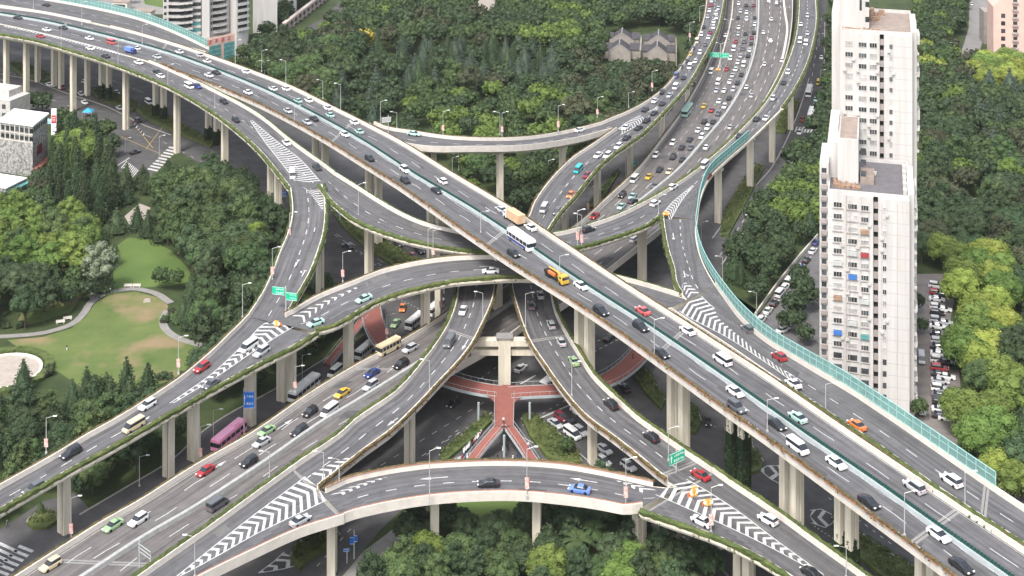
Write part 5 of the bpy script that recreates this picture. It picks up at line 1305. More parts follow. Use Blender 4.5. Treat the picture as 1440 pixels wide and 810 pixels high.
def P_right(a, b, q):
    r = q.random()
    if 1300 < a < 1418 and 375 < b < 560: return ('dome', q.uniform(9.5,11.5), 'lime' if r < .55 else 'bright')
    if 1300 < a < 1430 and 560 <= b: return ('dome', q.uniform(9,11), 'bright' if r < .45 else 'mid')
    if 1370 < a < 1440 and 95 < b < 135: return ('dome', 12, 'lime' if r < .7 else 'bright')
    if 1290 < a < 1345 and 80 < b < 135 and r < .5: return ('broad', 10, 'lime')
    if b < 260 and 1350 < a and r < .4: return ('cedar', q.uniform(12,15), 'cedar')
    if 230 < b < 300 and r < .25: return ('broad', 11, 'bright')
    if r < .07: return ('broad', 11, 'bright')
    return ('broad', q.uniform(10,13), 'dark' if r < .62 else 'mid' if r < .85 else 'olive')
n4 = region([(1292,-40),(1364,-40),(1340,102),(1395,104),(1500,104),(1580,840),(1440,704),(1345,645),(1312,622),(1352,600),(1352,500),(1342,400),(1300,384),(1292,384)], 8.6, P_right, 4, 1.5)
def P_bot(a, b, q):
    r = q.random()
    return ('broad', q.uniform(6.5,8.5), 'dark' if r < .6 else 'mid' if r < .9 else 'olive')
n5 = region([(575,712),(640,700),(820,690),(900,735),(955,765),(1020,830),(1080,900),(1060,990),(520,990),(505,850),(540,770),(560,740)], 6.4, P_bot, 5, 1.0, skip_as=False)
region([(372,-60),(445,-60),(452,-5),(425,22),(398,42),(380,46),(372,20)], 8, lambda a, b, q: ('broad', q.uniform(8,11), 'mid' if q.random() < .6 else 'dark'), 8, 1.5, skip_as=False)
region([(60,-60),(232,-60),(232,5),(150,8),(60,-8)], 9, lambda a, b, q: ('broad', q.uniform(5,8), 'dark' if q.random() < .6 else 'mid') if q.random() < .5 else None, 9, 1.5, skip_as=False)
region([(1284,262),(1330,262),(1345,320),(1342,386),(1296,386),(1284,340)], 7, lambda a, b, q: ('broad', q.uniform(8,10), 'dark' if q.random() < .7 else 'mid'), 10, 1.0)
q = random.Random(77)
def at(px, py, kind, h, mt):
    p = U(px, py, 0); return tree(kind, p.x, p.y, h, mt, q)
for a in ((140,412,'broad',12,'flower'),(103,232,'dome',13,'bright'),(125,240,'dome',12,'bright'),(357,368,'broad',10,'lime'),(512,72,'broad',11,'yellow'),(338,62,'broad',9,'yellow'),(368,84,'broad',12,'dark'),(345,92,'broad',10,'mid'),(395,90,'broad',10,'dark'),
    (60,162,'broad',10,'dark'),(88,190,'broad',11,'mid'),(102,200,'broad',10,'dark'),(125,200,'broad',10,'mid'),(145,208,'broad',11,'mid'),(155,222,'broad',9,'dark'),(45,158,'broad',9,'dark'),
    (600,810,'dome',8,'bright'),(645,812,'dome',8,'mid'),(770,835,'dome',8.5,'bright'),(700,830,'broad',8,'mid'),(885,825,'dome',8,'bright'),(868,850,'dome',8,'bright'),(560,838,'dome',8,'mid'),(930,835,'broad',8,'mid'),
    (812,808,'palm',7.5,'mid'),(802,765,'palm',7,'dark'),(596,752,'palm',5,'dark'),(835,785,'palm',6.5,'mid'),(625,742,'broad',6,'dark'),(648,750,'broad',5.5,'dark'),
    (1407,690,'dome',9,'lime'),(1432,705,'dome',9,'bright'),(796,641,'broad',4.5,'mid'),(768,296,'broad',7,'bright'),(775,278,'broad',6.5,'bright'),(748,285,'broad',6,'bright'),(792,250,'broad',7,'bright'),(655,262,'broad',7,'mid'),(665,275,'broad',6,'bright'),
    (130,692,'broad',8,'mid'),(152,672,'broad',7.5,'mid'),(115,700,'broad',6,'dark'),(185,650,'broad',8,'dark'),(207,640,'broad',8,'dark'),(57,724,'cedar',3.5,'mid'),(440,752,'broad',6,'dark'),(425,770,'broad',5,'dark'),(460,735,'broad',6,'dark'),
    (1116,450,'broad',8,'dark'),(1128,425,'broad',8,'dark'),(1105,468,'broad',6,'dark'),(1276,520,'broad',5,'dark'),(1288,440,'broad',6,'dark'),(1292,590,'broad',5,'mid'),(33,552,'cedar',9,'dark'),(178,562,'cedar',11,'dark'),(208,560,'cedar',9.5,'dark'),(122,565,'cedar',9,'dark'),(150,562,'cedar',8,'mid'),(1124,405,'broad',7,'dark'),(1136,438,'broad',8,'dark'),(1118,470,'broad',7,'dark'),(1132,486,'broad',6,'dark'),(1296,470,'broad',4.5,'dark'),(375,60,'broad',11,'mid'),(352,78,'broad',11,'dark'),(410,68,'broad',10,'mid'),(330,100,'broad',7,'mid'),(1182,738,'column',9,'dark')):
    at(*a)
for _ in range(60):
    px, py = q.uniform(0, 300), q.uniform(440, 540); p = U(px, py, 0)
    if not blocked(p.x, p.y, 1) : tree('shrub', p.x, p.y, q.uniform(1.2, 2.4), q.choice(('mid','dark','olive')), q)
print('TREES', n1, n2, n3, n4, n5, len(TREES))
# ---------------------------------------------------------------- vehicles
CC = {'w':('white',(.72,.72,.72)),'k':('black',(.018,.018,.022)),'s':('silver',(.42,.43,.45)),'g':('dark grey',(.10,.105,.115)),'r':('red',(.34,.025,.03)),'b':('dark blue',(.03,.05,.19)),'y':('yellow',(.60,.38,.04)),
      't':('mint green',(.36,.56,.51)),'o':('orange',(.62,.17,.04)),'n':('light green',(.27,.42,.22)),'p':('pink',(.85,.32,.52)),'e':('cream',(.60,.50,.33)),'l':('bright blue',(.12,.22,.62)),'c':('teal',(.02,.36,.36)),'m':('dark red',(.20,.02,.04)),'h':('red and white',(.55,.10,.10))}
PM = {}
for k_, (nm_, c_) in CC.items():
    m = mat('car_paint_'+nm_.replace(' ','_'), c_, .28, .0, noise_amt=.03, spec=.6); m.node_tree.nodes['Principled BSDF'].inputs['Coat Weight'].default_value = .5; PM[k_] = m
def loft(bm, st, mi=0, close=True):
    """stations (x, z0, z1, half width low, half width high)"""
    rows = []
    for x, z0, z1, w0, w1 in st:
        rows.append([bm.verts.new(v) for v in ((x,-w0,z0),(x,-w0,z0+(z1-z0)*.6),(x,-w1,z1),(x,w1,z1),(x,w0,z0+(z1-z0)*.6),(x,w0,z0))])
    for a, b in zip(rows, rows[1:]):
        for k in range(6): bm.faces.new((a[k], a[(k+1) % 6], b[(k+1) % 6], b[k])).material_index = mi
    bm.faces.new(rows[0]).material_index = mi; bm.faces.new(rows[-1][::-1]).material_index = mi
def mesh_done(bm, name, mats, bevel=0):
    bmesh.ops.recalc_face_normals(bm, faces=bm.faces[:]); me = bpy.data.meshes.new(name); bm.to_mesh(me); bm.free()
    for m in mats: me.materials.append(m)
    return me
def wheel(bm, x, y, r=.33, w_=.22):
    CYL(bm, (x, y-w_/2, r), (x, y+w_/2, r), r, r, 10)
def parts_sedan(L_=4.6, W_=1.8, H_=1.42, kind='sedan'):
    P_ = {}; hw = W_/2; b = bmesh.new(); g = bmesh.new()
    if kind == 'sedan':
        loft(b, [(-L_/2,.35,.72,hw*.80,hw*.74),(-L_/2+.12,.24,.92,hw*.95,hw*.86),(-L_*.27,.2,.95,hw,hw*.90),(L_*.20,.2,.92,hw,hw*.90),(L_/2-.35,.24,.78,hw*.95,hw*.82),(L_/2,.34,.60,hw*.78,hw*.70)])
        loft(g, [(-L_*.36,.90,.93,hw*.82,hw*.80),(-L_*.20,.90,H_-.06,hw*.86,hw*.66),(L_*.07,.90,H_-.05,hw*.86,hw*.68),(L_*.25,.88,.91,hw*.84,hw*.80)])
        loft(b, [(-L_*.19,H_-.09,H_-.01,hw*.66,hw*.58),(-L_*.12,H_-.09,H_+.02,hw*.70,hw*.60),(L_*.04,H_-.09,H_+.01,hw*.70,hw*.60),(L_*.075,H_-.09,H_-.03,hw*.67,hw*.6)])
    elif kind == 'hatch':
        loft(b, [(-L_/2,.35,.85,hw*.85,hw*.80),(-L_/2+.1,.26,1.02,hw*.97,hw*.88),(L_*.20,.24,.98,hw,hw*.90),(L_/2-.4,.28,.86,hw*.96,hw*.84),(L_/2,.38,.66,hw*.80,hw*.72)])
        loft(g, [(-L_*.47,.98,1.02,hw*.86,hw*.84),(-L_*.38,.98,H_-.06,hw*.88,hw*.70),(L_*.06,.98,H_-.06,hw*.88,hw*.70),(L_*.22,.96,.99,hw*.86,hw*.82)])
        loft(b, [(-L_*.41,H_-.10,H_-.02,hw*.68,hw*.6),(-L_*.34,H_-.10,H_+.01,hw*.72,hw*.62),(L_*.03,H_-.10,H_,hw*.72,hw*.62),(L_*.065,H_-.1,H_-.04,hw*.7,hw*.62)])
    elif kind == 'van':
        loft(b, [(-L_/2,.35,1.05,hw*.92,hw*.90),(-L_/2+.06,.28,1.12,hw,hw*.96),(L_*.36,.28,1.10,hw,hw*.95),(L_/2-.1,.32,.98,hw*.95,hw*.85),(L_/2,.4,.8,hw*.85,hw*.8)])
        loft(g, [(-L_/2+.03,1.10,H_-.22,hw*.94,hw*.88),(L_*.22,1.10,H_-.22,hw*.94,hw*.86),(L_*.40,1.08,1.12,hw*.90,hw*.86)])
        loft(b, [(-L_/2+.04,H_-.26,H_-.04,hw*.89,hw*.80),(-L_/2+.3,H_-.28,H_,hw*.90,hw*.80),(L_*.16,H_-.28,H_,hw*.89,hw*.78),(L_*.24,H_-.27,H_-.12,hw*.86,hw*.76)])
        for x in (-L_*.18, L_*.05): BX(b, (x,0,1.33), (.10,W_*.93,.52))
    elif kind == 'bus':
        loft(b, [(-L_/2,.4,1.3,hw*.97,hw*.97),(-L_/2+.08,.32,1.35,hw,hw),(L_/2-.08,.32,1.3,hw,hw),(L_/2,.42,1.2,hw*.96,hw*.96)])
        loft(g, [(-L_/2+.05,1.3,2.35,hw*.965,hw*.95),(L_/2-.05,1.25,2.35,hw*.965,hw*.93)])
        loft(b, [(-L_/2+.02,2.3,2.9,hw*.98,hw*.90),(-L_/2+.3,2.3,H_,hw*.985,hw*.88),(L_/2-.4,2.3,H_,hw*.985,hw*.88),(L_/2-.04,2.3,2.85,hw*.97,hw*.9)])
        for k in range(6): BX(b, (-L_/2+L_*(k+.5)/6.0,0,1.83), (.12,W_*.985,1.06))
        BX(b, (-L_*.2,0,H_+.08), (2.2,1.4,.22))
    P_['body'] = mesh_done(b, 'body', [PM['w']]); P_['windows'] = mesh_done(g, 'windows', [M['glass']])
    wh = {}; r = .47 if kind == 'bus' else .33
    for i, (sx, sy) in enumerate(((-1,-1),(-1,1),(1,-1),(1,1))):
        bm = bmesh.new(); wheel(bm, sx*L_*(.30 if kind != 'bus' else .32), sy*(hw-.10), r, .24); wh[i] = mesh_done(bm, 'wheel', [M['dark']])
    P_['wheel'] = wh
    hl = []; tl_ = []; zz = .66 if kind == 'sedan' else .8
    for s in (-1, 1):
        bm = bmesh.new(); BX(bm, (L_/2-.10, s*hw*.66, zz-.02), (.24, .36, .16)); hl.append(mesh_done(bm, 'headlight', [M['lampglass']]))
        bm = bmesh.new(); BX(bm, (-L_/2+.05, s*hw*.70, zz+.08), (.14, .32, .18)); tl_.append(mesh_done(bm, 'tail_light', [M['tail']]))
    P_['headlight'] = hl; P_['tail_light'] = tl_
    # one-mesh version for far away vehicles
    bm = bmesh.new(); bm.from_mesh(P_['body']); far = bm
    def addm(me, mi):
        n0 = len(far.faces); far.from_mesh(me); far.faces.ensure_lookup_table()
        for f in far.faces[n0:]: f.material_index = mi
    addm(P_['windows'], 1)
    for k in wh.values(): addm(k, 2)
    for k in tl_: addm(k, 3)
    me = bpy.data.meshes.new('vehicle'); far.to_mesh(me); far.free()
    for m in (PM['w'], M['glass'], M['dark'], M['tail']): me.materials.append(m)
    P_['far'] = me; return P_
VP = {'sedan': parts_sedan(), 'hatch': parts_sedan(4.3, 1.82, 1.62, 'hatch'), 'suv': parts_sedan(4.7, 1.88, 1.74, 'hatch'), 'van': parts_sedan(5.1, 1.82, 2.05, 'van'), 'bus': parts_sedan(11.2, 2.5, 3.1, 'bus'), 'minibus': parts_sedan(7.2, 2.15, 2.75, 'bus')}
NAMES = {'sedan':('car','saloon','car'),'hatch':('car','hatchback','car'),'suv':('car','tall car','car'),'van':('van','minivan','van'),'bus':('bus','bus','bus'),'minibus':('bus','short bus','bus')}
VEH = []
def vehicle(rd, px, py, col, kind='sedan', hd=None, note=None, scale=1.0, z=None, roof=None, far=None):
    """hd: None = keep right on this road; +1/-1 = along/against the road; (dx,dy) = a direction in the picture on the ground"""
    if rd:
        p, a, lat, d, tilt = ROADS[rd].locate(px, py)
        if hd is None: hd = 1
        if hd == -1: a += math.pi; tilt = -tilt
    else:
        zz = z or .045; p = U(px, py, zz+.5); p.z = zz; e = U(px+hd[0], py+hd[1], zz+.5); a = math.atan2(e.y-p.y, e.x-p.x); tilt = 0
    s = VP[kind]; far = (py < 262) if far is None else far
    if far:
        r = bpy.data.objects.new(NAMES[kind][0], s['far']); COL.objects.link(r); slot = r
    else:
        r = empty(NAMES[kind][0], (0,0,0)); kids = [('body', s['body']), ('windows', s['windows'])]+[('wheel', m) for m in s['wheel'].values()]+[('headlight', m) for m in s['headlight']]+[('tail_light', m) for m in s['tail_light']]
        for nm_, me in kids:
            c = bpy.data.objects.new(nm_, me); COL.objects.link(c); c.parent = r
            if nm_ == 'body': slot = c
        if roof:
            bm = bmesh.new(); BX(bm, (0,0,3.1 if kind == 'bus' else 2.0), (1,1,.1)); bm.free()
    slot.material_slots[0].link = 'OBJECT'; slot.material_slots[0].material = PM[col]
    r.location = p; r.rotation_euler = (0, -tilt, a); r.scale = (scale,)*3
    VEH.append((r, rd, px, py, col, kind, note)); return r
def many(rd, txt, hd=1):
    for t in txt.split():
        f = t.split(','); x, y, c = float(f[0]), float(f[1]), f[2]; k = f[3] if len(f) > 3 else 's'; h = hd
        k = {'s':'sedan','h':'hatch','u':'suv','v':'van','b':'bus','m':'minibus'}[k]
        vehicle(rd, x, y, c, k, h)
# topmost flyover: P->Q parameter runs left to right, near carriageway drives to the right
many('A', '25,25,k 89,39,k 126,54,w 157,60,h,v 221,80,s 294,106,w 304,102,k 349,130,w 405,156,s 442,167,k 432,172,s 485,189,w 520,223,k,h 570,239,w,u 570,254,k,h 614,268,k 722,357,k,h 817,402,w 845,438,k,u 901,460,k,u 930,497,k 1034,551,w 1036,573,g,u 1092,597,k 1122,630,w,v 1176,651,w 1222,706,k 1320,752,w 1352,796,k', 1)
many('A', '252,73,w 281,78,s 291,86,w 346,101,w 384,125,w 402,125,w 419,142,t 434,141,w 461,152,w 464,162,t 498,172,w 505,185,t 622,255,w,h 705,295,s 746,320,w 904,437,h 967,465,w 1016,507,w,v 1122,587,t 1286,685,s,u', -1)
many('D', '65,7,k 192,68,w', -1)
many('C', '57,51,r 66,42,w 127,68,w 149,79,k 195,88,w 221,101,k 226,107,w 266,122,w,v 278,122,b,h 315,143,k,h 332,169,k,h 403,201,w', 1)
many('C1', '411,246,w,v', 1); many('C2', '446,236,k,u 827,323,k,u 890,283,k', 1)
many('CL', '350,488,w,v 368,495,s,u 284,517,r,h 297,540,g 207,570,w,h 188,600,e,v 100,637,k,u 48,688,g,u', 1)
many('F', '512,420,t 444,454,t 690,381,w', -1)
many('G', '651,437,w 632,482,g,v', 1)
many('B', '546,492,e,m 576,491,s,h 564,513,k,u 523,525,b 521,543,s,u 481,553,y 463,579,w,v 436,580,k,h 421,607,k,u 375,606,n 368,622,s 289,662,r 350,650,k,h 194,732,w,h 159,739,n 71,795,e,h', -1)
many('B', '306,710,g,v', 1)
def jam(txt, x0=720, hd=-1, rd='B'):
    for t in txt.split():
        f = t.split(','); k = {'s':'sedan','h':'hatch','u':'suv','v':'van','b':'bus','m':'minibus'}[f[3] if len(f) > 3 else 's']
        vehicle(rd, float(f[0])/4+x0, float(f[1])/4, f[2], k, hd)
jam('1275,20,w 1318,30,k 1360,30,m 1285,65,s,h 1320,70,w 1272,100,k 1320,108,w,h 1365,100,k 1365,138,w 1275,155,w 1272,192,s 1312,190,k 1360,185,k,h 1348,212,m 1305,235,g,h 1258,232,r 1347,245,k 1248,278,w,v 1300,275,g 1337,282,w 1285,315,s 1328,315,k,h 1228,330,w,h 1270,350,w 1303,365,w,v 1258,390,w 1207,388,r 1240,425,s 1290,420,k 1225,460,w 1268,467,k,h 1160,465,w,v 1150,510,s 1193,510,w 1245,505,s,h 1220,553,k,h 1165,570,w 1195,600,w,h 1080,597,y 1122,620,r 1160,640,g,h 1080,685,k,h 1130,685,k 1100,720,w,h 1047,733,w 1068,770,w,h 1000,785,k 1120,405,w,v 1200,200,w 985,632,t,b')
jam('905,805,w,h 955,830,k 1005,830,g 808,875,w,h 905,885,k,h 958,897,k 830,955,k 885,965,e 770,995,y 688,1012,w,v 805,1045,g 620,1098,k,h 678,1105,t 615,1162,t 465,1215,r')
jam('1415,183,w 1420,360,w 1320,490,w 1347,538,s 1228,715,s 1488,16,w,h 1460,108,w 1455,230,w,h 1518,340,w 1093,828,w', hd=1)
many('B', '892,337,s,h', 1)
jam('1122,5,w 1118,28,r 1160,50,s,h 1110,60,w 1148,75,w,h 1100,95,s 1150,100,w 1135,122,w 1080,152,k 1133,155,w,h 1115,182,m 1065,195,w,h 1105,210,w 1040,235,e,v 1085,250,g 1015,272,b 1057,297,w,h 1002,305,y 985,345,k 1030,345,w 1000,378,w,v 947,380,k,h 922,430,b,v 965,438,k 920,492,w,v 842,520,k,h 885,538,s 803,568,w 845,583,k 748,618,k,h 798,637,k', rd='HK')
jam('755,680,k,h 710,720,k 640,718,w', rd='HK'); jam('645,775,k 598,825,w,h 485,873,w 537,875,w,h 372,957,c,v 420,985,m 330,1095,o 180,1177,s,v 255,1193,g,h', rd='H')
many('K', '815,183,w 582,188,t', 1)
jam('905,1053,w,h 805,1145,w,h', rd='C2', hd=1); jam('1082,933,w,v 1100,990,r', rd='E', hd=-1)
jam('222,90,s,h 185,138,w 222,187,s 180,232,w,v 213,245,w,v 112,408,w,h 88,465,k 28,555,s,h -65,670,k -12,665,w -162,765,k 5,4,w', x0=1080, rd='E', hd=-1)
many('J', '760,415,s 747,430,g 775,457,s,h 789,481,s 807,508,n 859,569,k,u 916,615,k,h', -1); many('N', '989,1000,k', 1) if 0 else None
many('N', '1080,731,w,h 1141,806,k 987,733,w', -1); many('J', '985,668,r', -1)
many('L', '687,680,k 815,688,l', -1); many('Mg', '422,732,s', -1)
many('A2', '1052,464,g,u 1096,502,r,h 1116,540,w 1205,598,o 1338,676,w,u', -1)
AD = (-30,-20); AN = (30,21); BU = (22,-18); BD = (-22,18)
for x, y, c, k, h in ((566,433,'o','sedan',(-3,14)),(556,455,'n','sedan',(-10,14)),(583,456,'w','minibus',BD),(612,437,'w','minibus',BD),(428,551,'w','bus',BD),(322,618,'p','bus',BD),(471,524,'w','van',BD),(513,497,'w','minibus',BD),
    (732,518,'w','sedan',BU),(774,541,'w','minibus',BD),(812,579,'w','hatch',AN),(817,607,'w','hatch',AN),(805,611,'w','van',AN),(850,632,'w','sedan',AN),(849,649,'w','hatch',AN),(884,656,'w','hatch',AN),(801,593,'k','sedan',AN),(789,587,'m','hatch',AN),(781,596,'s','sedan',AN),
    (638,567,'k','sedan',BD),(857,475,'k','sedan',BU),(879,546,'k','hatch',(-12,-14)),(995,592,'k','sedan',(3,14)),(489,347,'k','suv',AD),(560,343,'k','suv',AN),(573,340,'w','sedan',AN),(590,353,'k','hatch',AN),(581,360,'m','sedan',AN),
    (69,119,'w','sedan',AN),(121,116,'w','hatch',(20,4)),(119,144,'w','sedan',AN),(114,132,'s','sedan',AN),(88,123,'m','hatch',AN),(164,130,'w','sedan',AN),(168,152,'s','sedan',AN),(209,144,'w','van',AN),(190,214,'k','sedan',(20,-6)),(194,170,'k','hatch',AN),
    (1138,131,'w','bus',(-4,14)),(1141,163,'w','bus',(-4,14)),(1124,186,'w','sedan',(-4,14)),(1128,168,'r','sedan',(-3,14)),(1147,140,'t','sedan',(-3,14)),(1151,117,'y','van',(-3,14)),(1155,81,'w','sedan',(-1,14)),
    (1367,6,'s','sedan',(2,-10)),(1354,82,'k','suv',(2,-10)),(974,118,'k','sedan',(6,-10)),(942,152,'k','sedan',(7,-10)),(936,158,'w','sedan',(7,-10)),
    (1148,341,'b','sedan',(14,-16)),(1143,353,'w','sedan',(14,-16)),(1134,366,'k','hatch',(14,-16)),(1125,376,'l','hatch',(14,-16)),(1118,387,'r','hatch',(14,-16)),(1110,396,'w','van',(14,-16)),(1104,404,'w','hatch',(14,-16)),(1097,413,'w','van',(14,-16)),(1089,427,'k','hatch',(14,-16)),(1080,437,'w','sedan',(14,-16)),(1071,449,'w','hatch',(14,-16)),
    (1108,450,'w','hatch',(10,-4)),(1101,464,'w','sedan',(10,-4)),(1297,577,'w','hatch',(1,12)),(1296,505,'s','van',(1,12))):
    vehicle(None, x, y, c, k, h)
# the double row of cars parked beside the street right of the tower
qv = random.Random(12)
for k in range(20):
    y = 402+k*9.6+qv.uniform(-1, 1); x = 1317+k*.35; vehicle(None, x, y, 'wrwwkswkskwwrkswgkwk'[k], qv.choice(('sedan','hatch','suv')), (12,1.5))
    if k % 2: vehicle(None, x+9, y+3, 'kwsgwkwsgw'[k//2], 'sedan', (12,1.5))
# special vehicles ------------------------------------------------------------
def special(name, rd, px, py, hd, label, cat, build):
    p, a, lat, d, t = ROADS[rd].locate(px, py); r = empty(name, p, a+(math.pi if hd < 0 else 0)); r.rotation_euler.y = -t*hd; build(r); tag(r, label, cat); return r
def coach(r):
    s = VP['bus']
    for nm_, me in [('body', s['body']), ('windows', s['windows'])]+[('wheel', m) for m in s['wheel'].values()]+[('headlight', m) for m in s['headlight']]:
        c = bpy.data.objects.new(nm_, me); COL.objects.link(c); c.parent = r
        if nm_ == 'body': c.material_slots[0].link = 'OBJECT'; c.material_slots[0].material = PM['w']
    bm = bmesh.new(); BX(bm, (-.6,-1.262,.80), (9.6,.02,.7)); BX(bm, (-.6,1.262,.80), (9.6,.02,.7)); obj('blue_skirt', bm, PM['b'], r)
special('coach', 'A', 733, 342, 1, 'white coach with dark blue skirt, the largest vehicle on the topmost flyover', 'coach', coach)
def wheels(r, xs, hw, rad=.48):
    for x in xs:
        for s in (-1, 1): bm = bmesh.new(); CYL(bm, (x, s*hw-.14, rad), (x, s*hw+.14, rad), rad, rad, 10); obj('wheel', bm, M['dark'], r)
def boxtruck(r):
    bm = bmesh.new(); BX(bm, (-1.2,0,1.95), (6.4,2.35,2.3)); obj('cargo_box', bm, mat('tan_canvas', (.55,.38,.24), .7), r)
    bm = bmesh.new(); loft(bm, [(2.3,.5,2.3,1.05,.98),(2.5,.45,2.4,1.1,1.0),(3.7,.45,2.3,1.1,.95),(4.0,.5,1.3,1.05,1.0)]); bmesh.ops.recalc_face_normals(bm, faces=bm.faces[:]); c = obj('cab', bm, PM['w'], r)
    bm = bmesh.new(); BX(bm, (3.9,0,1.75), (.2,1.9,.7)); BX(bm, (3.1,0,1.8), (.8,2.18,.5)); obj('windscreen', bm, M['glass'], c); wheels(r, (-3.2,-1.9,3.0), 1.0)
special('lorry', 'A', 722, 309, -1, 'tan covered lorry on the far carriageway beside the white coach', 'lorry', boxtruck)
def crane(r):
    bm = bmesh.new(); BX(bm, (-.8,0,.95), (7,2.2,.3)); BX(bm, (-3.6,0,1.3), (1.3,2.3,.5)); obj('chassis', bm, M['dark'], r)
    bm = bmesh.new(); loft(bm, [(2.2,.5,2.2,1.05,.98),(2.4,.45,2.4,1.1,1.0),(3.7,.45,2.3,1.1,.95),(4.1,.5,1.3,1.05,1.0)]); bmesh.ops.recalc_face_normals(bm, faces=bm.faces[:]); c = obj('cab', bm, PM['y'], r)
    bm = bmesh.new(); BX(bm, (4.0,0,1.75), (.2,1.9,.7)); BX(bm, (3.1,0,1.8), (.8,2.18,.5)); obj('windscreen', bm, M['glass'], c)
    bm = bmesh.new(); CYL(bm, (1.6,0,2.2), (-3.8,.2,1.9), .28, .2, 6); BX(bm, (1.4,0,1.6), (.7,.9,1.3)); obj('boom', bm, PM['y'], r)
    bm = bmesh.new(); BX(bm, (-1.2,-.7,1.4), (3,.6,.7)); BX(bm, (-1.0,.75,1.35), (2.4,.5,.6)); BX(bm, (-3.9,0,1.1), (.6,2.2,.5)); obj('tool_box', bm, PM['o'], r); wheels(r, (-3.4,-2.3,3.0), 1.0)
special('crane_lorry', 'A', 783, 391, -1 if 0 else 1, 'yellow crane lorry on the near carriageway of the topmost flyover', 'lorry', crane)
def bluetruck(r):
    bm = bmesh.new(); BX(bm, (-1,0,1.6), (4.6,2.1,1.5)); obj('cargo_box', bm, PM['l'], r)
    bm = bmesh.new(); loft(bm, [(1.5,.5,2.0,.95,.9),(2.6,.45,1.95,1.0,.85),(2.9,.5,1.2,.95,.9)]); bmesh.ops.recalc_face_normals(bm, faces=bm.faces[:]); c = obj('cab', bm, PM['b'], r)
    bm = bmesh.new(); BX(bm, (2.75,0,1.5), (.2,1.7,.6)); obj('windscreen', bm, M['glass'], c); wheels(r, (-2,2.2), .9, .4)
special('lorry', 'C', 184, 73, 1, 'bright blue lorry on the merging ramp at upper left', 'lorry', bluetruck)
# scooters and bicycles parked under the footbridge, and a few at the junctions
def two_wheeler():
    bm = bmesh.new(); CYL(bm, (-.6,-.05,.28), (-.6,.05,.28), .28, .28, 10); CYL(bm, (.6,-.05,.28), (.6,.05,.28), .28, .28, 10); w_ = mesh_done(bm, 'wheels', [M['dark']])
    bm = bmesh.new(); BX(bm, (-.35,0,.55), (.7,.28,.3)); BX(bm, (.1,0,.32), (.5,.25,.1)); CYL(bm, (.6,0,.3), (.42,0,1.0), .06, .05, 6); CYL(bm, (.42,-.3,1.0), (.42,.3,1.0), .025, .025, 5); BX(bm, (.5,0,.75), (.12,.3,.35)); BX(bm, (-.3,0,.74), (.6,.24,.08)); f_ = mesh_done(bm, 'scooter', [PM['w'], M['dark']])
    bm = bmesh.new(); bm.from_mesh(f_); n0 = len(bm.faces); bm.from_mesh(w_); bm.faces.ensure_lookup_table()
    for f in bm.faces[n0:]: f.material_index = 1
    me = bpy.data.meshes.new('scooter'); bm.to_mesh(me); bm.free(); me.materials.append(PM['w']); me.materials.append(M['dark']); return me
SC = two_wheeler()
for i in range(34):
    if i < 14: px, py = 652+i*1.9+qv.uniform(-1,1), 638-i*2.0
    elif i < 22: px, py = 640+(i-14)*3.4, 652-(i-14)*1.3
    elif i < 28: px, py = 186+(i-22)*3.2, 174+(i-22)*3.5
    else: px, py = 700+(i-28)*7, 640+qv.uniform(-8,8)
    p = U(px, py, 0); p.z = .045; o = bpy.data.objects.new('scooter', SC); COL.objects.link(o); o.location = p; o.rotation_euler.z = qv.uniform(0,.5)+1.2; o.material_slots[0].link = 'OBJECT'; o.material_slots[0].material = PM[qv.choice('wskrwb')]
    tag(o, 'small scooter parked on the paving in a crowded row of scooters', 'scooter', 'scooters parked in rows')
# ---------------------------------------------------------------- red footbridge
fb = tag(empty('footbridge', tuple(U(709, 600, 0))), 'red decked footbridge ring passing round the central cream pier', 'footbridge'); WORLD_ROOTS.append(fb)
FZ = 5.6
def fdeck(pts, w0, w1, z0=FZ, z1=None, name='red_deck', steps=False):
    z1 = z0 if z1 is None else z1; n_ = len(pts)
    W = []
    for i, (x, y) in enumerate(pts):
        z = z0+(z1-z0)*i/(n_-1); W.append(U(x, y, z))
    W = catmull(W, 1.5); n = len(W); bm = bmesh.new(); rows = []
    for i, p in enumerate(W):
        w_ = (w0+(w1-w0)*i/(n-1))/2; q_ = perp(W, i); rows.append([bm.verts.new(p+q_*a+Vector((0,0,b))) for a, b in ((-w_,0),(w_,0),(w_,-.5),(-w_,-.5))])
    for a, b in zip(rows, rows[1:]):
        for k in range(4): bm.faces.new((a[k], a[(k+1) % 4], b[(k+1) % 4], b[k]))
    bmesh.ops.recalc_face_normals(bm, faces=bm.faces[:]); d = obj(name, bm, M['red_deck'], fb)
    for s in (-1, 1):
        E_ = []
        for i, p in enumerate(W): w_ = (w0+(w1-w0)*i/(n-1))/2; E_.append(p+perp(W, i)*s*(w_+.06))
        bm = bmesh.new(); sweep(bm, E_, box_prof(-.05,.05,-.55,.12), 1); sweep(bm, E_, box_prof(-.03,.03,1.02,1.09), 1)
        for p in resample(E_, max(3, int(n*.8))): BX(bm, p+Vector((0,0,.5)), (.05,.05,1.1))
        bmesh.ops.recalc_face_normals(bm, faces=bm.faces[:]); obj('railing', bm, M['bluegrey'], d)
    return W
fdeck([(518,415),(520,430),(523,446),(530,466),(545,488),(570,506),(610,526),(645,539),(680,547),(702,550)], 5.4, 5.2)
fdeck([(717,552),(745,550),(785,548),(825,543),(857,532),(880,517),(898,499),(908,482)], 5.2, 5.2)
fdeck([(709.3,556),(709,570),(708.5,599)], 4.6, 4.4)
bm = bmesh.new(); f = bm.faces.new([bm.verts.new(U(x, y, FZ+.015)) for x, y in ((676,542),(678,553),(688,558),(696,567),(698,580),(720,580),(722,568),(730,560),(742,556),(752,552),(748,543),(712,541))]); f.normal_update()
if f.normal.z < 0: f.normal_flip()
obj('red_deck', bm, M['red_deck'], fb)
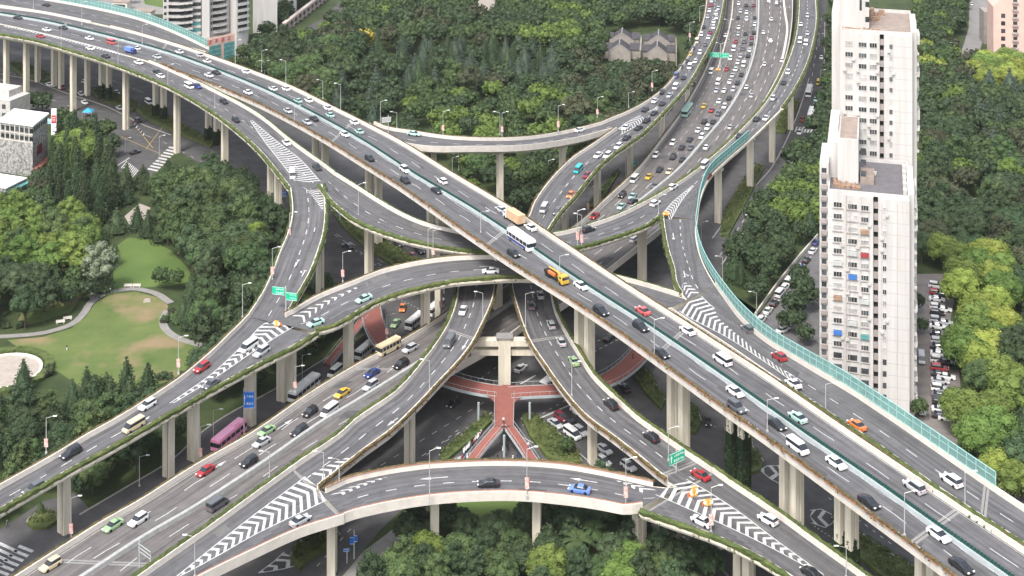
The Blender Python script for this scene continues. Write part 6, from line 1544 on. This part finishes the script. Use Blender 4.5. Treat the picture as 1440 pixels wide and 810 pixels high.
fdeck([(702,600),(678,628),(652,662)], 2.4, 2.4, FZ, .6, 'stair'); fdeck([(716,600),(736,628),(758,662)], 2.4, 2.4, FZ, .6, 'stair')
fdeck([(513,446),(488,478),(460,512)], 2.2, 2.2, FZ, .5, 'stair')
for x, y in ((673,566),(745,566),(709,612),(848,550),(536,500)):
    p = U(x, y, FZ-.5); bm = bmesh.new(); CYL(bm, (p.x, p.y, 0), (p.x, p.y, FZ-.5), .28, .28, 10); obj('column', bm, M['bluegrey'], fb)
# ---------------------------------------------------------------- street lamps
M['banner'] = mat('banner_red_white', (.55,.12,.09), .7, col2=(.70,.62,.58), scale=1.4, detail=1)
def lamp_meshes():
    R_ = {}
    bm = bmesh.new(); CYL(bm, (0,0,0), (0,0,8.6), .11, .06, 8); R_['pole'] = bm
    bm = bmesh.new(); CYL(bm, (0,0,8.5), (1.5,0,9.0), .055, .04, 6); R_['arm'] = bm
    bm = bmesh.new(); BX(bm, (1.85,0,9.02), (.85,.28,.14)); BX(bm, (1.85,0,8.93), (.6,.22,.05)); R_['lamp_head'] = bm
    bm = bmesh.new(); BX(bm, (0,0,.25), (.4,.4,.5)); R_['base'] = bm
    out = {}
    for k, b in R_.items():
        me = bpy.data.meshes.new(k); b.to_mesh(me); b.free(); me.materials.append(M['white'] if k == 'lamp_head' else M['steel']); out[k] = me
    bm = bmesh.new(); BX(bm, (0,-.12,2.6), (.85,.06,1.9)); BX(bm, (0,-.10,3.6), (.95,.08,.06)); me = bpy.data.meshes.new('banner'); bm.to_mesh(me); bm.free(); me.materials.append(M['banner']); out['banner'] = me
    return out
LMESH = lamp_meshes(); LAMPS = []
def lamp(x, y, ty, z, arm=1, ban=0, dbl=0, rd=''):
    p = U(x, y, z); h = (y-ty)*p.y/FPX; s = max(.65, min(1.35, h/9.0)); r = empty('street_lamp', p, 0 if arm > 0 else math.pi); r.scale = (1,1,s)
    for k in ('pole','arm','lamp_head','base')+(('banner',) if ban else ()):
        c = bpy.data.objects.new(k, LMESH[k]); COL.objects.link(c); c.parent = r
        if k == 'banner' and arm < 0: c.rotation_euler.z = math.pi
    if dbl:
        for k in ('arm','lamp_head'): c = bpy.data.objects.new(k, LMESH[k]); COL.objects.link(c); c.parent = r; c.rotation_euler.z = math.pi
    LAMPS.append((r, x, y, z, ban, rd)); return r
for a in ((47,12,-20,28,1),(115,35,2,28,1),(182,20,-12,28,1),(200,62,34,28,1),(86,68,34,27,1),(166,93,56,27,1),(236,120,90,27,1),(302,152,122,27,1),(331,90,56,28,1),
  (368,101,70,29,1),(402,119,84,29,-1),(414,172,148,29.6,1),(454,139,112,29.6,-1),(479,157,117,29.7,-1),(535,178,141,28.6,1),(558,183,157,28.6,-1),(623,190,155,27,1,1),(706,192,157,25,1,1),
  (785,186,147,22,1,1),(840,166,136,20,1,1),(884,151,137,19.5,1),(917,128,99,19.5,1,1),(970,57,31,16,1,1),(984,30,8,15,1),(1025,56,27,8,1,0,1),(1014,94,60,8,1,0,1),(1105,26,10,8,1),
  (1152,64,47,0,1),(1154,118,98,0,1),(636,245,220,0,1),(645,247,214,0,1),(504,304,257,24.2,1),(407,338,298,21,1,1),(383,394,347,20,1,1),(482,397,353,18,1,1),(602,368,320,21.3,1,0),(609,366,322,21.3,1,1),(676,327,308,30,1),
  (771,259,224,0,1),(731,295,281,0,1),(827,302,262,0,1,1),(812,347,294,21,1,1),(818,350,300,21,-1,1),(787,399,358,30,1),(986,342,311,0,1),(1016,394,360,0,-1),(926,301,281,20,1),
  (544,476,441,8,1,1),(679,454,410,15.4,-1),(604,552,505,15,-1),(415,552,514,8,1,1),(425,536,498,0,1),(716,469,429,0,-1),(620,440,398,8,1,1),(739,460,411,14.2,1),(804,557,508,14.2,1),(920,504,447,30,1),
  (1064,446,410,0,-1),(1161,578,540,29,1),(341,447,398,19,1),(251,526,472,18,1,1),(65,638,585,15,1,1),(100,762,697,0,1,1),(196,684,640,0,1),(274,812,752,14.2,-1),(282,652,597,0,1,1),
  (379,672,645,8,-1),(455,674,640,14.5,-1),(477,684,655,14.2,-1),(604,709,630,14.2,1),(741,700,628,14.2,1,1),(880,712,643,14.2,1,1),(940,648,600,14.2,1),(1000,750,682,14.2,1,1),(1272,754,690,30,1),(1357,712,662,30,1),(1190,812,792,14.2,-1),
  (1412,690,630,0,1,1),(1079,607,560,30,1),(703,190,157,25,-1),(345,490,455,0,-1),(300,628,575,0,1),(1332,90,60,0,1),(1327,132,118,0,-1),(372,115,85,0,1,0,1),(224,228,190,0,1),(176,215,200,0,1)):
    lamp(*a)
# ---------------------------------------------------------------- signs
M['signgreen'] = mat('sign_green', (.01,.42,.25), .45, noise_amt=.03); M['signblue'] = mat('sign_blue', (.02,.14,.52), .45, noise_amt=.03); M['signwhite'] = mat('sign_white', (.85,.85,.85), .5, noise_amt=.02)
def sign(name, x, y, z, top, panels, label, m, ang=0, ph=None, marks_=(), base=None, cat='road sign'):
    """panels: (centre px, centre py, width m, height m) on a post"""
    p = U(x, y, z); r = tag(empty(name, tuple(p)), label, cat); F_ = Frame(p, R(ang)); WORLD_ROOTS.append(r)
    hh = (y-top)*p.y/FPX; bm = bmesh.new(); CYL(bm, p, p+Vector((0,0,hh)), .16, .12, 8); 
    us = []
    pl = []
    for (cx, cy, w_, h_) in panels:
        u = (cx-x)*p.y/FPX; zz = p.z+(y-cy)*p.y/FPX; us.append((u, zz)); pl.append((u, zz, w_, h_))
    for u, zz in us: CYL(bm, F_.p(0, .1, zz-p.z), F_.p(u, .1, zz-p.z), .08, .08, 6)
    obj('post', bm, M['steel'], r)
    for i, (u, zz, w_, h_) in enumerate(pl):
        bm = bmesh.new(); F_.box(bm, u-w_/2, u+w_/2, -.12, -.04, zz-p.z-h_/2, zz-p.z+h_/2); pn = obj('sign_panel', bm, m, r)
        bm = bmesh.new(); q_ = random.Random(i+int(x)); zc = zz-p.z
        # border, direction arrow and lines of strokes at the size the lettering has
        for (a, b, c, d) in ((-w_/2+.06, w_/2-.06, h_/2-.12, h_/2-.06), (-w_/2+.06, w_/2-.06, -h_/2+.06, -h_/2+.12)): F_.box(bm, u+a, u+b, -.15, -.121, zc+c, zc+d)
        for mk in marks_:
            if mk == 'arrow':
                F_.box(bm, u-w_*.40, u-w_*.36, -.15, -.121, zc-h_*.30, zc+h_*.12)
                vs = [bm.verts.new(F_.p(u-w_*.38+a, -.14, zc+b)) for a, b in ((-w_*.07, h_*.08), (w_*.07, h_*.08), (0, h_*.36))]; bm.faces.new(vs)
            if mk == 'text':
                nchar = max(2, int(w_/.75)); cw = w_*.66/nchar
                for k in range(nchar):
                    for ln in ((.17,) if h_ < 1.4 else (.20, -.22)):
                        cx = u-w_*.22+k*cw+.05; s_ = min(cw*.72, h_*.3); z0 = zc+ln*h_-s_/2
                        for (a, b, c, d) in ((0,1,.86,1),(0,1,.44,.56),(0,1,0,.13),(.43,.57,.13,.86),(0,.13,.56,.86),(.87,1,.13,.44)):
                            if q_.random() < .72: F_.box(bm, cx+a*s_, cx+b*s_, -.15, -.121, z0+c*s_, z0+d*s_)
        obj('lettering', bm, M['signwhite'], pn)
    return r
sign('road_sign', 402, 440, 19, 405, [(391,410,3.4,2.0),(411,416,3.0,2.0)], 'pair of green direction signs at the fork beside the orange crash cushion', M['signgreen'], -14, marks_=('text',))
sign('road_sign', 951, 664, 14.2, 632, [(952,643,4.4,2.4)], 'green direction sign turned to the right above the near fork, by the red car', M['signgreen'], 38, marks_=('text','arrow'))
sign('road_sign', 1013, 96, 8, 62, [(1005,77,4.4,2.2),(1019,78,3.8,2.2)], 'pair of green signs over the traffic jam at the top', M['signgreen'], 0, marks_=('text',))
sign('road_sign', 880, 250, 0, 218, [(888,229,3.0,2.6)], 'small green sign on the shaded road under the jammed ramp', M['signgreen'], 0, marks_=('text',))
sign('road_sign', 343, 618, 0, 545, [(350,562,2.6,4.0)], 'tall blue direction board in front of a pier, above the pink bus', M['signblue'], 0, marks_=('text','arrow'))
sign('road_sign', 498, 786, 0, 745, [(495,760,.9,1.5),(500,757,.8,1.4)], 'small blue and white signs on a thin post beside the bottom path', M['signblue'], 0)
sign('road_sign', 488, 792, 0, 772, [(487,773,1.3,.6)], 'small blue street name sign below the near arch', M['signblue'], 10)
sign('road_sign', 398, 290, 0, 262, [(399,272,1.9,2.0)], 'blue sign on the ground behind the curved ramp piers at left', M['signblue'], 0, marks_=('text',))
sign('road_sign', 478, 312, 0, 296, [(478,300,1.1,1.2)], 'small square blue sign above the hedge behind the pier', M['signblue'], 0)
sign('road_sign', 546, 190, 28.6, 162, [(543,168,3.2,1.7)], 'grey back of a sign board where the curved ramp leaves the top flyover', M['steel'], 20)
# gantry frame without board, bottom left
p0 = U(196, 808, 8); fr_ = tag(empty('sign_gantry', tuple(p0)), 'bare white cantilever gantry frame beside the low viaduct at bottom left', 'gantry'); WORLD_ROOTS.append(fr_); F_ = Frame(p0, R(-38))
bm = bmesh.new(); CYL(bm, p0, p0+Vector((0,0,6.6)), .14, .12, 8); CYL(bm, F_.p(3.4,0,0), F_.p(3.4,0,4.8), .12, .12, 8)
for z in (5.9, 5.2, 4.5): CYL(bm, F_.p(-.3,0,z), F_.p(3.4,0,z-.3), .07, .07, 6)
obj('frame', bm, M['bluegrey'], fr_)
# crash cushions ------------------------------------------------------------------
def cushion(x, y, z, lb, ang, w_=2.2, h_=2.2):
    p = U(x, y, z); r = tag(empty('warning_board', tuple(p), R(ang)), lb, 'warning board')
    bm = bmesh.new(); BX(bm, (0,0,h_/2+.3), (w_,.14,h_)); obj('board', bm, mat('safety_orange', (.72,.30,.02), .5, col2=(.80,.42,.05), scale=1.5), r)
    bm = bmesh.new()
    for s in (-1, 1):
        for k in range(2): vs = [bm.verts.new((s*w_*.05+s*a, -.085, b)) for a, b in ((.1+k*.4, .6), (.35+k*.4, .6), (.75+k*.25, h_*.55+.3), (.35+k*.4, h_), (.1+k*.4, h_), (.5+k*.25, h_*.55+.3))]; bm.faces.new(vs if s > 0 else vs[::-1])
    obj('chevron_arrow', bm, M['signwhite'], r); bm = bmesh.new(); BX(bm, (-w_*.4,.1,.4), (.12,.12,.8)); BX(bm, (w_*.4,.1,.4), (.12,.12,.8)); obj('leg', bm, M['dark'], r)
    bm = bmesh.new()
    for k in range(5): CYL(bm, (-.9+k*.45, .7, 0), (-.9+k*.45, .7, .85), .2, .2, 8)
    obj('drum', bm, PM['o'], r)
cushion(976, 700, 14.2, 'orange warning board on the chevrons of the near right fork, the left one of two', 25, 1.4, 1.9)
cushion(996, 713, 14.2, 'orange warning board on the chevrons of the near right fork, the right one of two', 10, 1.4, 1.3)
cushion(389, 460, 18.4, 'small orange warning board at the left fork between curved ramps', -20, 1.2, 1.3)
cushion(937, 304, 20, 'orange drums and board at the fork above the dark hedge, upper right', 0, 1.8, 1.0)
cushion(1010, 100, 8, 'orange board where the slip road meets the jam at the top', 0, 1.8, 1.0)
# pylon sign, canopy, tent at left -------------------------------------------------
p = U(76, 196, 0); r = tag(empty('pylon_sign', tuple(p)), 'tall white pylon with a red panel beside the carved stone cube', 'sign'); bm = bmesh.new(); BX(bm, (0,0,6), (2.1,.7,12)); obj('pylon', bm, M['white'], r)
bm = bmesh.new(); BX(bm, (0,-.38,8.0), (1.7,.05,3.0)); c = obj('red_panel', bm, mat('logo_red', (.55,.03,.05), .5), r); bm = bmesh.new(); BX(bm, (0,-.42,8.7), (1.1,.03,.22)); BX(bm, (-.3,-.42,7.7), (.22,.03,1.0)); BX(bm, (.3,-.42,7.7), (.22,.03,1.0)); BX(bm, (0,-.42,7.3), (.8,.03,.2)); obj('lettering', bm, M['signwhite'], c)
p = U(73, 182, 0); r = tag(empty('canopy', tuple(p)), 'pale blue and white canopy at the foot of the white pylon', 'canopy'); bm = bmesh.new(); BX(bm, (0,0,3.6), (4.2,3.4,.5)); BX(bm, (.6,-.4,3.0), (4.6,3.4,.2)); obj('roof', bm, mat('pale_blue_canopy', (.35,.60,.75), .6), r); bm = bmesh.new()
for s in (-1,1): CYL(bm, (s*1.8,-1.2,0), (s*1.8,-1.2,3), .1, .1, 6)
obj('post', bm, M['steel'], r)
p = U(124, 164, 0); bm = bmesh.new(); vs = [bm.verts.new(v) for v in ((-2,-2,2.3),(2,-2,2.3),(2,2,2.3),(-2,2,2.3),(0,0,3.6))]
for k in range(4): bm.faces.new((vs[k], vs[(k+1) % 4], vs[4]))
r = tag(empty('tent', tuple(p)), 'small bright blue tent among the trees left of the crossroads', 'tent'); obj('roof', bm, mat('tent_blue', (.04,.33,.62), .6), r); bm = bmesh.new()
for s in (-1,1):
    for t in (-1,1): CYL(bm, (s*1.9,t*1.9,0), (s*1.9,t*1.9,2.3), .06, .06, 6)
obj('post', bm, M['steel'], r)
p = U(300, 446, 0); r = tag(empty('white_pillar', tuple(p)), 'white square pillar standing among dark trees right of the lawn', 'pillar'); bm = bmesh.new(); BX(bm, (0,0,4), (1.3,1.3,9)); BX(bm, (0,0,8.7), (1.6,1.6,.5)); obj('shaft', bm, M['parapet'], r)
# benches along the park path
for x, y, a, lb in ((85,455,15,'pale stone bench on the left part of the curved park path'),(95,450,18,'pale stone bench just right of the first one on the curved path'),(180,404,2,'pale bench at the top of the curved path, the left one of two'),(192,404,0,'pale bench at the top of the curved path, the right one of two')):
    p = U(x, y, 0); r = tag(empty('park_bench', tuple(p), R(a)), lb, 'bench'); bm = bmesh.new(); BX(bm, (0,0,.46), (2.4,.6,.12)); obj('seat', bm, M['parapet'], r)
    for s in (-1,1): bm = bmesh.new(); BX(bm, (s*.9,0,.2), (.2,.5,.4)); obj('leg', bm, M['parapet'], r)
    bm = bmesh.new(); BX(bm, (0,.27,.75), (2.4,.1,.4)); obj('backrest', bm, M['parapet'], r)
# low monument stone on the worn lawn
p = U(207, 424, 0); bm = bmesh.new(); BX(bm, (0,0,.35), (2.2,1.4,.7), .3, taper=.7); tag(obj('stone', bm, M['paving_w']), 'small pale stone on the bare patch at the top of the lawn', 'stone'); bpy.data.objects['stone'].location = p
# people ---------------------------------------------------------------------------
def person(px, py, label, top, legs, z=.05, ang=0, stride=.18):
    p = U(px, py, z); J_ = [(0,0,.95),(0,0,1.15),(0,0,1.42),(0,0,1.52),(0,.02,1.64),(0,.01,1.72),
        (-.10,0,.90),(-.11,stride*.6,.50),(-.11,stride*.3,.10),(-.11,stride+.12,.05),(.10,0,.90),(.11,-stride*.5,.50),(.11,-stride,.12),(.11,-stride+.16,.05),
        (-.20,0,1.40),(-.24,-.05,1.12),(-.22,.08,.88),(-.22,.12,.80),(.20,0,1.40),(.24,.05,1.12),(.22,.16,.90),(.22,.21,.83)]
    E_ = [(0,1),(1,2),(2,3),(3,4),(4,5),(0,6),(6,7),(7,8),(8,9),(0,10),(10,11),(11,12),(12,13),(2,14),(14,15),(15,16),(16,17),(2,18),(18,19),(19,20),(20,21)]
    rad = [.15,.15,.14,.06,.105,.09,.10,.07,.05,.045,.10,.07,.05,.045,.07,.05,.04,.035,.07,.05,.04,.035]
    me = bpy.data.meshes.new('person'); me.from_pydata(J_, E_, []); o = bpy.data.objects.new('person', me); COL.objects.link(o)
    o.modifiers.new('skin', 'SKIN'); sk = me.skin_vertices[0].data
    for i, r_ in enumerate(rad): sk[i].radius = (r_, r_*(.75 if i < 3 else 1))
    sk[0].use_root = True; ss = o.modifiers.new('sub', 'SUBSURF'); ss.levels = 1; ss.render_levels = 1
    dg = bpy.context.evaluated_depsgraph_get(); m2 = bpy.data.meshes.new_from_object(o.evaluated_get(dg)); o.modifiers.clear(); o.data = m2
    m2.materials.clear(); m2.materials.append(mat('skin', (.45,.28,.20), .6)); m2.materials.append(top); m2.materials.append(legs); m2.materials.append(M['dark'])
    for f in m2.polygons:
        c = f.center; f.material_index = 3 if (c.z > 1.70 or (c.z > 1.60 and c.y < -.02)) else 0 if c.z > 1.47 else 0 if (abs(c.x) > .17 and c.z < 1.08) else 1 if c.z > .95 else 2 if c.z > .1 else 3; f.use_smooth = True
    o.location = p; o.rotation_euler.z = R(ang); tag(o, label, 'person'); return o
dk = mat('dark_cloth', (.03,.03,.04), .9); wc = mat('white_cloth', (.7,.7,.7), .9); bc = mat('blue_cloth', (.08,.12,.3), .9)
person(94, 493, 'person in dark top and pale trousers walking alone across the lawn', dk, wc)
person(155, 412, 'person in white standing on the top of the curved park path', wc, dk, ang=40)
person(708, 596, 'person in white at the head of the footbridge stairs', wc, dk, z=FZ+.05, ang=180)
person(743, 631, 'person in white walking down the right footbridge stairs', wc, bc, z=3.3, ang=200)
person(890, 505, 'person in dark clothes on the right arm of the red footbridge', dk, dk, z=FZ+.05, ang=60)
person(512, 440, 'person in white at the left bend of the red footbridge', wc, dk, z=FZ+.05, ang=10)
person(10, 742, 'person with blue top beside the zebra crossing at lower left', bc, dk, ang=90)
# ---------------------------------------------------------------- far trees beyond the limit become one wood
import numpy as np
def settle_wood():
    broads = [t for t in TREES if t[1] == 'broad']
    def size(t): return t[0].scale[2]*FPX/t[4]
    def shown(t):
        a, b = PX(Vector((t[3], t[4], 0))); top = b-t[0].scale[2]*11*FPX/t[4]
        return -30 < a < 1470 and b > 2 and top < 812
    broads.sort(key=lambda t: -(size(t) if shown(t) else 0)); keep = broads[:290]; rest = broads[290:]
    lod = [broad(s, 10.8, 4.8, 17, .52, 22, .30) for s in (71,72,73,74)]
    base = []
    for me in lod:
        v = np.zeros(len(me.vertices)*3, np.float32); me.vertices.foreach_get('co', v); f = np.zeros(len(me.polygons)*4, np.int32); me.polygons.foreach_get('vertices', f); base.append((v.reshape(-1,3), f.reshape(-1,4)))
    keys = list(LM); V_, F2, MI = [], [], []; off = 0; q = random.Random(3)
    for (r, k, mt, x, y) in rest:
        v, f = base[q.randrange(4)]; a = q.uniform(0,6.28); s = r.scale[2]*q.uniform(.96,1.04); c_, s_ = math.cos(a), math.sin(a)
        w_ = np.empty_like(v); w_[:,0] = (v[:,0]*c_-v[:,1]*s_)*s+x; w_[:,1] = (v[:,0]*s_+v[:,1]*c_)*s+y; w_[:,2] = v[:,2]*s; V_.append(w_); F2.append(f+off); off += len(v); MI.append(np.full(len(f), keys.index(mt), np.int32))
        for ch in list(r.children): bpy.data.objects.remove(ch)
        bpy.data.objects.remove(r)
    V_ = np.concatenate(V_); F2 = np.concatenate(F2); MI = np.concatenate(MI); me = bpy.data.meshes.new('wood')
    me.vertices.add(len(V_)); me.vertices.foreach_set('co', V_.ravel()); n = len(F2); me.loops.add(n*4); me.loops.foreach_set('vertex_index', F2.ravel().astype(np.int32)); me.polygons.add(n)
    me.polygons.foreach_set('loop_start', np.arange(0, n*4, 4, dtype=np.int32)); me.polygons.foreach_set('loop_total', np.full(n, 4, np.int32)); me.polygons.foreach_set('material_index', MI); me.update(calc_edges=True)
    for k in keys: me.materials.append(LM[k])
    o = bpy.data.objects.new('wood', me); COL.objects.link(o); tag(o, 'dense leafy wood filling the park behind the flyovers', 'wood', None, 'stuff')
    gone = {id(t) for t in rest}; TREES[:] = [t for t in TREES if id(t) not in gone]; print('WOOD', len(rest), n)
settle_wood()
# ---------------------------------------------------------------- labels that single each repeat out
ORD = ['first','second','third','fourth','fifth','sixth','seventh','eighth','ninth','tenth','eleventh','twelfth','thirteenth','fourteenth','fifteenth','sixteenth','seventeenth','eighteenth','nineteenth','twentieth']
def ordn(i):
    if i < 20: return ORD[i]
    n = i+1; return f"{n}{'th' if 10 < n % 100 < 14 else {1:'st',2:'nd',3:'rd'}.get(n % 10, 'th')}"
RN = {'A':'topmost flyover','D':'teal-walled ramp at upper left','C':'ramp merging at upper left','C1':'curved ramp above the lawn','C2':'ramp under the topmost flyover','E':'long ramp right of jam','El':'teal-walled curve','CL':'ramp to the lower left',
 'F':'hedged arch','G':'ramp left of the central pier','B':'low viaduct','H':'ramp left of the jam','HK':'jammed upper ramp','K':'curve before the wood','J':'ramp right of the central pier','N':'bottom right ramp','L':'near bottom arch','Mg':'bottom left ramp','A2':'ramp beside the right tower'}
def ground_place(x, y):
    if x > 1290 and y > 380: return 'parked row right of the tower'
    if x > 1055 and y > 335: return 'lane left of the right tower'
    if x > 1300: return 'street at the top right'
    if x > 1100: return 'ground street at upper right'
    if x > 925 and y < 200: return 'shaded road below the upper ramp'
    if x < 260: return 'ground road at far left'
    if x < 540 and y > 480: return 'street beside the low viaduct'
    if y < 400: return 'ground road behind the hedged arch'
    if y < 480: return 'dark street under the hedged arch'
    return 'ground road around the red footbridge'
grp = {}
for rec in VEH:
    r, rd, px, py, col, kind, note = rec
    pl = RN[rd] if rd else ground_place(px, py)
    if rd == 'A': pl = ('far' if r.rotation_euler.z > 2 or r.rotation_euler.z < -2 or math.sin(r.rotation_euler.z) > 0 else 'near')+' lanes of topmost flyover'
    if rd == 'B': pl = 'low viaduct '+('in its upper jam' if py < 110 else 'in its jam below the signs' if py < 200 else 'in its lower jam' if py < 320 else 'at lower left')
    grp.setdefault((CC[col][0], NAMES[kind][1], pl), []).append(rec)
for (cn, kn, pl), L_ in grp.items():
    L_.sort(key=lambda t: t[2] if not ('jam' in pl or 'row' in pl or 'upper right' in pl) else t[3]*1000+t[2]); side = 'from left' if not ('jam' in pl or 'row' in pl or 'upper right' in pl) else 'from the top'
    for i, t in enumerate(L_):
        lb = f"{cn} {kn} on the {pl}" if len(L_) == 1 else f"{cn} {kn} on the {pl}, {ordn(i)} such {side}"
        if len(lb.split()) > 16: lb = lb.replace('ground road around the red footbridge','road by the red footbridge').replace(' on the ', ' on ').replace(' from the top', ' from top').replace('such ','')
        g_ = 'cars queuing in the jam' if t[1] in ('B','HK') and t[3] < 320 else 'vehicles on the flyovers' if t[1] else 'vehicles on the ground streets'
        tag(t[0], lb, NAMES[t[5]][2], g_)
def rowlabel(items, name, area, cat, group, xy, rowstep=26):
    """items sorted into rows by height in the photo, then numbered from the left"""
    it = [(xy(t), t) for t in items]; it.sort(key=lambda a: a[0][1]); rows = []; cur = []
    for a in it:
        if cur and a[0][1]-cur[0][0][1] > rowstep: rows.append(cur); cur = []
        cur.append(a)
    if cur: rows.append(cur)
    for i, rw in enumerate(rows):
        rw.sort(key=lambda a: a[0][0])
        for j, (_, t) in enumerate(rw):
            o = t[0]; w1 = f"{name} {area}"
            if len(rows) == 1 and len(rw) == 1: lb = w1
            elif len(rows) == 1: lb = f"{w1}, {ordn(j)} from left"
            elif len(rw) == 1: lb = f"{w1}, alone in {ordn(i)} row down"
            else: lb = f"{w1}, {ordn(j)} from left in {ordn(i)} row down"
            tag(o, lb, cat, group)
def tarea(x, y):
    if x < 480 and y > 190: return 'in left park' if y > 400 else 'above the lawn'
    if x < 480: return 'upper left'
    if x > 1290: return 'right of tower' if y > 300 else 'top right'
    if x > 1010: return 'left of tower'
    if y > 690: return 'in bottom park'
    return 'in upper wood'
KN = {'broad':('broadleaf tree','tree'),'dome':('domed camphor tree','tree'),'cedar':('cedar','tree'),'column':('columnar tree','tree'),'palm':('palm','palm tree'),'shrub':('shrub','shrub')}
MN = {'dark':'dark','mid':'green','bright':'bright','lime':'lime','yellow':'yellow','olive':'olive','cedar':'bluish','flower':'white-flecked'}
tg = {}
for t in TREES:
    a, b = PX(Vector((t[3], t[4], 0))); tg.setdefault((t[1], t[2], tarea(a, b)), []).append(t)
for (k, mt, ar), L_ in tg.items():
    rowlabel(L_, f"{MN[mt]} {KN[k][0]}", ar, KN[k][1], {'broad':'broadleaf trees','dome':'camphor trees','cedar':'cedars','column':'columnar trees','palm':'palms','shrub':'shrubs'}[k]+' in the parks', lambda t: PX(Vector((t[3], t[4], 0))))
def larea(x, y, z):
    if z >= 29: return 'on topmost flyover'
    if z < 1: return 'at ground level'
    if y < 200: return 'on the upper ramps'
    if y < 420: return 'on the middle ramps'
    return 'on the lower ramps'
lg = {}
for t in LAMPS: lg.setdefault((t[4], larea(t[1], t[2], t[3])), []).append(t)
for (bn, ar), L_ in lg.items(): rowlabel(L_, 'street lamp with red banner' if bn else 'plain street lamp', ar, 'street lamp', 'street lamps along the roads', lambda t: (t[1], t[2]), 60)
seen = {}
for o in bpy.data.objects:
    if o.parent is None and o.get('label'): seen.setdefault(o['label'], []).append(o)
print('DUPES', {k: len(v) for k, v in seen.items() if len(v) > 1 and 'scooter' not in k})
settle()
